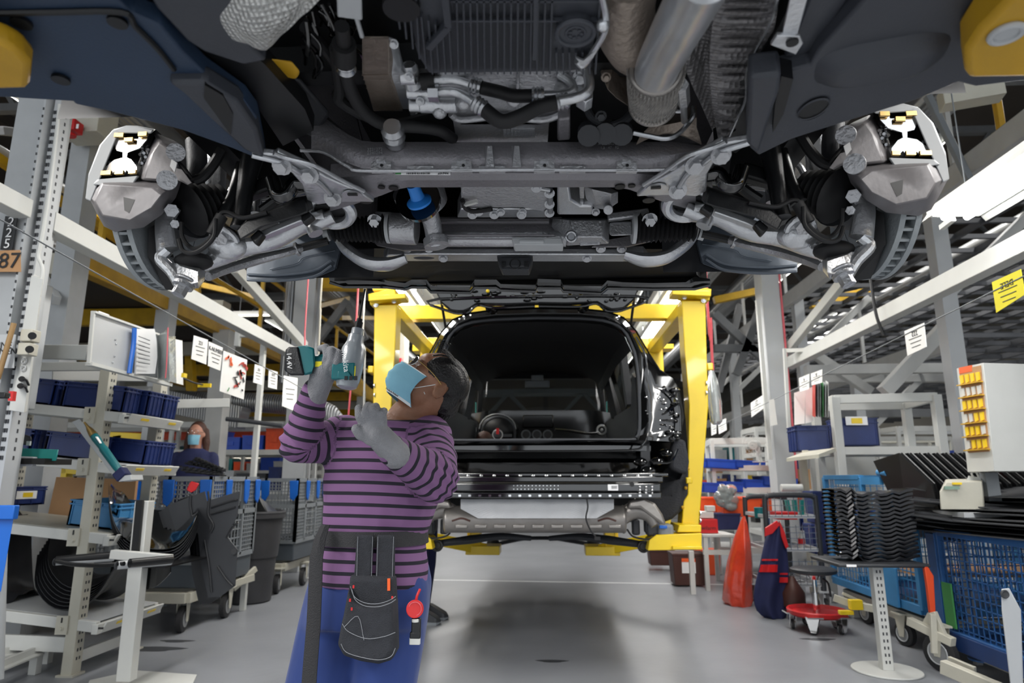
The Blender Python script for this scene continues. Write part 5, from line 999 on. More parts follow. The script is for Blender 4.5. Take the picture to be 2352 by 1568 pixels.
person(-1.10, 5.95, math.radians(80), 1.66, 'person mostly hidden behind the striped jumper, only navy leg and dark shoe showing', 'jacket', 'jacket', 'hair', mask=False)
q = P(1112, 1000, Y=6.55); tp = thing('person', 'brown haired head of a person behind the steering wheel of the far car', 'person', (q.x, 6.55, 1.25)); b = MB(); b.ball(q - V((0, 0, .06)), (.075, .09, .1)); b.limb([q - V((0, 0, .1)), q - V((0, 0, .25))], [.05, .06]); b.limb([q - V((.13, 0, .28)), q - V((-.13, 0, .28))], [.07, .07]); remeshed('body', b, 'skin2', tp, .009, 2); g = MB().ball(q - V((0, -.0, .04)), (.085, .1, .085), 16, 10); build('hair', g, 'hair2', tp)
# ================================================================ left side of the line
def B3(g, c, d, rz=0., tilt=0.):
    R = (Matrix.Rotation(rz, 3, 'Z') @ Matrix.Rotation(tilt, 3, 'Y')); return g.box(c, d, R)
def paper(name, label, cat, corners, m, group=None, t=.003, lines=0, head=None, X=None):
    'sheet hanging in the hall from its four corners (top left, top right, bottom right, bottom left)'
    a, b_, c, d = [V(q) for q in corners]; ctr = (a + b_ + c + d) / 4; n = (b_ - a).cross(d - a).normalized()
    root = thing(name, label, cat, ctr, group); build('sheet', MB().prism([a, b_, c, d], n * t), m, root)
    side = -n if (CAM - ctr).dot(n) < 0 else n; off = side * (t + .001 if side.dot(n) > 0 else .001)
    if lines:
        g = MB()
        for k in range(lines):
            v = .42 + .5 * k / lines; w0 = .18 + .05 * ((k * 7) % 3); p, q = a + (b_ - a) * w0 + (d - a) * v, a + (b_ - a) * (1 - w0) + (d - a) * v; g.bar(p + off, q + off, .0015, (d - a).length * .022, up=n.cross(q - p))
        build('printed_line', g, 'darkgrey', root)
    if head:
        x = (b_ - a).normalized() * (1 if (b_ - a).dot(RT) > 0 else -1); z = side; y = z.cross(x); text(head, (b_ - a).length * .2, 'ink', root, a + (b_ - a) * .5 + (d - a) * .25 + off * 1.5, Matrix((x, y, z)).transposed(), 'heading')
    return root
def crate_parts(root, L, W, H, m, t=.012, side_rib=True):
    'open stacking crate: L along x, W along y'
    g = MB(); g.b2((-L / 2, -W / 2, 0), (L / 2, W / 2, t))
    for s in (-1, 1): g.box((0, s * (W / 2 - t / 2), H / 2), (L, t, H)); g.box((s * (L / 2 - t / 2), 0, H / 2), (t, W, H))
    build('shell', g, m, root)
    g = MB()
    for z in (H - .006, H * .82):
        for s in (-1, 1): g.box((0, s * W / 2, z), (L + .016, .014, .010)); g.box((s * L / 2, 0, z), (.014, W + .016, .010))
    n = max(3, int(L / .09))
    for k in range(n + 1):
        x = -L / 2 + .02 + (L - .04) * k / n
        for s in (-1, 1): g.box((x, s * W / 2, H * .5 if k in (0, n) else H * .9), (.009, .012, H * .94 if k in (0, n) else H * .2))
    for k in (-1, -.35, .35, 1):
        for s in (-1, 1): g.box((s * L / 2, k * (W / 2 - .02), H * .5), (.012, .010, H * .94))
    build('rib', g, m, root, bevel=.0015)
def crate(label, c, rz, tilt, L, W, H, m='crate', group=None, lab=None):
    r = thing('storage_crate', label, 'crate', (0, 0, 0), group); crate_parts(r, L, W, H, m)
    if lab:
        g = MB()
        for s in (-1, 1): g.box((s * (L / 2 + .008), 0, H * .55), (.002, W * .5, H * .42))
        build('white_label', g, 'label', r); g = MB()
        for s in (-1, 1): g.box((s * (L / 2 + .010), .01, H * .55), (.002, W * .24, H * .24))
        build('yellow_label', g, 'yellow', r)
    r.rotation_euler = (0, tilt, rz); r.location = c; return r
TILT = .10
# ---- flow rack with tilted shelves
Xp = P(165, 1548, Y=4.26).x; rk = thing('flow_rack', 'cream steel flow rack with tilted shelves and slotted uprights by the left aisle', 'rack', (Xp, 4.6, 0))
def upright(root, x, y, z1, z0=0., w=.05, d=.085, m='cream', slots=True, fx=1):
    g = MB(); g.b2((x - w / 2 - .02, y - d / 2, z0), (x + w / 2, y + d / 2, z1)); u = build('upright', g, m, root, bevel=.003)
    if slots:
        g = MB(); z = z0 + .1
        while z < z1 - .05:
            g.box((x + fx * (w / 2 + .0005), y - .012, z), (.002, .012, .018)); g.box((x + fx * (w / 2 + .0005), y + .014, z), (.002, .012, .018)); z += .05
        build('slot', g, 'darkgrey', u, smooth=0)
    g = MB().box((x - .01, y, z0 + .006), (w + .06, d + .03, .012)); build('foot_plate', g, m, u); return u
Yn, Yf = 4.26, 4.87
for x, y, z1 in ((Xp, Yn, 2.12), (Xp, Yf, 1.95), (Xp - 1.1, Yn, 2.1), (Xp - 1.05, Yf, 1.95)): upright(rk, x, y, z1)
lv = [(955, 'a'), (1072, 'b'), (1232, 'c'), (1432, 'd')]
def lvz(y): return P(215, y, Y=Yn).z
for y, nm in lv:
    z = lvz(y); pl_ = dict(a=(300, 948), b=(288, 1058), c=(264, 1246), d=(240, 1434))[nm]; ext = P(*pl_, Y=Yn).x - Xp - .03
    def sz(x): return z - (x - Xp) * TILT
    g = MB()
    for yy in (Yn - .02, Yf): g.bar((Xp - 1.25, yy, sz(Xp - 1.25)), (Xp + ext, yy, sz(Xp + ext)), .04, .065)
    g.bar((Xp + ext, Yn - .05, sz(Xp + ext) - .01), (Xp + ext, Yf + .03, sz(Xp + ext) - .01), .04, .06); build('side_rail', g, 'offwhite', rk, bevel=.004)
    g = MB().sheet([[(Xp - 1.25, Yn, sz(Xp - 1.25) + .03), (Xp + ext, Yn, sz(Xp + ext) + .03)], [(Xp - 1.25, Yf, sz(Xp - 1.25) + .03), (Xp + ext, Yf, sz(Xp + ext) + .03)]], (0, 0, .004)); build('shelf_plate', g, 'lgrey' if nm != 'c' else 'cream', rk)
    g = MB().box((Xp + ext + .03, (Yn + Yf) / 2, sz(Xp + ext) - .005), (.012, Yf - Yn + .02, .075), Matrix.Rotation(.5, 3, 'Y')); build('front_lip', g, 'offwhite', rk, bevel=.003)
    g = MB()
    for q in (.25, .8): g.box((Xp + ext + .04, Yn + (Yf - Yn) * q, sz(Xp + ext) + .0), (.004, .09, .018), Matrix.Rotation(.5, 3, 'Y'))
    build('yellow_sticker', g, 'yellow', rk)
    g = MB(); g.box((Xp - .07, Yn - .05, z), (.075, .01, .11)); g.bolt((Xp - .07, Yn - .055, z - .02), (0, -1, 0), .012); build('bracket', g, 'cream', rk); g = MB(); g.box((Xp + .17, Yn - .042, sz(Xp + .17)), (.05, .004, .012)); g.box((Xp - .07, Yn - .057, z + .03), (.008, .004, .03)); build('slot', g, 'black', rk)
g = MB(); g.bar((Xp - 1.3, Yn - .01, .21), (Xp - .03, Yn - .01, .18), .03, .09); g.bar((Xp, Yn, .1), (Xp, Yf, .1), .03, .07); g.bar((Xp - 1.1, Yn, 1.95), (Xp, Yn, 1.95), .03, .06); g.bar((Xp - 1.0, Yf, 1.85), (Xp, Yf, 1.85), .03, .09); g.bar((Xp - .7, Yf - .2, 1.72), (Xp + .4, Yf + .3, 1.80), .03, .07); build('cross_member', g, 'offwhite', rk, bevel=.003)
# crates on the two upper shelves
def onshelf(y, x, off=.0): return lvz(y) - (x - Xp) * TILT + .037 + off
for i, (x, yy, L, lab) in enumerate(((Xp - .62, Yn + .11, .44, 'long navy crate at the left end of the top flow rack shelf, nearest lane'), (Xp - .12, Yn + .11, .44, 'navy crate behind the slotted upright on the top shelf, nearest lane'), (Xp + .01, Yn + .30, .28, 'navy crate on the top shelf, in the middle lane beside the lip'), (Xp + .01, Yn + .49, .28, 'navy crate at the far end of the top flow rack shelf'))):
    crate(lab, (x, yy, onshelf(955, x)), 0, TILT, L, .175, .175, group='navy crates on the top rack shelf')
for i, (x, yy, L, lab) in enumerate(((Xp - .66, Yn + .11, .3, 'navy crate with a grey flap, left end of the second flow rack shelf'), (Xp - .24, Yn + .11, .34, 'navy crate with scooped front left of the upright on the second shelf'), (Xp + .02, Yn + .30, .3, 'navy crate behind the hung screwdriver on the second shelf'), (Xp + .02, Yn + .49, .28, 'navy crate at the far end of the second flow rack shelf'))):
    crate(lab, (x, yy, onshelf(1072, x)), 0, TILT, L, .175, .165, group='navy crates on the second rack shelf')
g = MB().prism(Q([(205, 985), (265, 990), (262, 1010), (210, 1004)], Y=4.0), (0, .004, 0)); 
# electric screwdriver in its sheet-metal holder
sd = thing('corded_screwdriver', 'slim teal and brass screwdriver hanging tilted on its sheet metal holder', 'power tool', P(240, 1030, Y=3.95))
a, b_ = P(205, 985, Y=3.95), P(282, 1092, Y=3.90); ax = (b_ - a).normalized()
g = MB().lathe(a - ax * .05, b_, [(0, .008), (.08, .012), (.12, .018), (.3, .022), (.33, .026)], 16, True); build('nose', MB().lathe(a - ax * .06, a + ax * .06, [(0, .006), (.3, .009), (.5, .016), (.8, .022), (1, .024)], 18), 'gold', sd)
build('motor_body', MB().lathe(a + ax * .05, b_ - ax * .04, [(0, .021), (.1, .024), (.35, .020), (.4, .024), (.9, .022), (1, .019)], 18), 'teal', sd); build('battery', MB().box(b_ - ax * .01 + V((.0, 0, -.0)), (.06, .06, .07), frame_of(ax, (0, 1, 0))), 'jacket', sd, bevel=.006)
g = MB().bar(P(222, 1003, Y=3.915), P(232, 1018, Y=3.915), .02, .004); build('name_label', g, 'label', sd)
g = MB().prism(Q([(165, 968), (182, 962), (298, 1090), (300, 1100), (270, 1104), (262, 1095)], Y=4.0), (0, .004, 0)); g.prism(Q([(262, 1095), (300, 1090), (302, 1102), (272, 1106)], Y=3.88), (0, .12, 0)); build('holder', g, 'lgrey', sd, bevel=.002)
# cardboard, blue crate and the black wheel-arch liners stored on the rack
g = MB().prism([(Xp - .85, Yf + .1, .86), (Xp - .18, Yf + .1, .83), (Xp - .18, Yf + .1, 1.19), (Xp - .82, Yf + .1, 1.21)], (0, .03, 0)); tag(build('cardboard_sheet', g, 'cardboard'), 'plain brown cardboard sheet standing behind the cream rack', 'cardboard')
crate('small light blue ribbed crate beside the upright on the third shelf', (Xp - .10, Yn + .34, onshelf(1232, Xp - .10)), 0, TILT, .34, .4, .17, 'ltblue')
def liner_stack(name, label, pts, n, step, m='arch', group=None, t=.004, width=.36):
    'nested black plastic shells: each is one curved sheet'
    c0 = V(pts[0]); root = thing(name, label, 'plastic part stack', c0, group)
    for k in range(n):
        rows = []
        for j in range(9):
            v = j / 8 - .5; row = []
            for p in cr(pts, 4): row.append(V(p) + V(step) * k + V((0, width * v, .03 * math.cos(v * 5) + .012 * math.sin(v * 19))))
            rows.append(row)
        build('arch_liner', MB().sheet(rows, (.0, 0, t)), m, root, smooth=50)
    return root
zz = lvz(1432) + .06
liner_stack('liner_stack', 'black nested wheel liners like a barrel on the lowest rack shelf', [(Xp - .42, Yn + .29, zz + .36), (Xp - .40, Yn + .29, zz + .16), (Xp - .25, Yn + .29, zz + .03), (Xp - .05, Yn + .29, zz + .05), (Xp + .08, Yn + .29, zz + .2), (Xp + .1, Yn + .29, zz + .34)], 7, (.012, 0, .022))
liner_stack('liner_stack', 'dark row of upright ribbed plastic liners at the far left of the lowest rack shelf', [(Xp - 1.1, Yn + .29, zz + .55), (Xp - 1.06, Yn + .29, zz + .3), (Xp - 1.0, Yn + .29, zz + .06), (Xp - .9, Yn + .29, zz + .02)], 9, (.04, 0, .004))
# ---- stand with a padded top in front of the rack
st = thing('work_stand', 'white metal stand with black padded arms and flat base plate, lower left', 'stand', P(300, 1560, Z=0))
Ys = 3.98; fz = P(300, 1560, Z=0)
g = MB().bar(P(290, 1562, Y=Ys), P(333, 1150, Y=Ys), .085, .07, up=(0, 1, 0)); build('post', g, 'offwhite', st, bevel=.004)
g = MB().prism(Q([(205, 1566), (310, 1543), (452, 1553), (420, 1620), (180, 1620)], Z=.0), (0, 0, .012)); build('base_plate', g, 'offwhite', st, bevel=.003)
g = MB().bar(P(322, 1148, Y=Ys - .05), P(310, 1275, Y=Ys - .05), .04, .02, up=(0, 1, 0)); build('rubber_pad', g, 'black', st)
g = MB().bar(P(258, 1272, Y=Ys - .1), P(392, 1284, Y=Ys - .1), .05, .05); build('cross_plate', g, 'offwhite', st, bevel=.003)
g = MB(); g.cyl(P(270, 1298, Y=Ys - .35), P(393, 1288, Y=Ys - .12), .022, n=18); g.cyl(P(128, 1290, Y=Ys - .2), P(262, 1280, Y=Ys - .02), .020, n=18); build('arm_tube', g, 'lgrey', st)
g = MB(); g.cyl(P(298, 1293, Y=Ys - .35), P(394, 1284, Y=Ys - .14), .024, n=18); g.cyl(P(128, 1286, Y=Ys - .2), P(258, 1274, Y=Ys - .04), .021, n=18); g.tube(Q([(128, 1288, Ys - .22), (170, 1296, Ys - .26), (230, 1298, Ys - .33), (285, 1294, Ys - .35)], 0), .012, 10); build('foam_sleeve', g, 'blackplastic', st)
g = MB(); g.cyl(P(128, 1290, Y=Ys - .2), P(126, 1290, Y=Ys - .2), .021, n=18); g.cyl(P(270, 1298, Y=Ys - .35), P(268, 1298, Y=Ys - .35), .023, n=18); build('end_cap', g, 'darkgrey', st)
g = MB().bar(P(334, 1288, Y=Ys - .27), P(366, 1284, Y=Ys - .2), .01, .03); build('yellow_label', g, 'yellow', st)
g = MB(); g.ball(P(297, 1326, Y=Ys), .012); g.cyl(P(297, 1326, Y=Ys), P(303, 1326, Y=Ys), .008); build('clamp_knob', g, 'lgrey', st)
g = MB(); rws = [[P(332 + 60 * u, 1300 + 14 * v + (1 - u) * 40 * v + 10 * math.sin(PI * u) * v, Y=Ys + .05) for u in [k / 8 for k in range(9)]] for v in (0, .5, 1)]; build('splash_lip', g.sheet(rws, (0, .006, 0)), 'blackgloss', st)
g = MB(); g.b2((P(300, 1290, Y=4.1).x, 3.95, P(300, 1296, Y=4.1).z), (P(470, 1290, Y=4.4).x, 4.75, P(300, 1292, Y=4.1).z)); build('rest_plate', g, 'black', st)
# ---- stack of black wheel-arch liners
LY = 4.42
ls = thing('liner_stack', 'glossy black nested wheel arch liners heaped on the padded stand', 'plastic part stack', P(400, 1350, Y=LY))
F0 = [(249, 1112), (252, 1150), (262, 1195), (285, 1230), (325, 1258), (375, 1262), (412, 1246), (440, 1215), (455, 1180)]; B0 = [(262, 1118), (283, 1128), (300, 1150), (318, 1162), (345, 1172), (372, 1168), (395, 1160), (418, 1150), (445, 1138)]
for k in range(6):
    rows = []
    for j in range(9):
        v = j / 8; row = [P(fx + (bx2 - fx) * v, fy + (by - fy) * v + k * 7 * (1 - v * .4) + 4 * math.sin(v * 8 + fx * .05), Y=LY - .14 + .42 * v + .05 * math.sin(PI * v)) for (fx, fy), (bx2, by) in zip(F0, B0)]
        rows.append(cr(row, 3))
    build('arch_liner', MB().sheet(rows, (0, 0, .004)), 'blackgloss' if k < 2 else 'arch', ls, smooth=60)
for k, dy in enumerate((0, .03, .06, .09)):
    o_ = [(385, 1160), (470, 1128), (475, 1150), (550, 1128), (545, 1185), (520, 1230), (545, 1262), (540, 1345), (505, 1370), (478, 1372), (462, 1300), (455, 1225), (425, 1205), (405, 1225)]
    A_ = [P(x - k * 7, y + k * 5, Y=LY + .02 + dy) for x, y in o_]; rows = [[p for p in A_]]
    build('guard_panel', MB().prism(A_, (0, .006, 0)), 'arch' if k else 'satin', ls)
g = MB()
for pts in ([(438, 1135), (437, 1160), (445, 1205)], [(478, 1128), (480, 1150), (478, 1180), (490, 1205), (484, 1222)], [(484, 1165), (530, 1150), (545, 1148)], [(484, 1180), (540, 1164)], [(520, 1235), (535, 1210), (547, 1200)], [(500, 1300), (520, 1330), (535, 1345)], [(470, 1240), (480, 1300), (486, 1360)]): g.tube(Q(pts, Y=LY + .012), .007, 6, 4)
g.cyl(P(537, 1266, Y=LY + .01), P(537, 1266, Y=LY), .02); build('moulded_ridge', g, 'arch', ls)
g = MB(); g.join(hull(Q([(428, 1125), (438, 1104), (458, 1110), (450, 1126), (440, 1132)], Y=LY + .1) + Q([(430, 1125), (455, 1112)], Y=LY + .16))); tag(build('red_grip', g, 'red', bevel=.006), 'red plastic grip lying on top of the black wheel liners', 'handle')
# ---- big grey folding boxes on white dollies
def pallet_box(label, x0, x1, y0, y1, z0, z1, group):
    r = thing('folding_box', label, 'pallet box', ((x0 + x1) / 2, (y0 + y1) / 2, z0), group)
    g = MB(); g.b2((x0, y0, z0), (x1, y1, z0 + .22)); build('base', g, 'gplasticD', r, bevel=.01)
    for face in ('front', 'side', 'far', 'back'):
        if face in ('front', 'far'): o_, u_, L = V((x0, y0 if face == 'front' else y1, z0 + .2)), V((1, 0, 0)), x1 - x0
        else: o_, u_, L = V((x1 if face == 'side' else x0, y0, z0 + .2)), V((0, 1, 0)), y1 - y0
        nrm = u_.cross(V((0, 0, 1))); H_ = z1 - z0 - .2; g = MB()
        for t in (0, .3, .7, 1): g.bar(o_ + u_ * L * t, o_ + u_ * L * t + V((0, 0, H_)), .03, .03)
        for z in (0, H_ * .55, H_ - .02): g.bar(o_ + V((0, 0, z)), o_ + u_ * L + V((0, 0, z)), .03, .04)
        for s0, s1 in ((0, .3), (.7, 1)):                           # lattice walls
            n = int(L * .3 / .035)
            for k in range(1, n): g.bar(o_ + u_ * L * (s0 + (s1 - s0) * k / n), o_ + u_ * L * (s0 + (s1 - s0) * k / n) + V((0, 0, H_)), .007, .012)
            n = int(H_ / .035)
            for k in range(1, n): z = V((0, 0, H_ * k / n)); g.bar(o_ + u_ * L * s0 + z, o_ + u_ * L * s1 + z, .012, .010)
        for k in range(1, 6): t = .3 + .4 * k / 6; g.bar(o_ + u_ * L * t + V((0, 0, 0)), o_ + u_ * L * (t + .0) + V((0, 0, H_ * .55)), .009, .012); g.bar(o_ + u_ * L * t + V((0, 0, H_ * .68)), o_ + u_ * L * t + V((0, 0, H_ - .03)), .009, .012)
        for k in range(1, 5): z = V((0, 0, H_ * .55 * k / 5)); g.bar(o_ + u_ * L * .3 + z, o_ + u_ * L * .7 + z, .012, .012)
        g.b2(*[(o_ + u_ * L * .38 + V((0, 0, H_ * .62)) - nrm * .02), (o_ + u_ * L * .62 + V((0, 0, H_ * .72)) + nrm * .0)]); build('lattice_wall', g, 'gplastic', r, smooth=0)
        for t in (.30, .70, .97):
            g = MB(); c = o_ + u_ * L * t + V((0, 0, H_ * .80)) + nrm * .02; g.add([c + u_ * a * .05 + V((0, 0, z)) + nrm * n_ for n_ in (0, .015) for a, z in ((-1, .11), (1, .11), (1, -.04), (.2, -.11), (-.7, -.08))], [(4, 3, 2, 1, 0), (5, 6, 7, 8, 9), (0, 1, 6, 5), (1, 2, 7, 6), (2, 3, 8, 7), (3, 4, 9, 8), (4, 0, 5, 9)]); build('blue_latch', g, 'brightblue', r, bevel=.006)
    return r
def caster(parent, c, r=.085, w=.04, rz=0., plate='cream', fork=True):
    c = V(c); ax = V((math.cos(rz), math.sin(rz), 0)); g = MB().lathe(c - ax * w / 2, c + ax * w / 2, [(0, r * .9), (.12, r), (.88, r), (1, r * .9)], 28); wl = build('caster_wheel', g, 'tyre', parent)
    g = MB().cyl(c - ax * (w / 2 + .004), c + ax * (w / 2 + .004), r * .62, n=24); build('hub', g, 'wheel', wl); g = MB().cyl(c - ax * (w / 2 + .01), c + ax * (w / 2 + .01), r * .16, n=10); g.torus(c - ax * (w / 2 + .004), ax, r * .6, .004, 24, 6); build('axle', g, 'lgrey', wl)
    if fork:
        g = MB(); 
        for s in (-1, 1): g.prism([c + ax * s * (w / 2 + .012) + V((-ax.y, ax.x, 0)) * a + V((0, 0, z)) for a, z in ((-.02, -.02), (.02, -.02), (.05, r + .05), (-.05, r + .05))], ax * .005)
        g.box(c + V((0, 0, r + .055)), (.12, .12, .012)); build('fork', g, plate, wl)
def dolly(label, x0, x1, y0, y1, z, wr, wheels, m='cream', group=None):
    r = thing('dolly', label, 'dolly', ((x0 + x1) / 2, (y0 + y1) / 2, 0), group); g = MB()
    for x in (x0, x1): g.bar((x, y0, z), (x, y1, z), .06, .08)
    for y in (y0, (y0 + y1) / 2, y1): g.bar((x0, y, z), (x1, y, z), .06, .08)
    build('frame', g, m, r, bevel=.004)
    for x, y, a in wheels: caster(r, (x, y, wr), wr, .05, a, m)
    g = MB(); g.bar((x1 + .02, y1 - .1, z - .05), (x1 + .12, y1 + .12, z + .1), .03, .05); g.bar((x1 + .04, y1 - .2, z), (x1 + .14, y1 + .05, z + .03), .02, .06); build('tow_hitch', g, m, r, bevel=.003); return r
dolly('white dolly with rubber wheels under the nearest grey folding box', -4.0, -2.86, 5.35, 6.2, .27, .1, ((-2.92, 5.42, .2), (-2.84, 5.98, .1), (-3.9, 5.45, 0), (-3.9, 6.0, 0)), group='white dollies on the left')
dolly('farther white dolly beyond the dark waste bin', -4.0, -2.85, 7.25, 8.2, .26, .1, ((-2.88, 7.2, .2), (-2.8, 7.75, .1), (-3.9, 7.3, 0), (-3.9, 8.0, 0)), group='white dollies on the left')
pallet_box('grey lattice folding box with blue latches on the nearer dolly', -3.95, -2.78, 5.42, 6.28, .33, 1.215, 'grey folding boxes')
pallet_box('grey lattice folding box on the farther dolly behind the bin', -3.95, -2.76, 7.3, 8.15, .32, 1.20, 'grey folding boxes')
# black trims on top of the nearer box
tr = thing('black_trim_pile', 'black slotted plastic trims piled across the top of the nearer grey box', 'plastic part stack', P(480, 1085, Y=5.6))
r5 = random.Random(2)
for k in range(9):
    a, b_ = P(405 + r5.random() * 50, 1052 + k * 4, Y=5.4 + r5.random() * .3), P(505 + r5.random() * 15, 1076 + k * 2, Y=5.5 + r5.random() * .3); g = MB().bar(a, b_, .05, .010)
    for t in range(7): p = a + (b_ - a) * (t + .5) / 7; g.box(p + V((0, -.02, .008)), (.02, .05, .012))
    build('trim_strip', g, 'blackplastic', tr)
# waste bin with folded liner edge
wb = thing('waste_bin', 'tall dark grey round waste bin between the two grey boxes', 'bin', (-2.98, 6.75, 0)); c = V((-2.98, 6.75, 0))
build('barrel', MB().lathe(c, c + V((0, 0, .86)), [(0, .2), (.02, .215), (.48, .235), (.5, .25), (.93, .275), (.94, .3), (1, .3)], 36), 'bin', wb)
g = MB().torus(c + V((0, 0, .86)), (0, 0, 1), .29, .016, 36); build('rim', g, 'bin', wb); g = MB().cyl(c + V((0, 0, .80)), c + V((0, 0, .865)), .27, n=30); build('rubbish', g, 'black', wb)
g = MB(); g.join(hull([c + V(d) for d in ((-.12, -.25, .86), (.22, -.2, .86), (-.02, -.2, 1.02), (.12, -.2, 1.02), (-.1, .1, .86), (.2, .1, .86), (0, .1, 1.0))])); tag(build('tool_box', g, 'blackplastic', bevel=.01), 'black plastic case lying on the open waste bin', 'case'); g = MB(); g.box(c + V((.04, -.255, .94)), (.07, .005, .1)); tag(build('paper_label', g, 'label'), 'white label card propped on the case over the waste bin', 'label')
# ---- things at the very left edge
g = MB(); cb = thing('blue_bin', 'bright blue plastic bin cut by the lower left picture edge', 'bin', P(-60, 1350, Y=2.9))
g.join(hull(Q([(-160, 1190), (34, 1172), (28, 1190), (2, 1360), (-160, 1360)], Y=2.85) + Q([(-160, 1190), (30, 1175), (2, 1360), (-160, 1360)], Y=3.02))); build('shell', g, 'brightblue', cb, bevel=.01); g = MB().bar(P(-160, 1176, Y=2.84), P(38, 1176, Y=2.84), .03, .06); build('rim', g, 'brightblue', cb, bevel=.004)
tt = thing('parts_tray', 'teal plastic parts tray on a bracket shelf at the left edge', 'tray', P(60, 1060, Y=3.55))
g = MB(); g.join(hull(Q([(-80, 1025), (135, 1032), (130, 1058), (-80, 1058)], Y=3.4) + Q([(-80, 1030), (120, 1036), (118, 1058), (-80, 1058)], Y=3.62))); g.join(hull(Q([(-80, 1022), (50, 1018), (55, 1032), (-80, 1034)], Y=3.5) + Q([(-80, 1022), (50, 1026)], Y=3.66))); build('shell', g, 'tealtray', tt, bevel=.006)
g = MB(); g.bar(P(-80, 1056, Y=3.38), P(80, 1060, Y=3.38), .03, .05); g.bar(P(-80, 1078, Y=3.5), P(48, 1071, Y=3.5), .03, .02); sh2 = build('shelf_edge', g, 'lgrey', tt, bevel=.003)
g = MB(); g.box(P(108, 1060, Y=3.45), (.13, .2, .03)); build('shelf_mat', g, 'black', tt)
g = MB(); g.cyl(P(20, 940, Y=3.62), P(10, 1060, Y=3.62), .022, n=16); g.cyl(P(12, 1090, Y=3.7), P(-2, 1560, Y=3.7), .022, n=16); build('support_tube', g, 'lgrey', tt)
bt2 = thing('tool_battery', 'black tool battery and lamp head lying on the teal tray', 'battery', P(45, 1008, Y=3.5)); g = MB(); g.join(hull(Q([(24, 1003), (60, 998), (72, 1002), (74, 1022), (26, 1020)], Y=3.46) + Q([(24, 1003), (70, 1002), (72, 1022), (28, 1020)], Y=3.58))); build('case', g, 'batt', bt2, bevel=.008); g = MB().box(P(66, 1018, Y=3.45), (.02, .01, .024)); build('contact_plate', g, 'lgrey', bt2)
g = MB(); 
for i, p in enumerate([(15, 988, 4.05), (45, 985, 4.1)]): 
    cr_ = crate(('blue crate with yellow card at the far left behind the socket post' if i else 'blue crate at the left picture edge under the socket post'), P(p[0], p[1] + 35, Y=5.6 + i * .2), 0, 0, .28, .3, .2, group='blue crates behind the socket post', lab=True)
crate('small blue crate with yellow card low at the left edge', P(12, 1160, Y=4.9), 0, 0, .3, .4, .14, lab=True)
for lb, a, b_ in (('pale steel channel lying on the floor before the slotted column', (-60, 1522), (112, 1478)), ('second pale steel channel lower in front of the first', (-60, 1560), (85, 1500))):
    A_, B_ = P(*a, Z=.12), P(*b_, Z=.12); g = MB().bar(A_, B_, .09, .012); g.bar(A_ + V((0, -.045, .02)), B_ + V((0, -.045, .02)), .008, .05); g.bar(A_ + V((0, .045, .02)), B_ + V((0, .045, .02)), .008, .05); g.bar(A_ - V((0, 0, .12)) * .9, A_, .05); g.bar(B_ - V((0, 0, .12)), B_, .05); tag(build('steel_channel', g, 'offwhite', bevel=.002), lb, 'channel')
# ---- column, socket post, sign numbers, lamp-red alarm box
co = thing('steel_column', 'grey steel column with slotted strip and number plate 225', 'column', (-2.85, 3.22, 0)); c0 = P(112, 240, Y=3.12)
xr = c0.x; g = MB(); g.b2((xr - .2, 3.14, 0), (xr - .03, 3.34, 4.4)); build('box_section', g, 'greycol', co, bevel=.005)
g = MB(); g.b2((xr - .03, 3.12, 0), (xr - .018, 3.31, 4.4)); g.b2((xr - .0, 3.16, 0), (xr + .034, 3.24, 4.4)); build('slotted_strip', g, 'lgrey', co)
g = MB(); z = 1.3
while z < 3.22:
    for yy in (3.155,):
        for dx in (.007, .020): g.box((xr + dx, yy + .002, z), (.008, .006, .02))
    g.box((xr + .0345, 3.21, z), (.002, .01, .02)); g.box((xr - .0235, 3.117, z), (.006, .004, .014)); z += .045
build('slot', g, 'darkgrey', co, smooth=0)
g = MB().tube(Q([(137, 240), (128, 320), (110, 460), (93, 560), (88, 590), (98, 620), (90, 680)], Y=3.095), .009, 8); build('cable', g, 'offwhite', co)
g = MB(); a, b_ = P(10, 493, Y=3.12), P(34, 568, Y=3.12); g.prism([P(12, 496, Y=3.12), P(40, 498, Y=3.12), P(28, 575, Y=3.12), P(0, 573, Y=3.12)], (0, .003, 0)); pl = build('number_plate', g, 'black', co)
for ch, p in (('2', (25, 508)), ('2', (20, 533)), ('5', (16, 558))): text(ch, .075, 'label', pl, P(p[0], p[1] + 2, Y=3.117), frame_of((1, 0, 0), (0, 0, 1)), 'digit')
g = MB().prism(Q([(-40, 576), (46, 574), (48, 624), (-46, 624)], Y=3.1), (0, .003, 0)); n2 = build('tan_card', g, 'cardboard', co); text('487', .12, 'ink', n2, P(8, 600, Y=3.095), frame_of((1, 0, 0), (.12, 0, 1)), 'card_number')
sp = thing('socket_post', 'white vertical power socket post with black sockets beside the column', 'socket post', P(45, 940, Y=3.08))
def sq(x, y, Yq=3.08): return P(x, y, Y=Yq)
g = MB().join(hull([sq(72, 632), sq(98, 640), sq(20, 942), sq(55, 948), sq(80, 630, 3.18), sq(100, 640, 3.18), sq(22, 940, 3.18), sq(62, 945, 3.18)])); build('housing', g, 'offwhite', sp, bevel=.003)
for (x, y) in ((76, 772), (70, 803)):
    g = MB().box(sq(x - 6, y, 3.04), (.06, .06, .06)); sb = build('socket_box', g, 'cream', sp, bevel=.004); g = MB().cyl(sq(x - 2, y - 1, 3.01), sq(x - 2, y - 1, 3), .018, n=18); build('socket', g, 'black', sb)
for (x, y) in ((55, 829), (53, 845)): g = MB().torus(sq(x, y, 3.07), (0, 1, 0), .012, .003, 16); build('outlet', g, 'lgrey', sp)
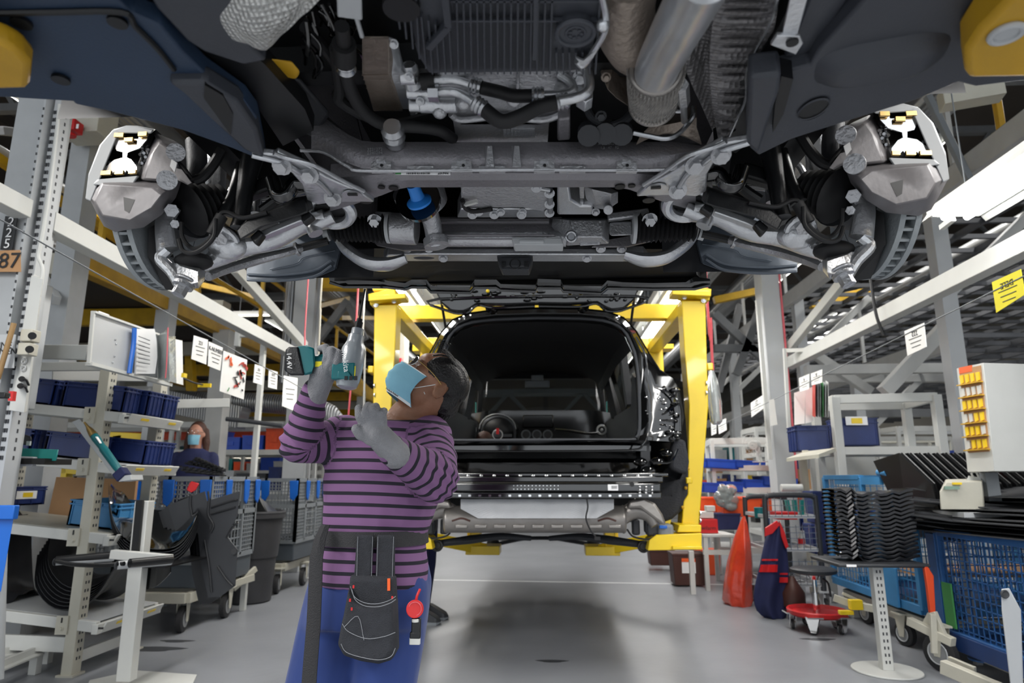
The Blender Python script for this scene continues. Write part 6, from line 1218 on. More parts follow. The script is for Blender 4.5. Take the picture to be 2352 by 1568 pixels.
for (x, y) in ((50, 870), (47, 886)):
    g = MB().cyl(sq(x, y, 3.07), sq(x, y, 3.02), .014, n=14); g.tube([sq(x, y, 3.03), sq(x + 10, y + 2, 3.03), sq(x + 16, y + 14, 3.08)], .005, 6); build('plug', g, 'rubber', sp)
tg = thing('trigger_clamp', 'black and red clamp tool hanging at the left picture edge', 'tool', P(10, 908, Y=2.95)); g = MB().box(P(6, 908, Y=2.95), (.05, .03, .028)); build('body', g, 'black', tg, bevel=.004); g = MB(); g.prism(Q([(20, 898), (31, 898), (28, 920), (18, 920), (18, 915), (24, 914), (24, 902), (20, 902)], Y=2.93), (0, .02, 0)); build('jaw', g, 'red', tg)
g = MB().prism(Q([(-60, 768), (36, 768), (32, 845), (-60, 845)], Y=3.03), (0, .003, 0)); pc = thing('notice_card', 'grey notice card lettered LINE EQUIPMENT at the left edge', 'sign', P(0, 800, Y=3.03)); build('sheet', g, 'lgrey', pc)
text('LINE', .045, 'ink', pc, P(6, 793, Y=3.027), frame_of((1, 0, 0), (0, 0, 1))); text('EQUIPMENT', .045, 'ink', pc, P(-4, 807, Y=3.027), frame_of((1, 0, 0), (0, 0, 1)))
g = MB().cyl(P(32, 742, Y=2.98), P(-5, 870, Y=2.98), .012, n=12); tag(build('wooden_pole', g, 'wood'), 'thin wooden pole leaning at the left edge by the socket post', 'pole')
cb = thing('grey_cabinet', 'pale grey cabinet door at the left picture edge', 'cabinet', P(-60, 800, Y=3.45)); g = MB().b2(P(-300, 630, Y=3.45), P(34, 630, Y=3.45) + V((0, .3, -.75))); build('body', g, 'lgrey', cb, bevel=.006)
ab = thing('alarm_unit', 'red square sounder hanging under a pale junction box by the column', 'alarm', P(175, 290, Y=4.9)); g = MB().b2(P(140, 232, Y=4.9), P(222, 300, Y=4.9) + V((0, .25, 0))); build('junction_box', g, 'cream', ab, bevel=.006)
g = MB().box(P(167, 292, Y=4.82), (.11, .11, .1)); g.cyl(P(163, 308, Y=4.8), P(163, 314, Y=4.8), .04); rb = build('sounder', g, 'red', ab, bevel=.006); g = MB().box(P(178, 290, Y=4.75), (.02, .004, .04)); build('white_label', g, 'label', rb)
# display board with folders
bx_ = -2.58
def BX(x, y): return P(x, y, X=bx_)
db = thing('display_board', 'pale grey steel display board with a blue binder and hanging paper sleeves', 'board', BX(300, 800))
g = MB().prism([BX(214, 716), BX(362, 768), BX(362, 868), BX(204, 835)], (-.012, 0, 0)); build('panel', g, 'lgrey', db, bevel=.002)
g = MB(); g.bar(BX(214, 716), BX(362, 768), .03, .012); g.bar(BX(204, 835), BX(390, 884), .04, .02); g.bar(BX(214, 716), BX(204, 835), .02, .012); build('edge_frame', g, 'offwhite', db)
g = MB().bar(P(80, 808, Y=4.1), P(208, 810, Y=3.75), .05, .09); g.bar(P(120, 858, Y=4.4), P(390, 862, Y=4.9), .04, .1); build('support_arm', g, 'offwhite', db, bevel=.004)
g = MB(); g.box(BX(236, 722) + V((.006, 0, 0)), (.003, .09, .02)); build('white_label', g, 'label', db)
g = MB()
for p in ((264, 780), (262, 818), (258, 832), (266, 790)): g.ball(BX(*p) + V((.002, 0, 0)), .006)
build('rivet', g, 'steel', db)
bi = thing('ring_binder', 'blue spined binder with papers hung on the display board', 'binder', BX(310, 800)); rows = [[P(x + bend, y, X=bx_ + .02 + .03 * (x > 330)) for x, bend in ((308, 2 * math.sin(v * 3)), (330, 4 * math.sin(v * 3)), (352, 6 * math.sin(v * 3)))] for v, y in ((0, 755), (.3, 785), (.6, 820), (1, 858))]
g = MB().sheet(rows, (.01, 0, 0)); build('papers', g, 'paper', bi); g = MB().tube([P(x, y, X=bx_ + .03) for x, y in ((309, 753), (307, 790), (301, 830), (297, 857))], .014, 8); build('spine', g, 'brightblue', bi)
g = MB()
for k in range(7): g.bar(P(318, 772 + k * 10, X=bx_ + .06), P(344, 782 + k * 9, X=bx_ + .06), .003, .004)
build('printed_line', g, 'darkgrey', bi)
sl = thing('paper_sleeves', 'fan of clear document sleeves at the far end of the display board', 'sleeves', BX(390, 820))
for k, (x1, m) in enumerate(((386, 'clear'), (384, 'offwhite'), (402, 'clear'), (418, 'paper'))):
    g = MB().prism([P(362 + k * 2, 772, X=bx_), P(x1, 752 + k * 10, X=bx_ + .16 - .06 * k), P(x1 + 2, 872 + k * 4, X=bx_ + .16 - .06 * k), P(362 + k * 2, 870, X=bx_)], (.003, 0, 0)); build('sleeve', g, m, sl)
g = MB().tube([P(386, 752, X=bx_ + .17), P(383, 830, X=bx_ + .17), P(380, 868, X=bx_ + .16)], .004, 5); build('red_edge', g, 'redpink', sl)
g = MB(); g.box(P(423, 862, X=bx_ + .05), (.02, .04, .03)); g.box(P(470, 885, Y=4.9), (.1, .02, .03)); build('yellow_tab', g, 'yellow', sl); g = MB().tube([P(420, 868, Y=4.6), P(450, 880, Y=4.8), P(484, 886, Y=5)], .006, 6); build('cable', g, 'rubber', sl)
# hanging cards of the left wire
wx = -2.2
for (nm, lab, q, m, hd) in (('notice', 'white card hung on the wire, first from the display board', [(446, 770), (478, 780), (474, 837), (440, 824)], 'paper', '221'), ('notice', 'white card on the wire next to the colourful poster', [(480, 784), (512, 798), (506, 851), (478, 840)], 'paper', 'K-NUMBER'),
        ('notice', 'small white card hung beyond the colourful poster', [(586, 836), (604, 842), (602, 884), (582, 878)], 'paper', '223'), ('notice', 'small white card with a dark word just beyond, right of the white gantry leg', [(618, 848), (638, 854), (636, 894), (616, 889)], 'paper', 'OUT'), ('notice', 'white and green card partly behind the drill battery', [(652, 862), (684, 868), (680, 945), (648, 932)], 'paper', None)):
    paper(nm, lab, 'sign', [P(x, y, X=wx) for x, y in q], m, 'cards on the left wire', lines=3, head=hd)
po = paper('poster', 'poster printed with orange rings and dark red figures on the left wire', 'poster', [P(x, y, X=wx) for x, y in ((514, 805), (568, 826), (560, 917), (505, 898))], 'paper')
r6 = random.Random(9); 
for nm, m_, reg, n in (('orange_print', 'orange', (.15, .05, .5, .3), 5), ('dark_print', 'ink', (.55, .3, .95, .9), 9), ('red_print', 'inkred', (.6, .1, .98, .95), 9), ('green_print', 'green', (.3, .82, .45, .92), 1)):
    g = MB(); a, b_, c, d = [P(x, y, X=wx + .006) for x, y in ((514, 805), (568, 826), (560, 917), (505, 898))]
    for k in range(n): u = reg[0] + (reg[2] - reg[0]) * r6.random(); v = reg[1] + (reg[3] - reg[1]) * r6.random(); p = a + (b_ - a) * u + (d - a) * v; g.box(p, (.002, .02 + .05 * r6.random(), .006 + .02 * r6.random()), Matrix.Rotation(r6.random() * 2 - 1, 3, 'X'))
    build(nm, g, m_, po)
# ================================================================ right side of the line
ORD = 'first second third fourth fifth sixth seventh eighth ninth tenth eleventh twelfth thirteenth fourteenth fifteenth sixteenth seventeenth'.split()
def ordn(k, first, rest): return first if k == 0 else ORD[k] + ' ' + rest
# ---- slotted stand with the stack of bent brackets
c = P(2037, 1541, Z=0); Yb = c.y; rs = thing('display_stand', 'white slotted post stand with round base carrying the bracket stack', 'stand', (c.x, c.y, 0))
build('base_disc', MB().cyl((c.x, c.y, 0), (c.x, c.y, .012), .205, n=44), 'offwhite', rs, bevel=.004)
zt = P(2010, 1292, Y=Yb).z; g = MB().b2((c.x - .034, c.y - .03, .01), (c.x + .034, c.y + .03, zt)); pst = build('post', g, 'offwhite', rs, bevel=.004)
g = MB()
for k in range(17):
    z = .06 + k * .042
    if z < zt - .03:
        for s in (-1, 1): g.box((c.x + s * .011, c.y - .0305, z), (.009, .002, .018))
build('slot', g, 'darkgrey', pst, smooth=0)
a, b_ = P(1908, 1284, Y=Yb - .05), P(2116, 1292, Y=Yb - .05); g = MB(); g.b2((a.x, Yb - .16, zt - .012), (b_.x, Yb + .3, zt + .012)); build('rubber_top', g, 'satin', rs, bevel=.01)
g = MB(); g.box((a.x + .08, Yb - .162, zt), (.06, .003, .014)); build('white_label', g, 'label', rs)
def zig(dx=0., dz=0.):
    'bent black bracket: one folded strip with a raised ear'
    prof = [(-.235, .0), (-.195, .004), (-.16, -.014), (-.125, .012), (-.09, -.028), (-.055, -.034), (-.02, -.02), (.02, -.016), (.06, -.03), (.10, -.026), (.14, -.008), (.18, -.02), (.235, .0), (.27, .006)]
    return MB().sheet([[(x + dx, y, z + dz + q) for x, z in prof] for y, q in ((-.11, -.013), (-.106, 0), (.1, 0), (.104, -.013))], (0, 0, .003))
br0 = build('bent_bracket', zig(), 'bracket', smooth=20); cx_ = (P(2008, 1280, Y=Yb).x)
for k in range(17):
    o = br0 if k == 0 else br0.copy()
    if k: COL.objects.link(o)
    o.location = (cx_ + .004 * math.sin(k * 1.7), Yb + .06, zt + .05 + k * .0262); o.rotation_euler = (0, 0, .02 * math.sin(k * 2.3)); tag(o, 'glossy bent metal bracket on the slotted stand, %s of the stack' % ordn(16 - k, 'topmost', 'from the top'), 'bracket', 'bent brackets stacked on the slotted stand')
# ---- wire mesh cages on white dollies
def cage(label, x0, x1, y0, y1, z0, z1, m='cageblue', zn=None, step=.055, group=None):
    r = thing('wire_cage', label, 'cage', ((x0 + x1) / 2, (y0 + y1) / 2, z0), group); zn = zn or z1
    g = MB()
    for x, y, z in ((x0, y0, zn), (x1, y0, zn), (x0, y1, z1), (x1, y1, z1)): g.bar((x, y, z0), (x, y, z), .045)
    for x in (x0, x1): g.bar((x, y0, z0), (x, y1, z0), .05, .06); g.bar((x, y0, zn), (x, y1 if zn == z1 else (y0 + y1) / 2, zn), .04)
    for y in (y0, y1): g.bar((x0, y, z0), (x1, y, z0), .05, .06); g.bar((x0, y, zn if y == y0 else z1), (x1, y, zn if y == y0 else z1), .04)
    if zn != z1:
        for x in (x0, x1): g.bar((x, (y0 + y1) / 2, z0), (x, (y0 + y1) / 2, z1), .04); g.bar((x, (y0 + y1) / 2, z1), (x, y1, z1), .04)
    build('frame', g, m, r, bevel=.003)
    for nm, o_, u_, L in (('side', V((x0, y0, z0)), V((0, 1, 0)), y1 - y0), ('near', V((x0, y0, z0)), V((1, 0, 0)), x1 - x0), ('far', V((x0, y1, z0)), V((1, 0, 0)), x1 - x0), ('back', V((x1, y0, z0)), V((0, 1, 0)), y1 - y0)):
        g = MB(); n = int(L / step)
        for k in range(1, n):
            q = o_ + u_ * L * k / n; zt_ = z1 if nm == 'far' or (nm in ('side', 'back') and zn != z1 and k > n / 2) else zn; g.bar(q, (q.x, q.y, zt_), .006)
        H_ = zn - z0; n = int(H_ / step)
        for k in range(1, n): z = V((0, 0, H_ * k / n)); g.bar(o_ + z, o_ + u_ * L + z, .006)
        if zn != z1 and nm in ('side', 'far'):
            for k in range(1, int((z1 - zn) / step)): z = V((0, 0, H_ + k * step)); g.bar(o_ + u_ * L * (.5 if nm == 'side' else 0) + z, o_ + u_ * L + z, .006)
        build('wire_mesh', g, m, r, smooth=0)
    g = MB().b2((x0, y0, z0 - .02), (x1, y1, z0)); build('floor_plate', g, 'blue', r)
    g = MB()
    for x in (x0 + .12, x1 - .12):
        for y in (y0 + .12, y1 - .12): g.cyl((x, y, z0), (x, y, z0 - .12), .04, .05); g.cyl((x, y, z0 - .12), (x, y, z0 - .13), .09)
    build('foot', g, m, r); return r
XB = 2.6
Ya1, Ya0 = P(1917, 1326, X=XB).y, P(2140, 1366, X=XB).y; za = P(1917, 1330, X=XB).z
cA = cage('light blue wire mesh cage behind the slotted stand, far end higher', XB, 3.75, Ya0 + .12, Ya1, za, P(1917, 1096, X=XB).z, 'ltblue', zn=P(2110, 1196, X=XB).z, group='blue wire cages')
g = MB().b2((XB, Ya0 + .14, za + .22), (3.7, (Ya0 + Ya1) / 2, za + .235)); build('plywood_shelf', g, 'cardboard', cA)
g = MB(); g.cyl(P(2020, 1085, X=XB), P(2040, 1085, X=XB), .03); g.bar(P(1920, 1104, X=XB), P(2025, 1104, X=XB), .03, .06); build('lock_sleeve', g, 'ltblue', cA)
q = P(2046, 1300, X=XB - .03); g = MB().join(hull([V((q.x - .02 * s2, q.y + a, q.z + z)) for s2 in (0, 1) for a, z in ((-.1, 0), (.1, 0), (.08, -.28), (-.08, -.28))])); build('hinge_plate', g, 'ltblue', cA, bevel=.006)
Yb1, zb = P(2183, 1454, X=XB).y, P(2183, 1454, X=XB).z
cB = cage('dark blue wire mesh cage at the right edge piled with grey panels', XB, 3.8, 2.85, Yb1, zb, P(2183, 1226, X=XB).z, 'cageblue', group='blue wire cages', step=.05)
g = MB(); g.bar((XB - .01, 2.8, zb - .03), (XB - .01, Yb1 + .03, zb - .03), .05, .1); build('base_beam', g, 'blue', cB, bevel=.004)
g = MB(); g.b2((XB - .03, Yb1 - .12, zb + .05), (XB - .02, Yb1 - .02, zb + .32)); build('green_label', g, 'green', cB); g = MB().b2((XB - .03, Yb1 + .0, zb), (XB + .0, Yb1 + .1, zb + .62)); build('corner_plate', g, 'cageblue', cB, bevel=.004)
bl = thing('blue_tub', 'bright blue plastic tub standing inside the right wire cage', 'tub', (3.0, 3.55, zb)); g = MB(); g.join(hull([V((x, y, z)) for x, y, z in ((2.75, 3.3, zb), (3.2, 3.3, zb), (2.75, 3.9, zb), (3.2, 3.9, zb), (2.72, 3.27, zb + .3), (3.25, 3.27, zb + .3), (2.72, 3.95, zb + .3), (3.25, 3.95, zb + .3))])); build('shell', g, 'brightblue', bl, bevel=.01)
for k in range(2): g = MB(); g.prism([(2.9 + k * .3, 3.2, zb + .02), (2.9 + k * .3, 4.0, zb + .02), (2.86 + k * .3, 3.9, zb + .58), (2.86 + k * .3, 3.3, zb + .52)], (.03, 0, 0)); o = build('moulded_sheet', g, 'arch'); tag(o, ('black plastic panel leaning inside the right wire cage', 'second black panel farther inside the right wire cage')[k], 'panel', 'black panels in the right cage')
dolly('white dolly with big rubber wheels under the light blue cage', XB + .05, 3.6, Ya0 + .2, Ya1 - .1, .2, .085, ((XB + .02, Ya0 + .45, .3), (XB + .1, Ya1 - .35, .2), (3.5, Ya0 + .4, 0), (3.5, Ya1 - .3, 0)), group='white dollies on the right')
dolly('white dolly with a large dark wheel under the right edge cage', XB + .1, 3.7, 2.9, Yb1 - .1, .13, .11, ((P(2165, 1500, Y=4.6).x, 4.62, .4), (3.6, 3.2, 0), (3.6, 4.0, 0)), group='white dollies on the right')
g = MB(); hb = thing('tow_lever', 'orange flat tow handle on white hinged bars in front of the blue cages', 'handle', P(2150, 1500, Y=4.45))
g.prism(Q([(2123, 1298), (2130, 1298), (2145, 1322), (2150, 1410), (2138, 1408), (2130, 1340)], Y=4.45), (0, .03, 0)); build('orange_bar', g, 'redorange', hb, bevel=.004)
g = MB(); g.bar(P(2143, 1405, Y=4.45), P(2172, 1470, Y=4.4), .03, .04); g.bar(P(2140, 1410, Y=4.5), P(2120, 1448, Y=4.55), .03, .04); g.bar(P(2143, 1410, Y=4.42), P(2146, 1500, Y=4.42), .035, .02); g.bar(P(2088, 1425, Y=4.6), P(2190, 1475, Y=4.35), .05, .05); build('hinged_bar', g, 'cream', hb, bevel=.003)
g = MB(); hb2 = thing('tow_bar', 'white tow bar with yellow coupling lying left of the slotted post', 'tow bar', P(1950, 1390, Y=5.3)); g.bar(P(1915, 1372, Y=5.3), P(1960, 1388, Y=5.25), .03, .05); g.bar(P(1960, 1388, Y=5.25), P(2010, 1398, Y=5.15), .04, .05); g.bar(P(1935, 1362, Y=5.3), P(1985, 1385, Y=5.3), .02, .02); build('bar', g, 'cream', hb2, bevel=.003)
g = MB(); g.box(P(1965, 1388, Y=5.2), (.09, .05, .07)); g.box(P(1943, 1406, Y=5.2), (.1, .04, .03)); build('coupling', g, 'yellow', hb2, bevel=.005)
# leaning black panels in the light blue cage
q0 = P(2000, 1060, Y=5.0)
for k in range(15):
    g = MB(); x = 2.72 + k * .062; o_ = [(x, 4.75, .78), (x, 5.25, .78), (x - .18, 5.3, 1.33 + .02 * math.sin(k)), (x - .16, 4.95, 1.38), (x - .1, 4.7, 1.16)]; g.prism(o_, (.012, 0, 0)); g.bar(V(o_[4]) + V((.02, -.006, 0)), V(o_[0]) + V((.02, -.006, 0)), .012, .012); g.bar(V(o_[3]) + V((.02, -.006, 0)), V(o_[4]) + V((.02, -.006, 0)), .012, .012)
    o = build('moulded_sheet', g, 'blackplastic'); tag(o, 'black moulded panel leaning over the light blue cage, %s' % ordn(k, 'nearest the bracket stack', 'from the bracket stack'), 'panel', 'black panels leaning in the light blue cage')
# grey sheets piled on the right cage
r7 = random.Random(21); zc = P(2183, 1226, X=XB).z + .03
for k in range(11):
    g = MB(); y1 = Yb1 + .35 - .12 * (k % 4) + r7.random() * .1; x0 = XB - .32 + .06 * (k % 3) + .03 * k * (k > 5); z = zc + k * .024; A_ = [(x0 - r7.random() * .1, y1, z + r7.random() * .04), (x0 + .25, y1 - .35, z - .01 - r7.random() * .03), (x0 + .3, 2.9, z + .01), (3.6, 2.9, z + .03), (3.6, y1 - .1, z + .03), (x0 + .5, y1 + .05, z + .02)]
    g.prism(A_, (0, 0, .006)); g.bar(V(A_[0]) + V((.1, -.02, .01)), V(A_[1]) + V((.2, .0, .012)), .012, .01); o = build('satin_sheet', g, 'satin' if k % 2 else 'darkgrey', smooth=0); o.rotation_euler = (0, 0, 0); tag(o, 'grey satin plastic panel in the pile on the dark blue cage, %s' % ordn(k, 'lowest', 'from the bottom'), 'panel', 'grey panels piled on the right cage')
# near light grey arm at the right edge
na = thing('stop_arm', 'pale grey steel arm with a round socket at the lower right corner', 'arm', P(2330, 1560, Y=3.5))
g = MB().join(hull(Q([(2300, 1352), (2318, 1350), (2320, 1375), (2345, 1400), (2352, 1620), (2326, 1620), (2310, 1410), (2300, 1400)], Y=3.5) + Q([(2300, 1352), (2318, 1350), (2345, 1400), (2352, 1620), (2326, 1620)], Y=3.56))); build('arm', g, 'lgrey', na, bevel=.006)
g = MB().torus(P(2308, 1364, Y=3.49), (0, 1, 0), .016, .005, 20); g.cyl(P(2308, 1364, Y=3.5), P(2308, 1364, Y=3.49), .012); build('socket', g, 'darkgrey', na)
g = MB(); g.bar(P(2165, 1530, Y=3.9), P(2330, 1600, Y=3.6), .05, .07); g.bar(P(2180, 1515, Y=3.95), P(2240, 1540, Y=3.8), .02, .04); build('floor_rail', g, 'cream', na, bevel=.004)
# ---- small-parts cabinet with yellow cards, control box
dc = thing('parts_cabinet', 'tall white cabinet with rows of small drawers holding yellow cards', 'cabinet', P(2270, 1085, Y=4.3))
A0, A1, A2, A3 = P(2197, 846, Y=4.5), P(2258, 833, Y=4.25), P(2284, 1082, Y=4.25), P(2222, 1084, Y=4.5)
sd_ = V((.42, .08, 0)); g = MB(); g.add([A0, A1, A2, A3, A0 + sd_, A1 + sd_, A2 + sd_, A3 + sd_], [(3, 2, 1, 0), (4, 5, 6, 7), (0, 1, 5, 4), (1, 2, 6, 5), (2, 3, 7, 6), (3, 0, 4, 7)]); build('housing', g, 'offwhite', dc, bevel=.003)
n_ = (A1 - A0).cross(A3 - A0).normalized(); n_ = n_ if n_.y < 0 else -n_
def F_(u, v): return A0 * (1 - u) * (1 - v) + A1 * u * (1 - v) + A2 * u * v + A3 * (1 - u) * v
g = MB().prism([F_(.12, .02), F_(.92, .02), F_(.92, .82), F_(.12, .82)], n_ * .004); build('drawer_front', g, 'cardboard', dc)
for r_ in range(6):
    v = .08 + r_ * .125
    g = MB().prism([F_(.1, v + .09), F_(.94, v + .09), F_(.94, v + .10), F_(.1, v + .10)], n_ * .03); build('shelf', g, 'yellowdull', dc)
    for k in range(4):
        u = .14 + k * .2; col = 'yellow' if (r_ * 5 + k * 3) % 7 not in (1, 4) and r_ not in (1,) else 'offwhite'
        g = MB().prism([F_(u, v), F_(u + .13, v), F_(u + .13, v + .075), F_(u + .02, v + .085)], n_ * .012); build('card', g, col, dc)
g = MB().prism([F_(.12, .0), F_(.6, .0), F_(.6, .06), F_(.12, .06)], n_ * .006); build('top_card', g, 'orange', dc)
g = MB(); g.bar(P(2270, 1085, Y=4.5), P(2280, 1150, Y=4.5), .08, .06); build('support_post', g, 'gplastic', dc)
cbx = thing('control_box', 'cream control box with small display and yellow sticker', 'control box', P(2210, 1170, Y=4.45)); g = MB().join(hull(Q([(2158, 1128), (2172, 1108), (2255, 1106), (2262, 1170), (2160, 1170)], Y=4.4) + Q([(2172, 1100), (2258, 1098), (2262, 1165), (2165, 1165)], Y=4.6))); build('housing', g, 'cream', cbx, bevel=.008)
g = MB().box(P(2186, 1120, Y=4.38), (.09, .01, .02)); build('display', g, 'screen', cbx); g = MB().box(P(2198, 1110, Y=4.39), (.05, .02, .014)); build('yellow_sticker', g, 'yellow', cbx)
g = MB().join(hull(Q([(2218, 1108), (2224, 1092), (2250, 1096), (2258, 1108)], Y=4.5) + Q([(2218, 1108), (2258, 1108)], Y=4.6))); g.tube(Q([(2236, 1098), (2232, 1086), (2242, 1084), (2248, 1096)], Y=4.5), .006, 6); build('plug_cover', g, 'offwhite', cbx)
g = MB().bar(P(2160, 1178, Y=4.6), P(2400, 1178, Y=4.6), .5, .03); wb2 = thing('work_bench', 'narrow steel bench top behind the grey panel pile', 'bench', P(2280, 1180, Y=4.7)); build('bench_top', g, 'lgrey', wb2); g = MB(); g.bar(P(2200, 1180, Y=4.8), V((P(2200, 1180, Y=4.8).x, 4.8, 0)), .04); g.bar(P(2380, 1180, Y=4.8), V((P(2380, 1180, Y=4.8).x, 4.8, 0)), .04); build('leg', g, 'lgrey', wb2)
for i, (px, m_, lb) in enumerate(((2262, 'red', 'small red and blue box on the bench below the drawer cabinet'), (2300, 'offwhite', 'white box on the bench below the drawer cabinet'), (2338, 'teal', 'teal box on the bench at the right edge'))): g = MB().box(P(px, 1098 + i * 3, Y=4.9), (.11, .1, .07)); tag(build('small_box', g, m_, bevel=.004), lb, 'box')
# ---- white rack with navy tagged bins
def rack(label, pts, zs, m='offwhite', top=None, w=.05, x1=None, group=None):
    'rack from its four upright feet (x, y) and shelf heights'
    r = thing('storage_rack', label, 'rack', (pts[0][0], pts[0][1], 0), group)
    for x, y in pts: g = MB().bar((x, y, 0), (x, y, top), w, w, up=(0, 1, 0)); build('upright', g, m, r, bevel=.003)
    for z in zs:
        g = MB()
        for i in range(len(pts)): a, b_ = pts[i], pts[(i + 1) % len(pts)]; g.bar((*a, z), (*b_, z), .03, .07)
        build('shelf_frame', g, m, r); g = MB().prism([(*p, z + .03) for p in pts], (0, 0, .006)); build('shelf_plate', g, m, r)
    g = MB()
    for i in range(len(pts)): a, b_ = pts[i], pts[(i + 1) % len(pts)]; g.bar((*a, top - .02), (*b_, top - .02), .04, .08)
    build('top_frame', g, m, r, bevel=.003); return r
ra, rb_ = P(1916, 920, Y=6.3), P(2150, 920, Y=6.15)
rack('white steel rack with two tagged navy bins behind the blue cages', [(ra.x, 6.3), (rb_.x, 6.15), (rb_.x + .1, 6.85), (ra.x + .1, 7.0)], [P(1960, 1035, Y=6.3).z, .5], top=P(1916, 912, Y=6.3).z, w=.075)
z_ = P(1960, 1030, Y=6.3).z + .03
crate('navy bin with white and yellow labels on the white rack', V((P(1972, 1000, Y=6.4).x, 6.52, z_)), -.1, 0, .36, .3, .26, lab=False); tg_ = P(1968, 966, Y=6.33)
for nm, m_, d_, dz in (('white_card', 'label', (.2, .003, .08), 0), ('yellow_card', 'yellow', (.1, .003, .05), 0)): g = MB().box((tg_.x, 6.335 if nm == 'white_card' else 6.33, tg_.z + dz), d_); tag(build(nm, g, m_), 'white label card on the tagged navy bin of the white rack' if nm == 'white_card' else 'yellow label card on the tagged navy bin of the white rack', 'label')
crate('navy bin with peeling white label left of the tagged bin', V((P(1876, 1000, Y=6.3).x, 6.5, z_ - .05)), -.1, 0, .3, .3, .24, group=None)
g = MB(); sh = thing('tray_shelf', 'cream slanted metal shelf tray left of the white rack', 'shelf', P(1860, 1050, Y=5.8)); g.add([P(1806, 1052, Y=5.9), P(1880, 1043, Y=5.7), P(1920, 1028, Y=5.9), P(1850, 1036, Y=6.2)] + [p - V((0, 0, .03)) for p in (P(1806, 1052, Y=5.9), P(1880, 1043, Y=5.7), P(1920, 1028, Y=5.9), P(1850, 1036, Y=6.2))], [(0, 1, 2, 3), (7, 6, 5, 4), (0, 4, 5, 1), (1, 5, 6, 2), (2, 6, 7, 3), (3, 7, 4, 0)]); build('tray', g, 'cream', sh); g = MB().bar(P(1842, 1040, Y=7.5), V((P(1842, 1040, Y=7.5).x, 7.5, 0)), .07); g.bar(P(1850, 1040, Y=6.1), P(1842, 1044, Y=7.5), .05, .05); build('post', g, 'cream', sh)
# clipboards on the column
for (lb, q, m_) in (('white sheet clipped left of the document sleeves by the right column', [(1824, 902), (1850, 893), (1848, 972), (1825, 976)], 'paper'), ('narrow white board edge hanging beside the right column', [(1766, 918), (1778, 916), (1786, 975), (1770, 978)], 'offwhite'), ('blue edged white sheet between the column and the sleeves', [(1850, 893), (1866, 888), (1868, 968), (1850, 972)], 'label')):
    paper('document', lb, 'document', [P(x, y, Y=6.2) for x, y in q], m_)
ds = thing('document_sleeves', 'grey and green document sleeves fanned beside the white rack', 'sleeves', P(1884, 920, Y=6.1))
for k in range(6): g = MB().prism([P(1866 + k * 6, 880 - (k % 3) * 3, Y=6.2), P(1872 + k * 6, 878, Y=5.95), P(1872 + k * 6, 958, Y=5.95), P(1866 + k * 6, 955, Y=6.2)], (.004, 0, 0)); build('sleeve', g, ('inkred', 'gplastic', 'clear', 'green', 'lgrey', 'offwhite')[k], ds)
# ---- far right rack with blue trays, fan
fr_ = [P(1634, 1000, Y=8.9), P(1800, 1000, Y=8.6)]
rack('white flow rack with bright blue trays beyond the yellow carrier post', [(fr_[0].x, 8.9), (fr_[1].x, 8.7), (fr_[1].x + .1, 9.6), (fr_[0].x + .1, 9.6)], [P(1700, 1075, Y=9).z, P(1700, 1125, Y=9).z, .3], top=P(1640, 1010, Y=8.9).z)
r8 = random.Random(4)
for i, (px, py, w_, h_) in enumerate(((1655, 1065, .42, .12), (1712, 1066, .3, .1), (1640, 1120, .34, .13), (1690, 1118, .34, .13), (1735, 1112, .34, .12), (1775, 1105, .3, .12), (1700, 1150, .4, .1))):
    q = P(px, py, Y=8.85); crate(['bright blue tray on the upper far shelf, first from the yellow post', 'bright blue tray on the upper far shelf under the white fan', 'bright blue tray on the middle far shelf behind the yellow post', 'bright blue tray second on the middle far shelf', 'bright blue tray third on the middle far shelf', 'bright blue tray at the right end of the middle far shelf', 'blue tray low between the far shelves and the wire baskets'][i], V((q.x, 9.0, q.z - h_ / 2)), .05, .06, w_, .4, h_, 'cratebright', group='blue trays on the far rack')
fa = thing('desk_fan', 'round white wire guard fan standing on the far white rack', 'fan', P(1745, 1050, Y=8.5)); c = P(1728, 1022, Y=8.5); g = MB()
for r_ in (.05, .1, .14): g.torus(c, (.3, -1, .2), r_, .003, 24, 4)
for k in range(18): a = k * PI / 9; g.bar(c, c + V((math.cos(a) * .14, -.0, math.sin(a) * .14)), .003)
build('guard', g, 'offwhite', fa); g = MB(); g.cyl(c + V((.02, .03, 0)), c + V((.12, .2, .02)), .06, .05); build('motor', g, 'offwhite', fa, bevel=.01); g = MB(); g.bar(c + V((.1, .1, -.02)), c + V((.12, .1, -.2)), .04); g.cyl(c + V((.12, .1, -.21)), c + V((.12, .1, -.2)), .1); build('foot', g, 'offwhite', fa)
# ---- trolley of black tube with wire baskets, jacket, bag
tr_ = thing('tube_trolley', 'trolley with black tube hoops and chromed wire baskets', 'trolley', (2.4, 6.6, 0)); YA, YC = 6.35, 7.0
def hoop(x0, x1, y, zt_, zb_=.18, r=.024): return MB().tube([(x0, y, zb_), (x0, y, zt_ - .08), (x0 + .02, y, zt_ - .02), (x0 + .08, y, zt_), (x1 - .08, y, zt_), (x1 - .02, y, zt_ - .02), (x1, y, zt_ - .08), (x1, y, zb_)], r, 12, 3)
hx0, hx1 = P(1760, 1200, Y=YA).x, P(1878, 1200, Y=YA).x; hz = P(1800, 1137, Y=YA).z; fx0 = P(1714, 1200, Y=YC).x
for x0, x1, y in ((hx0, hx1, YA), (fx0, hx1 - .05, YC)): build('tube_hoop', hoop(x0, x1, y, hz if y == YA else P(1740, 1140, Y=YC).z), 'satin', tr_)
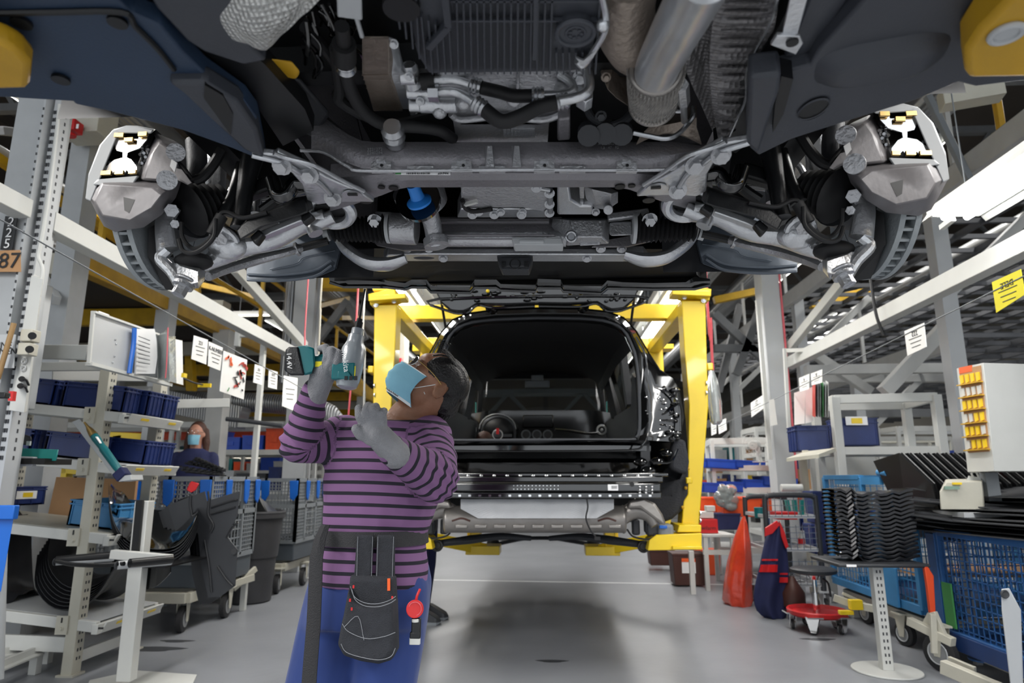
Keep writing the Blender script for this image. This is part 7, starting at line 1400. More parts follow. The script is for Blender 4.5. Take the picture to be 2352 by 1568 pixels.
for z in (P(1800, 1186, Y=YA).z, P(1800, 1262, Y=YA).z, .26):
    g = MB(); g.bar((hx0, YA, z), (hx1, YA, z), .02, .03); g.bar((fx0, YC, z), (hx1, YC, z), .02, .03); g.bar((hx0, YA, z), (fx0, YC, z), .02, .03); g.bar((hx1, YA, z), (hx1, YC, z), .02, .03); build('shelf_edge', g, 'lgrey', tr_)
    g = MB()
    for k in range(10): t = (k + .5) / 10; g.bar((hx0 + (hx1 - hx0) * t, YA, z), (fx0 + (hx1 - fx0) * t, YC, z), .005)
    for k in range(8): t = (k + .5) / 8; g.bar((hx0 + (hx1 - hx0) * t, YA - .01, z), (hx0 + (hx1 - hx0) * t, YA - .01, z + .22), .005)
    for k in range(5): g.bar((hx0, YA - .01, z + .05 * k), (hx1, YA - .01, z + .05 * k), .005)
    build('wire_basket', g, 'steel', tr_)
for x, y, a in ((hx0 - .02, YA - .05, .5), (hx1, YA, 0), (fx0, YC - .2, .3), (hx1, YC, 0)): caster(tr_, (x, y, .075), .072, .03, a, 'lgrey')
def onz(px, py, Yq): return P(px, py, Y=Yq)
for i, (lb, px, py, d_, m_, ct) in enumerate((('red plastic box in the top basket of the tube trolley', 1800, 1183, (.18, .2, .07), 'red', 'box'), ('white bottle with red label in the lower trolley basket', 1841, 1245, (.06, .06, .17), 'offwhite', 'bottle'), ('teal tool handles standing in the top trolley basket', 1828, 1170, (.18, .1, .15), 'tealtray', 'tool'), ('teal tin with a yellow lid behind the trolley tube', 1745, 1177, (.1, .1, .1), 'teal', 'tin'), ('white roll of paper lying above the trolley', 1818, 1120, (.2, .1, .06), 'offwhite', 'roll'))):
    c = onz(px, py, 6.6); g = MB()
    if ct == 'bottle': g.lathe(c - V((0, 0, .085)), c + V((0, 0, .1)), [(0, .03), (.7, .031), (.82, .014), (.95, .014), (1, .01)], 16); 
    elif ct == 'roll': g.cyl(c - V((.1, 0, 0)), c + V((.1, 0, 0)), .035, n=20)
    elif ct == 'tool':
        for k in range(3): g.bar(c + V((-.06 + k * .055, 0, -.07)), c + V((-.08 + k * .07, 0, .09)), .035, .04)
    elif ct == 'tin': g.cyl(c - V((0, 0, .05)), c + V((0, 0, .05)), .05, n=20)
    else: g.box(c, d_, taper=1.08)
    o = build({'box': 'plastic_box', 'bottle': 'spray_bottle', 'tool': 'tool_grips', 'tin': 'tin', 'roll': 'paper_roll'}[ct], g, m_, bevel=.003); tag(o, lb, ct)
    if ct == 'bottle': g = MB().cyl(c - V((0, 0, .02)), c + V((0, 0, .04)), .0315, n=16); build('red_label', g, 'red', o)
# jacket, navy with red bands
jk = thing('work_jacket', 'navy work jacket with red collar and bands hung on the trolley', 'jacket', P(1765, 1420, Y=6.2)); rows = []
for y, x0, x1 in ((1198, 1775, 1792), (1212, 1768, 1800), (1240, 1757, 1806), (1290, 1748, 1812), (1330, 1738, 1815), (1370, 1729, 1814), (1405, 1735, 1810), (1424, 1765, 1806)):
    rows.append([P(x0 + (x1 - x0) * u, y, Y=6.22 - .07 * math.sin(PI * u) - .02 * math.sin(u * 13 + y * .02)) for u in [k / 12 for k in range(13)]])
build('cloth', MB().sheet(rows, (0, .03, 0)), 'jacket', jk, smooth=70, subsurf=1)
def band(y0, y1, u0, u1): 
    r_ = []
    for y in (y0, y1):
        t = (y - 1198) / (1424 - 1198); i = min(6, max(j for j, yy in enumerate((1198, 1212, 1240, 1290, 1330, 1370, 1405, 1424)) if yy <= y)); ys = (1198, 1212, 1240, 1290, 1330, 1370, 1405, 1424); f = (y - ys[i]) / (ys[i + 1] - ys[i]); r_.append([rows[i][int(u0 * 12) + k].lerp(rows[i + 1][int(u0 * 12) + k], f) + V((0, -.012, 0)) for k in range(int((u1 - u0) * 12) + 1)])
    return MB().sheet(r_, (0, -.004, 0))
for a in ((1283, 1287, 0, .6), (1296, 1313, 0, .6), (1315, 1319, .7, 1), (1325, 1337, .7, 1)): build('red_band', band(*a), 'red', jk)
g = MB(); g.prism(Q([(1785, 1195), (1758, 1212), (1757, 1232), (1775, 1225), (1792, 1205)], Y=6.14), (0, .02, 0)); g.prism(Q([(1790, 1195), (1802, 1220), (1812, 1255), (1805, 1260), (1794, 1230)], Y=6.16), (0, .02, 0)); build('collar', g, 'red', jk, bevel=.004)
g = MB(); rows = []
for y, x0, x1 in ((1186, 1706, 1711), (1205, 1698, 1716), (1240, 1686, 1722), (1290, 1672, 1726), (1340, 1664, 1728), (1375, 1661, 1728), (1388, 1668, 1724)):
    a, b_ = P(x0, y, Y=6.85), P(x1, y, Y=6.85); c = (a + b_) / 2; rx = (b_ - a).length / 2; rows.append([c + V((rx * math.cos(t) * (1 + .06 * math.sin(t * 5 + y)), .16 * min(1, rx * 9) * math.sin(t) * (1 + .08 * math.sin(t * 7)), .01 * math.sin(t * 6))) for t in [2 * PI * k / 28 for k in range(28)]])
g.loft(rows); tag(build('refuse_bag', g, 'redbag', smooth=60), 'shiny orange red refuse bag standing left of the tube trolley', 'bag')
g = MB(); c = P(1822, 1370, Y=6.2); g.lathe(c - V((0, 0, .1)), c + V((0, 0, .17)), [(0, .06), (.1, .1), (.5, .1), (.8, .05), (1, .02)], 18); tag(build('brown_bag', g, 'brownbox'), 'brown sack on the floor between the jacket and the stool', 'bag')
# ---- low stool on casters
so = thing('work_stool', 'low stool with black seat, chrome column and red ring base on casters', 'stool', (2.33, 5.75, 0)); sc = P(1868, 1308, Y=5.75); sc = V((sc.x, 5.75, sc.z))
build('seat', MB().lathe(sc - V((0, 0, .03)), sc + V((0, 0, .02)), [(0, .14), (.2, .175), (.7, .18), (.95, .16), (1, .12)], 36), 'satin', so)
build('gas_column', MB().lathe((sc.x, sc.y, .14), sc - V((0, 0, .03)), [(0, .028), (.5, .028), (.5, .018), (.85, .018), (.85, .03), (1, .05)], 20), 'chrome', so)
g = MB().lathe((sc.x, sc.y, .115), (sc.x, sc.y, .165), [(0, .2), (.3, .225), (.85, .232), (1, .225), (1, .21), (.5, .19)], 44); build('ring_tray', g, 'red', so)
g = MB().tube([(sc.x + .05, sc.y - .05, sc.z - .06), (sc.x + .09, sc.y - .05, sc.z - .1), (sc.x + .1, sc.y - .05, sc.z - .2)], .008); build('seat_lever', g, 'black', so)
for k in range(5): a = 2 * PI * k / 5 + .4; caster(so, (sc.x + .19 * math.cos(a), sc.y + .19 * math.sin(a), .038), .038, .022, a, 'chrome')
# ---- brown bins, white table, orange boxes
def tub(name, label, px, py0, py1, Yq, w_, m_, cat='bin', group=None, lab=None):
    a = P(px, py1, Y=Yq); b_ = P(px, py0, Y=Yq); zb_ = max(0, a.z) if abs(a.z) < .12 else a.z; r = thing(name, label, cat, (a.x, Yq, zb_), group); H_ = b_.z - zb_
    g = MB().box((a.x, Yq, zb_ + H_ / 2), (w_, w_ * .8, H_), taper=1.1); build('shell', g, m_, r, bevel=.01); g = MB().box((a.x, Yq, b_.z), (w_ * 1.14, w_ * .92, .025)); build('rim', g, m_, r, bevel=.004)
    if lab: g = MB().box((a.x - .01, Yq - w_ * .42, zb_ + H_ * .6), (w_ * .45, .01, H_ * .4)); build('paper_label', g, 'label', r); g = MB().box((a.x - .01, Yq - w_ * .42 - .006, zb_ + H_ * .82), (w_ * .45, .004, H_ * .12)); build('orange_strip', g, 'orange', r)
    return r
tub('waste_tub', 'brown plastic tub with white and orange label below the carrier foot', 1580, 1270, 1340, 8.0, .34, 'brownbox', lab=True)
tub('waste_tub', 'smaller brown box behind the labelled brown tub', 1518, 1262, 1296, 9.3, .3, 'brownbox', lab=False)
tub('orange_tub', 'small orange tub peeping out behind the carrier foot', 1504, 1255, 1280, 9.8, .16, 'orangebin')
tb = thing('white_table', 'white tube frame table behind the yellow carrier foot', 'table', P(1640, 1330, Y=7.9)); z_ = P(1640, 1222, Y=7.9).z; x0, x1 = P(1600, 1222, Y=7.9).x, P(1672, 1222, Y=7.9).x
g = MB().b2((x0, 7.6, z_ - .03), (x1, 8.4, z_)); build('table_top', g, 'offwhite', tb, bevel=.004)
for x in (x0 + .03, x1 - .03):
    for y in (7.63, 8.37): g = MB().bar((x, y, 0), (x, y, z_ - .03), .045, up=(0, 1, 0)); build('leg', g, 'offwhite', tb)
g = MB(); zz2 = P(1640, 1262, Y=7.9).z; g.bar((x0, 7.63, zz2), (x1, 7.63, zz2), .04, .05); build('rail', g, 'offwhite', tb)
g = MB().bar(P(1587, 1265, Y=7.4), V((P(1587, 1265, Y=7.4).x, 7.4, 0)), .05, up=(0, 1, 0)); tag(build('white_post', g, 'offwhite'), 'white square post under the carrier foot in front of the brown tub', 'post')
rbx = thing('red_carton', 'red carton with dark lettering on the white table', 'box', (P(1627, 1220, Y=7.8).x, 7.8, z_)); q = P(1627, 1205, Y=7.7); g = MB().box((q.x, 7.85, z_ + .08), (.21, .3, .15)); build('carton', g, 'red', rbx, bevel=.004); text('wilarm', .06, 'ink', rbx, (q.x, 7.694, z_ + .06), frame_of((1, 0, 0), (0, 0, 1)))
g = MB(); g.box((q.x, 7.85, z_ + .2), (.16, .2, .07)); g.box((q.x + .05, 7.8, z_ + .27), (.1, .1, .06)); tag(build('white_packs', g, 'offwhite', bevel=.004), 'white packs stacked on the red carton', 'pack')
for i, (lb, px, y0, y1, Yq, w_, m_) in enumerate((('orange tub against the yellow carrier post', 1628, 1143, 1175, 8.7, .3, 'orangebin'), ('broad orange tub with creased lining behind the red bag', 1696, 1143, 1185, 8.3, .42, 'orangebin'), ('orange tub behind the top of the tube trolley', 1790, 1143, 1180, 8.3, .4, 'orangebin'), ('navy box stack right of the red carton', 1670, 1180, 1215, 8.2, .25, 'jacket'), ('orange bag bulging on the floor under the white table', 1626, 1262, 1320, 8.9, .26, 'orangebin'), ('navy tote stack between trolley and light blue cage', 1893, 1130, 1200, 7.0, .26, 'crate'), ('lower navy tote in the stack beside the light blue cage', 1893, 1205, 1270, 7.0, .26, 'crate'))):
    tub('plastic_tub' if i not in (3,) else 'navy_box', lb, px, y0, y1, Yq, w_, m_, cat='tub', lab=False)
g = MB(); 
for k in range(14): a = P(1655 + r8.random() * 26, 1120 + r8.random() * 50, Y=8.1); g.ball(a, (.05 + r8.random() * .05, .05, .04 + r8.random() * .04), 8, 6)
tag(build('plastic_film', g, 'clear'), 'crumpled clear plastic film above the navy boxes', 'film')
# ================================================================ steel frames, lamps, cards and the hall behind
def beam(name, label, a, b, w_, h_, m='offwhite', cat='beam', group=None, bevel=.004):
    g = MB().bar(a, b, w_, h_); o = build(name, g, m, bevel=bevel); return tag(o, label, cat, group)
XL, XRr = -2.75, 2.75
a, b_ = P(-60, 420, X=XL), P(705, 824, X=XL); zc_ = (a.z + b_.z) / 2
zl_ = P(105, 507, X=XL).z; beam('line_beam', 'near piece of white steel beam ending at the slotted column', (XL, 1.4, zl_), (XL, P(54, 480, X=XL).y, zl_), .1, .10)
lb1 = beam('line_beam', 'long white steel beam beyond the slotted column along the left side', (XL, P(106, 512, X=XL).y, zl_), (XL, b_.y, P(660, 806, X=XL).z), .1, .11)
a, b_ = P(2352, 552, X=XRr), P(1810, 836, X=XRr); beam('line_beam', 'long white steel beam along the right side of the line', (XRr, 1.6, a.z), (XRr, b_.y, b_.z), .1, .12)
beam('diagonal_brace', 'white diagonal brace rising from the left beam end', P(700, 795, X=XL), P(540, 615, X=XL - .05), .07, .10)
beam('diagonal_brace', 'white diagonal brace rising from the right column', P(1800, 815, X=XRr), P(1945, 635, X=XRr + .2), .07, .10)
q = P(685, 900, X=-3.4); g = MB(); g.b2((q.x - .15, q.y, 0), (q.x + .15, q.y + .25, 6.4)); cl = thing('hall_column', 'pale steel column with conduits behind the drill', 'column', (q.x, q.y, 0)); build('box_section', g, 'lgrey', cl, bevel=.006)
g = MB(); g.cyl((q.x - .25, q.y + .1, 2.5), (q.x - .25, q.y + .1, 6.4), .07, n=16); g.cyl((q.x + .2, q.y, .5), (q.x + .2, q.y, 6.4), .02); build('conduit', g, 'duct', cl)
q = P(1790, 900, X=2.6); cr2 = thing('hall_column', 'pale steel column with a thin red stripe right of the rear car', 'column', (q.x, q.y, 0)); g = MB().b2((q.x - .1, q.y, 0), (q.x + .1, q.y + .25, 6.4)); build('box_section', g, 'lgrey', cr2, bevel=.006); g = MB().b2((q.x + .1, q.y - .01, 1.2), (q.x + .12, q.y, 6.0)); build('red_stripe', g, 'redpink', cr2); g = MB(); g.bar((q.x - .16, q.y, 1.4), (q.x - .16, q.y, 3.2), .04, .05, up=(0, 1, 0)); g.bar(P(1805, 805, Y=q.y - .3), P(1868, 803, Y=q.y - .6), .03, .04); g.bar(P(1802, 800, Y=q.y - .3), P(1812, 985, Y=q.y - .3), .03, .04, up=(0, 1, 0)); build('side_rail', g, 'offwhite', cr2)
q0, q1 = P(190, 300, Y=5.2), P(120, 800, Y=5.2); g = MB().b2((q0.x - .09, 5.2, 0), (q0.x + .09, 5.4, 5.2)); struct('trim_1', g, 'greycol')
beam('thin_brace', 'grey diagonal brace behind the slotted column', P(100, 640, Y=5.4), P(130, 690, Y=5.1), .06, .08, 'greycol')
g = MB(); gy = 6.3; pA, pB, pC = P(628, 768, Y=gy), P(592, 962, Y=gy), P(548, 758, Y=gy); g.bar(V((pB.x, gy, pA.z)), V((pB.x, gy, 0)), .05, .05, up=(0, 1, 0)); g.bar(V((pB.x, gy, pA.z)), V((pC.x, gy, pA.z)), .04, .05); g.bar(V((pC.x, gy, pA.z + .12)), V((pC.x, gy, pA.z - .12)), .05); gt_ = thing('hook_frame', 'white angled tube frame left of the drill', 'frame', (pB.x, gy, 0)); build('tube', g, 'offwhite', gt_, bevel=.004)
g = MB().tube(Q([(520, 962), (560, 966), (605, 972), (650, 978)], Y=6.2), .022, 10); tag(build('foam_rail', g, 'darkgrey'), 'dark foam covered rail beneath the hook frame', 'rail')
# wires that carry the hanging cards
for lb, a, b_ in (('thin wire along the left side carrying cards', (-60, 470), (700, 895)), ('thin wire along the right side carrying cards', (2400, 610), (1640, 985))):
    x = wx if a[0] < 1000 else 2.3; A_, B_ = P(*a, X=x), P(*b_, X=x); g = MB().cyl(A_, B_, .0035, n=6); tag(build('card_wire', g, 'gplastic'), lb, 'wire')
g = MB().cyl(P(100, 560, Y=3.7), P(-40, 640, Y=3.4), .004, n=6); tag(build('stay_wire', g, 'gplastic'), 'thin wire tied to the slotted column beside its number plate', 'wire')
for (lab, q, m_, hd) in (('white card on the right wire with small heading, nearest white one', [(2077, 760), (2122, 741), (2128, 796), (2084, 817)], 'paper', '222'), ('yellow card folded at its corner at the right picture edge', [(2278, 648), (2344, 618), (2354, 676), (2288, 718)], 'yellowpaper', 'DELE'),
        ('white card on the wire above the document sleeves', [(1862, 858), (1888, 848), (1888, 878), (1864, 885)], 'paper', 'A'), ('white card left of the one above the sleeves', [(1835, 868), (1859, 858), (1858, 893), (1837, 900)], 'paper', '4'), ('tilted white card on the wire between carrier and column', [(1724, 925), (1752, 907), (1753, 938), (1726, 958)], 'paper', '23'), ('small white card beside the wrapped hose beyond the carrier', [(1649, 970), (1667, 960), (1669, 987), (1651, 997)], 'paper', None), ('small white card nearest to the yellow carrier post', [(1633, 968), (1645, 965), (1645, 995), (1634, 1000)], 'paper', None)):
    paper('notice', lab, 'sign', [P(x, y, X=2.3) for x, y in q], m_, 'cards on the right wire', lines=3, head=hd)
# lamps
def lamp(label, c, L, rz=0., w_=.26, m='lamp', group='fluorescent fittings', drop=0):
    r = thing('fluorescent_light', label, 'lamp', c, group); R = Matrix.Rotation(rz, 3, 'Z'); c = V(c); g = MB()
    g.box(c + V((0, 0, .035)), (w_, L, .05), R); 
    for s in (-1, 1): g.add([c + R @ V(p) for p in ((s * w_ * .5, -L / 2, .03), (s * w_ * .5, L / 2, .03), (s * w_ * .62, L / 2, -.02), (s * w_ * .62, -L / 2, -.02))], [(0, 1, 2, 3)])
    build('housing', g, 'offwhite', r); g = MB()
    for s in (-1, 1): g.cyl(c + R @ V((s * w_ * .22, -L / 2 + .02, .0)), c + R @ V((s * w_ * .22, L / 2 - .02, .0)), .02, n=10)
    g.box(c + V((0, 0, .008)), (w_ * .9, L * .96, .004), R); build('tube', g, m, r)
    if drop: g = MB(); g.cyl(c + R @ V((0, L * .4, .05)), c + R @ V((0, L * .4, drop)), .004, n=5); g.cyl(c + R @ V((0, -L * .4, .05)), c + R @ V((0, -L * .4, drop)), .004, n=5); build('hanger', g, 'gplastic', r)
    return r
q = P(2192, 520, X=2.45); lamp('bright white lamp fitting at the right, nearest of all', (2.45, q.y - .75, q.z + .05), 1.5, 0, .3, drop=1.2)
g = MB().bar((2.45, q.y, q.z + .05), (2.45, q.y + .12, q.z + .04), .03, .03); tag(build('lamp_bracket', g, 'offwhite'), 'pale metal bracket at the end of the nearest right lamp', 'bracket')
q = P(-20, 512, X=-2.45)
for i, (x0, x1, y, Yq, lb) in enumerate(((538, 662, 722, 12.0, 'long lamp under the yellow mezzanine left of the drill'), (905, 950, 672, 6.2, None), (1480, 1520, 768, 9.0, None))):
    if lb: a, b_ = P(x0, y, Y=Yq), P(x1, y, Y=Yq); lamp(lb, (a + b_) / 2, (b_ - a).length, PI / 2, .12, 'lampdim', drop=.8)
for i, (px, y, Yq, L, lb) in enumerate(((905, 672, 5.4, 1.3, 'bright lamp seen just beyond the left yellow post'), (945, 690, 6.4, 1.0, 'second lamp beyond the left yellow post, next to the gas strut'), (1548, 690, 5.8, 1.3, 'bright lamp seen just inside the right yellow post'), (1508, 755, 7.6, 1.4, 'lamp above the right rear carrier beam'), (1497, 800, 8.9, 1.3, 'farther lamp beside the right rear carrier post'))):
    q = P(px, y, Y=Yq); lamp(lb, (q.x, Yq + .2, q.z), L, 0, .22, drop=.9)
for i, (px, py, Yq) in enumerate(((2080, 1035, 13), (2175, 1028, 15), (1770, 1075, 17), (1870, 1040, 19), (2140, 985, 22), (420, 1040, 14), (510, 1020, 17), (600, 1050, 20))):
    q = P(px, py, Y=Yq); lamp(['lamp far right behind the white rack', 'short lamp far right near the drawer cabinet', 'small lamp low above the far blue trays', 'small lamp far behind the navy bins', 'tiny lamp far right under the steel decks', 'lamp above the long haired person', 'lamp left of the far slim column', 'small lamp far left behind the white racks'][i], q, 1.8, PI / 2, .16, 'lampdim', drop=1.)
for i, (x, y, z, sx, sy, p_, r_) in enumerate(FITTINGS):
    rr = thing('fluorescent_light', 'lamp fitting over the line on the %s side, %s' % ('flow rack' if x < 0 else 'wire cage', ordn([f for f in FITTINGS if f[2] < 4 and f[0] * x > 0].index(FITTINGS[i]), 'first', 'along the row')) if z < 4 else 'lamp fitting high under the roof on the %s side, %s' % ('mezzanine' if x < 0 else 'mesh deck', ordn([f for f in FITTINGS if f[2] > 4 and f[0] * x > 0].index(FITTINGS[i]), 'nearest', 'along the hall')), 'lamp', (x, y, z), 'lamp fittings over the line' if z < 4 else 'lamp fittings under the roof')
    R_ = Matrix.Rotation(r_, 3, 'Y'); g = MB(); c_ = V((x, y, z)); g.box(c_ + R_ @ V((0, 0, .05)), (sx + .04, sy + .04, .06), R_)
    for s in (-1, 1): g.box(c_ + R_ @ V((s * (sx / 2 + .02), 0, .01)), (.01, sy + .04, .06), R_)
    build('housing', g, 'offwhite', rr); g = MB()
    for s in (-1, 1): g.cyl(c_ + V((0, s * sy * .4, .08)), (x, y + s * sy * .4, 4.3 if z < 4 else 6.65), .006, n=5)
    build('hanger', g, 'gplastic', rr)
for s in (-1, 1): g = MB().bar((s * 1.5, 2.4, 4.35), (s * 1.5, 30, 4.35), .1, .12); tag(build('cable_tray', g, 'lgrey'), 'grey cable tray carrying the lamp row %s of the line' % ('left' if s < 0 else 'right'), 'cable tray')
# yellow mezzanine on the left: deck edges, posts, railings
mz = thing('mezzanine', 'yellow railed steel mezzanine on the left of the hall', 'platform', (-7, 12, 0))
for x in (-4.3, -7.5):
    g = MB(); g.bar((x, 5.5, 3.2), (x, 30, 3.2), .12, .28); build('deck_edge', g, 'yellowdull', mz)
    for z in (3.75, 4.25): g = MB().cyl((x, 5.5, z), (x, 30, z), .03, n=8); build('handrail', g, 'yelbg', mz)
    for k in range(14): y = 5.8 + k * 1.8; g = MB().bar((x, y, 3.2), (x, y, 4.28), .05, up=(0, 1, 0)); build('baluster', g, 'yelbg', mz)
    for k in range(6): y = 7 + k * 4; g = MB().bar((x, y, 0), (x, y, 3.2), .16, up=(0, 1, 0)); build('leg', g, 'lgrey', mz)
for k in range(13): g = MB().bar((-4.3, 5.6 + k * 2, 3.15), (-11, 5.6 + k * 2, 3.15), .1, .2); build('joist', g, 'yelbg' if k % 2 else 'cream', mz)
g = MB().b2((-11, 5.6, 3.27), (-4.3, 30, 3.31)); build('deck', g, 'roofdark', mz)
r9 = random.Random(12)
for k in range(10): a = V((-4.4 - r9.random() * 3, 6 + k * 2, 3.9 + r9.random())); build('conveyor_rail', MB().bar(a, a + V((0, 3 + r9.random() * 2, r9.random() * 2 - .6)), .08, .1), 'yelbg', mz)
# roof structure: trusses across, purlins along, pipes and ducts
for k in range(11):
    y = 5 + k * 3.6; g = MB(); zt2, zb2 = 7.9, 6.7
    g.bar((-16, y, zt2), (16, y, zt2), .14, .14); g.bar((-16, y, zb2), (16, y, zb2), .12, .12)
    for j in range(20): x = -16 + j * 1.6; g.bar((x, y, zb2), (x + .8, y, zt2), .07, .07); g.bar((x + .8, y, zt2), (x + 1.6, y, zb2), .07, .07)
    tag(build('roof_truss', g, 'truss'), 'grey lattice truss under the roof, %s' % ordn(k, 'nearest of the row', 'of the row counted from the overhead car'), 'truss', 'roof trusses')
for k in range(9): x = -14 + k * 3.5; g = MB().bar((x, 2, 8.1), (x, 45, 8.1), .1, .2); tag(build('purlin', g, 'roofdark'), 'dark purlin running lengthwise under the roof, %s' % ordn(k, 'first from the mezzanine wall', 'from the mezzanine wall'), 'purlin', 'roof purlins')
for k, (x, z, m_, r_) in enumerate(((-5.5, 5.9, 'duct', .3), (-9, 5.4, 'duct', .4), (5.2, 6.1, 'duct', .28), (9.5, 5.6, 'duct', .4), (-3.2, 5.6, 'pipe', .09), (3.4, 5.3, 'pipe', .08), (3.7, 5.5, 'pipe', .05), (7.0, 4.9, 'pipe', .1), (-6.6, 5.1, 'pipe', .06))):
    g = MB().cyl((x, 3, z), (x, 44, z), r_, n=20); tag(build('ventilation_duct' if m_ == 'duct' else 'ceiling_pipe', g, m_), ['round duct high on the left nearest the line', 'widest round duct far left', 'round duct high on the right nearest the line', 'widest round duct far right', 'pipe high over the left beam', 'pipe high over the right beam', 'thin pipe beside the right ceiling pipe', 'thick pipe over the right steel deck', 'thin pipe between the left ducts'][k], 'duct' if m_ == 'duct' else 'pipe')
g = MB().tube([(-6.5, 9.5, 2.35), (-4.6, 9.3, 2.3), (-3.2, 9.2, 2.15), (-3.0, 9.2, 1.8), (-3.0, 9.2, 1.4)], .14, 16); tag(build('flexible_duct', g, 'duct'), 'silver flexible duct bending down beside the slim column', 'duct')
g = MB().bar((-8, 9.8, P(700, 1000, Y=9.8).z), (-3, 9.8, P(700, 1000, Y=9.8).z), .1, .12); tag(build('red_beam', g, 'redorange'), 'orange red beam crossing above the long haired person', 'beam')
beam('slim_column', 'pale slim column right of the long haired person', (P(495, 1000, Y=8.2).x, 8.2, 0), (P(495, 1000, Y=8.2).x, 8.2, 3.1), .22, .2, 'greybeam', 'column')
# mesh decks and frames on the right
dk = thing('mesh_deck', 'grey steel grating decks hanging over the right side of the hall', 'platform', (6, 10, 3.9))
for zi, (z, x0, x1, y0, y1) in enumerate(((4.3, 4.2, 12, 4, 20), (3.1, 5.5, 12, 9, 24))):
    g = MB()
    for k in range(int((y1 - y0) / .55)): g.bar((x0, y0 + k * .55, z), (x1, y0 + k * .55, z), .05, .06)
    for k in range(int((x1 - x0) / .6)): g.bar((x0 + k * .6, y0, z), (x0 + k * .6, y1, z), .05, .08)
    build('grating', g, 'grate', dk)
    g = MB(); g.bar((x0, y0, z - .1), (x0, y1, z - .1), .12, .22); build('deck_edge', g, 'greybeam', dk)
    for k in range(7): y = y0 + k * 2.4; g = MB().bar((x0, y, z), (x0, y, z + 1.), .05, up=(0, 1, 0)); build('baluster', g, 'greybeam', dk)
    g = MB().cyl((x0, y0, z + 1), (x0, y1, z + 1), .03, n=8); build('handrail', g, 'greybeam', dk)
    for k in range(4): y = y0 + 3 + k * 4; g = MB().bar((x0 + .1, y, 0), (x0 + .1, y, z), .16, up=(0, 1, 0)); build('leg', g, 'lgrey', dk); g = MB().bar((x0 + .1, y, z - 1.2), (x0 + 1.3, y, z - .1), .1); build('strut', g, 'greybeam', dk)
for k, (a, b_, m_) in enumerate((((2180, 205, 5.0), (2352, 30, 5.2), 'cream'), ((2030, 900, 7.5), (2190, 730, 7.5), 'greybeam'), ((1640, 800, 12), (1780, 802, 12), 'truss'), ((1690, 860, 12), (1760, 670, 12), 'truss'), ((1640, 720, 12), (1780, 850, 12), 'truss'), ((1700, 700, 14), (1650, 900, 14), 'truss'), ((1850, 850, 10), (2200, 845, 10), 'greybeam'), ((1860, 870, 12), (2210, 868, 12), 'greybeam'), ((1820, 780, 11), (2000, 900, 11), 'greybeam'), ((2130, 220, 6), (2230, 420, 6), 'gplastic'), ((2285, 205, 6), (2310, 360, 6), 'yellowdull'), ((2160, 230, 4.6), (2300, 205, 4.5), 'cream'), ((1900, 950, 12), (2180, 948, 12), 'truss'), ((1640, 690, 13), (1780, 660, 13), 'yelbg'), ((1860, 700, 12), (2000, 668, 12), 'yelbg'))):
    A_, B_ = P(a[0], a[1], Y=a[2]), P(b_[0], b_[1], Y=b_[2]); w_ = .06 if m_ in ('gplastic', 'yellowdull') else .14
    build('brace', MB().bar(A_, B_, w_, w_), m_, dk, bevel=.004)
# more steelwork upper left behind the brake
for k, (a, b_, m_, w_) in enumerate((((0, 300, 7), (260, 330, 9), 'truss', .1), ((0, 560, 9), (330, 700, 9), 'yelbg', .12), ((200, 470, 9), (420, 640, 10), 'yelbg', .14), ((160, 700, 9.5), (520, 712, 9.5), 'cream', .25), ((430, 660, 10), (440, 900, 10), 'yelbg', .12), ((265, 650, 8), (262, 760, 8), 'yelbg', .08), ((355, 650, 9), (350, 780, 9), 'yelbg', .09), ((700, 650, 9.5), (840, 652, 9.5), 'yelbg', .2), ((700, 820, 11), (800, 690, 11), 'truss', .12), ((800, 700, 11), (840, 780, 11), 'truss', .1), ((150, 235, 6.5), (330, 330, 8), 'truss', .12), ((30, 640, 7), (200, 690, 8), 'yelbg', .1), ((380, 920, 9), (560, 960, 9), 'duct', .3), ((740, 980, 10), (860, 985, 10), 'truss', .12))):
    build('brace', MB().bar(P(a[0], a[1], Y=a[2]), P(b_[0], b_[1], Y=b_[2]), w_, w_), m_, mz, bevel=.004)
# hanging hoses and cables
for lb, pts, r_, m_ in (('thin red hose hanging left of the yellow post', [(824, 640), (816, 760), (800, 960)], .008, 'redpink'), ('thin cream cord hanging behind the drill', [(742, 600), (736, 720), (730, 860)], .007, 'cream'), ('thin pink cord on the pale column', [(708, 640), (700, 800)], .006, 'redpink'), ('red coiled hose right of the right yellow post', [(1624, 690), (1632, 730), (1634, 790), (1637, 850)], .012, 'redpink'), ('black cable loop hanging under the right roof', [(2000, 640), (2012, 720), (2030, 770)], .012, 'black'), ('thin white hose left of the yellow post', [(836, 700), (838, 800), (836, 940)], .008, 'offwhite')):
    Yq = 5.2; A_ = [P(x, y, Y=Yq) for x, y in pts]; A_.insert(0, V((A_[0].x + .02, Yq, 6.7 if m_ != 'black' else A_[0].z + .5))); g = MB().tube(A_, r_, 6); tag(build('hanging_hose', g, m_), lb, 'hose')
g = MB().lathe(P(1634, 850, Y=6.2), P(1646, 975, Y=6.2), [(0, .02), (.2, .05), (.6, .065), (.95, .055), (1, .03)], 16); tag(build('wrapped_hose', g, 'clear'), 'hose bundle wrapped in clear plastic right of the carrier', 'hose')
for s, px in ((-1, 905), (1, 1600)): pass
g = MB().b2(P(892, 740, Y=8.5), P(925, 900, Y=8.5) + V((0, .3, 0))); tag(build('pale_pillar', g, 'cream'), 'pale pillar between the left yellow post and the rear car', 'column')
g = MB().box(P(898, 828, Y=8.3), (.3, .1, .05)); tag(build('column_band', g, 'red'), 'red band around the pale pillar by the blue mask', 'band')
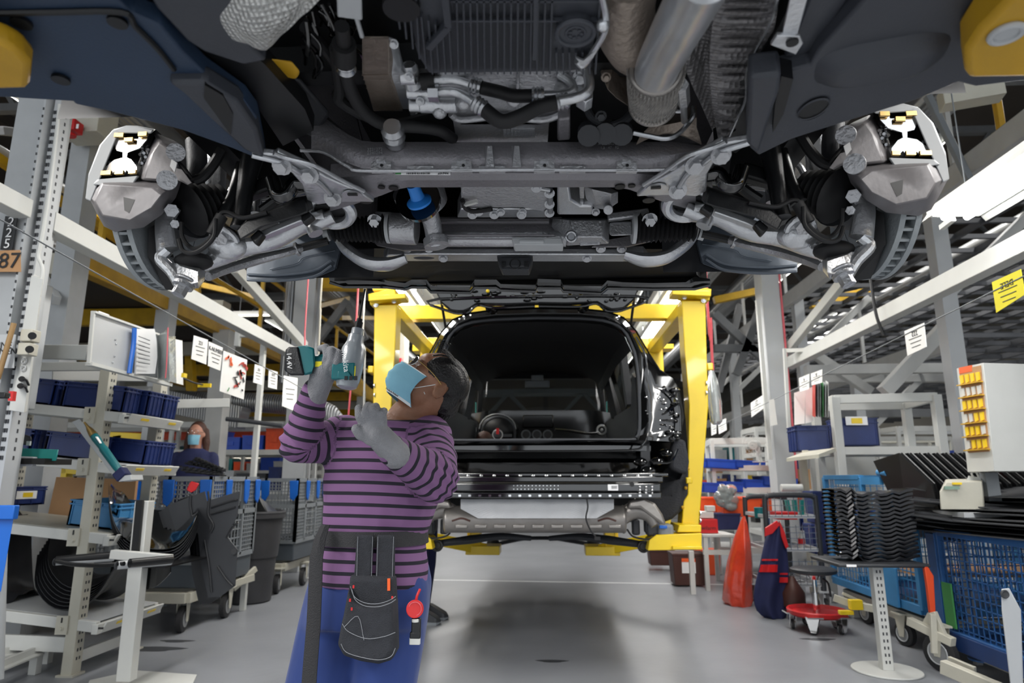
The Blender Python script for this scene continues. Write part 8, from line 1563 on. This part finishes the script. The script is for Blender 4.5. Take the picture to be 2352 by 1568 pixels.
# stock far behind on both sides: racks, crates, machines
r10 = random.Random(33); cols = ['cratebright', 'crate', 'offwhite', 'lgrey', 'teal', 'yellow', 'darkgrey', 'orangebin', 'cardboard', 'blackplastic', 'ltblue']
box0 = {}; nb = 0; KEEP_R = set('left00 left01 left10 left11 left12 left20 left22 left23 left30 left31 left32 left33 left41 left42 left51 right00 right01 right10 right11 right20 right22 right30 right31 right40 right41 right50'.split()); KEEP_B = {6, 7, 8, 9, 10, 11, 12, 18, 61, 67, 75, 76, 80, 81, 82, 111, 133, 134, 135, 136, 148, 321, 322, 323, 324, 326, 327, 328, 331, 346, 374, 379, 384, 386, 397, 431, 432, 433, 434, 436, 437, 438, 439, 491, 542, 607}
n_lab = 0
for side, x0, dirn in (('left', -3.4, -1), ('right', 3.2, 1)):
    for row in range(6):
        y = (8.9 if side == 'left' else 10.2) + row * 2.6; xx = x0 + dirn * (row % 2) * .5
        for unit in range(4):
            xa = xx + dirn * unit * 2.1; zs = [.35, .85, 1.3] if (row + unit) % 2 else [.4, 1.0, 1.55]
            rx0, rx1 = sorted((xa, xa + dirn * 1.8)); sd_n = 'mezzanine' if side == 'left' else 'mesh deck'
            RK = '%s%d%d' % (side, row, unit)
            if KEEP_R is not None and RK not in KEEP_R: zs_skip = True
            else: zs_skip = False
            rk_ = None if zs_skip else rack('far pale rack under the %s, %s from the line in the %s row' % (sd_n, ORD[unit], ORD[row]), [(rx0, y), (rx1, y), (rx1, y + .7), (rx0, y + .7)], zs, top=1.95, group='far racks on the %s' % side)
            for z in zs:
                x = rx0 + .2
                while x < rx1 - .15:
                    w_ = .24 + r10.random() * .2; h_ = .12 + r10.random() * .2; m_ = cols[int(r10.random() ** 1.5 * len(cols))]
                    nb += 1
                    if (row < 3 or r10.random() < .4) and x + w_ < rx1 and r10.random() < .85 and (KEEP_B is None or nb in KEEP_B):
                        if m_ not in box0:
                            g = MB(); g.box((0, 0, .5), (.94, .94, 1.), taper=1.04); g.box((0, 0, .96), (1, 1, .08)); g.box((0, -.5, .5), (.4, .02, .3)); box0[m_] = build('stock_box', g, m_); o = box0[m_]
                        else: o = box0[m_].copy(); COL.objects.link(o)
                        o.scale = (w_, .5, h_); o.location = (x + w_ / 2, y + .33, z + .037); n_lab += 1
                        cn = {'cratebright': 'bright blue', 'crate': 'navy', 'offwhite': 'white', 'lgrey': 'pale grey', 'teal': 'teal', 'yellow': 'yellow', 'darkgrey': 'dark grey', 'orangebin': 'orange', 'cardboard': 'brown', 'blackplastic': 'black', 'ltblue': 'light blue'}[m_]
                        tag(o, '%s box, %s shelf, rack %s of row %s under %s, %s along' % (cn, {0: 'lowest', 1: 'middle', 2: 'top'}[zs.index(z)], ORD[unit], ORD[row], sd_n, ORD[int((x - rx0) / .25)]), 'box', '%s stock boxes on the far %s racks' % (cn, side))
                    x += w_ + .03
g = MB().b2((-12, 27, 0), (-3, 27.1, 2.9)); struct('wall_far_left', g, 'offwhite'); g = MB().b2((3, 29, 0), (13, 29.1, 2.9)); struct('wall_far_right', g, 'offwhite')
g = MB().b2((P(1860, 1050, Y=7.3).x, 7.3, .9), (P(2010, 1050, Y=7.3).x, 7.33, P(1900, 1030, Y=7.3).z)); tag(build('partition_panel', g, 'offwhite'), 'white partition panel under the navy bins of the white rack', 'panel')
# yellow bits behind the left rack
yb = thing('yellow_guard', 'yellow guard rail frame behind the left flow rack', 'guard rail', P(200, 1080, Y=6.4)); g = MB(); g.bar(P(95, 1068, Y=6.6), P(210, 1078, Y=6.6), .1, .12); g.bar(P(150, 1060, Y=6.6), P(148, 1120, Y=6.6), .1, .1, up=(0, 1, 0)); g.bar(P(238, 1002, Y=7), P(330, 1006, Y=7), .1, .1); g.bar(P(275, 1000, Y=7), P(275, 1025, Y=7), .1, .1, up=(0, 1, 0)); g.bar(P(352, 1010, Y=7), P(350, 1060, Y=7), .04, .04, up=(0, 1, 0)); build('rail', g, 'yellow', yb, bevel=.004)
# small dark stains on the floor
for k, (px, py, L) in enumerate(((405, 1472, .12), (355, 1490, .2), (1268, 1518, .1), (1880, 1468, .12))):
    c = P(px, py, Z=0); g = MB().prism([c + V((L * math.cos(a) * (1 + .3 * math.sin(3 * a)), L * .35 * math.sin(a), .0005)) for a in [2 * PI * j / 14 for j in range(14)]], (0, 0, .0006)); tag(build('floor_scuff', g, 'darkgrey'), ['small dark scuff on the floor near the cream dolly wheel', 'larger dark scuff on the floor right of the white stand base', 'dark oval mark on the floor below the rear car', 'dark scuff on the floor in front of the red stool'][k], 'floor mark')
# ================================================================ tidy up: separate loose pieces, wording of labels
SPLIT = {'oil_hose', 'oil_pipe', 'silencer_bead', 'pan_bolt', 'cross_member', 'hose_clamp', 'rack_bolt', 'weld_ring', 'clip_tab', 'pad_pin', 'boot_clamp', 'yellow_sticker', 'arm_tube', 'white_label', 'hanger', 'foam_sleeve', 'slot', 'digit', 'guide_pin_cap', 'yellow_plug', 'plastic_rivet', 'rivet', 'rail_slot', 'oval_hole', 'bolt_hole', 'clip', 'side_rail', 'rear_panel_fold', 'stop_block', 'end_cap', 'support_arm', 'hanger_bracket', 'air_slot', 'bar_tack', 'conduit'}
def islands(me):
    par = list(range(len(me.vertices)))
    def find(a):
        while par[a] != a: par[a] = par[par[a]]; a = par[a]
        return a
    for p in me.polygons:
        v = p.vertices; a = find(v[0])
        for q in v[1:]: par[find(q)] = a
    d = {}
    for p in me.polygons: d.setdefault(find(p.vertices[0]), []).append(p.index)
    return list(d.values())
for o in [o for o in bpy.data.objects if o.type == 'MESH' and o.parent and o.name.split('.')[0] in SPLIT]:
    me = o.data
    if me.users > 1 or len(me.polygons) > 6000: continue
    isl = islands(me)
    if not 1 < len(isl) <= 60: continue
    for k, pl in enumerate(isl):
        idx = {}; fs = []
        for pi in pl: fs.append([idx.setdefault(v, len(idx)) for v in me.polygons[pi].vertices])
        nm_ = bpy.data.meshes.new(o.name.split('.')[0]); nm_.from_pydata([tuple(me.vertices[v].co) for v in idx], [], fs)
        nm_.materials.append(me.materials[0]); nm_.polygons.foreach_set('use_smooth', [True] * len(fs)); nm_.set_sharp_from_angle(angle=.6)
        if k == 0: new0 = nm_
        else:
            c = o.copy(); c.data = nm_; COL.objects.link(c)
    o.data = new0

REWORD = [('right edge cage', 'dark blue cage'), ('leaning at the left edge by the socket post', 'leaning by the socket post'), ('at the left picture edge', 'beside the slotted column'), ('at the right picture edge', 'on the mesh deck side'), ('cut by the lower left picture edge', 'beside the flow rack foot'), ('on the left of the hall', 'beyond the flow rack'), ('over the right side of the hall', 'over the wire cages'),
          ('by the left aisle', 'beside the black liners'), (', lower left', ' before the flow rack'), ('at the right edge', 'nearest the stop arm'), ('at the far left of', 'at the column end of'), ('at the far left', 'beyond the rack'), ('far left', 'deep under the mezzanine side'), ('at the left edge', 'by the socket post'), ('at the lower right corner', 'beside the dark blue cage'),
          ('lamp fitting at the right, nearest of all', 'lamp fitting nearest of all, above the yellow card'), ('far right', 'deep on the mesh deck side'), ('high on the left', 'high on the mezzanine side'), ('high on the right', 'high on the mesh deck side'), ('along the left side of the line', 'along the flow rack side'), ('along the left side', 'along the flow rack side'), ('along the right side of the line', 'along the wire cage side'), ('along the right side', 'along the wire cage side'),
          ('left side', 'flow rack side'), ('right side', 'wire cage side'), ('left end of', 'column end of'), ('the left end', 'the column end'), ('right end', 'cage end'), ('on the left wire', 'on the flow rack wire'), ('on the right wire', 'on the cage side wire'), ('right wire cage', 'dark blue wire cage'), ('the right cage', 'the dark blue cage'), ('left beam', 'flow rack side beam'), ('right beam', 'cage side beam'), ('right column', 'red striped column'), ('left yellow post', 'yellow post by the blue mask'), ('right yellow post', 'yellow post by the white table'), ('right carrier', 'carrier'), ('right rear', 'rear'),
          ('left brake', 'brake'), ('left flow', 'flow'), ('left mezzanine', 'mezzanine'), ('lamp row left of the line', 'lamp row on the flow rack side'), ('lamp row right of the line', 'lamp row on the cage side'), ('nearest right lamp', 'nearest lamp'), ('right steel deck', 'mesh deck'), ('right roof', 'mesh deck roof'), ('right of the', 'beside the'), ('left of the', 'beside the'), ('left white racks', 'white racks'), ('left ducts', 'mezzanine ducts'), ('right ceiling', 'cage side ceiling'), ('the right', 'the cage side'), ('the left', 'the flow rack side'), ('left', 'flow rack side'), ('right', 'cage side')]
for o in bpy.data.objects:
    if 'label' in o.keys():
        t = o['label'].replace('bright', 'BRI')
        for a, b in REWORD:
            if a in ('left', 'right'): t = ' '.join(b if w_ == a else w_ for w_ in t.split())
            else: t = t.replace(a, b if not (a == 'right wire cage' and False) else b)
        o['label'] = ' '.join(t.split()).replace('BRI', 'bright')
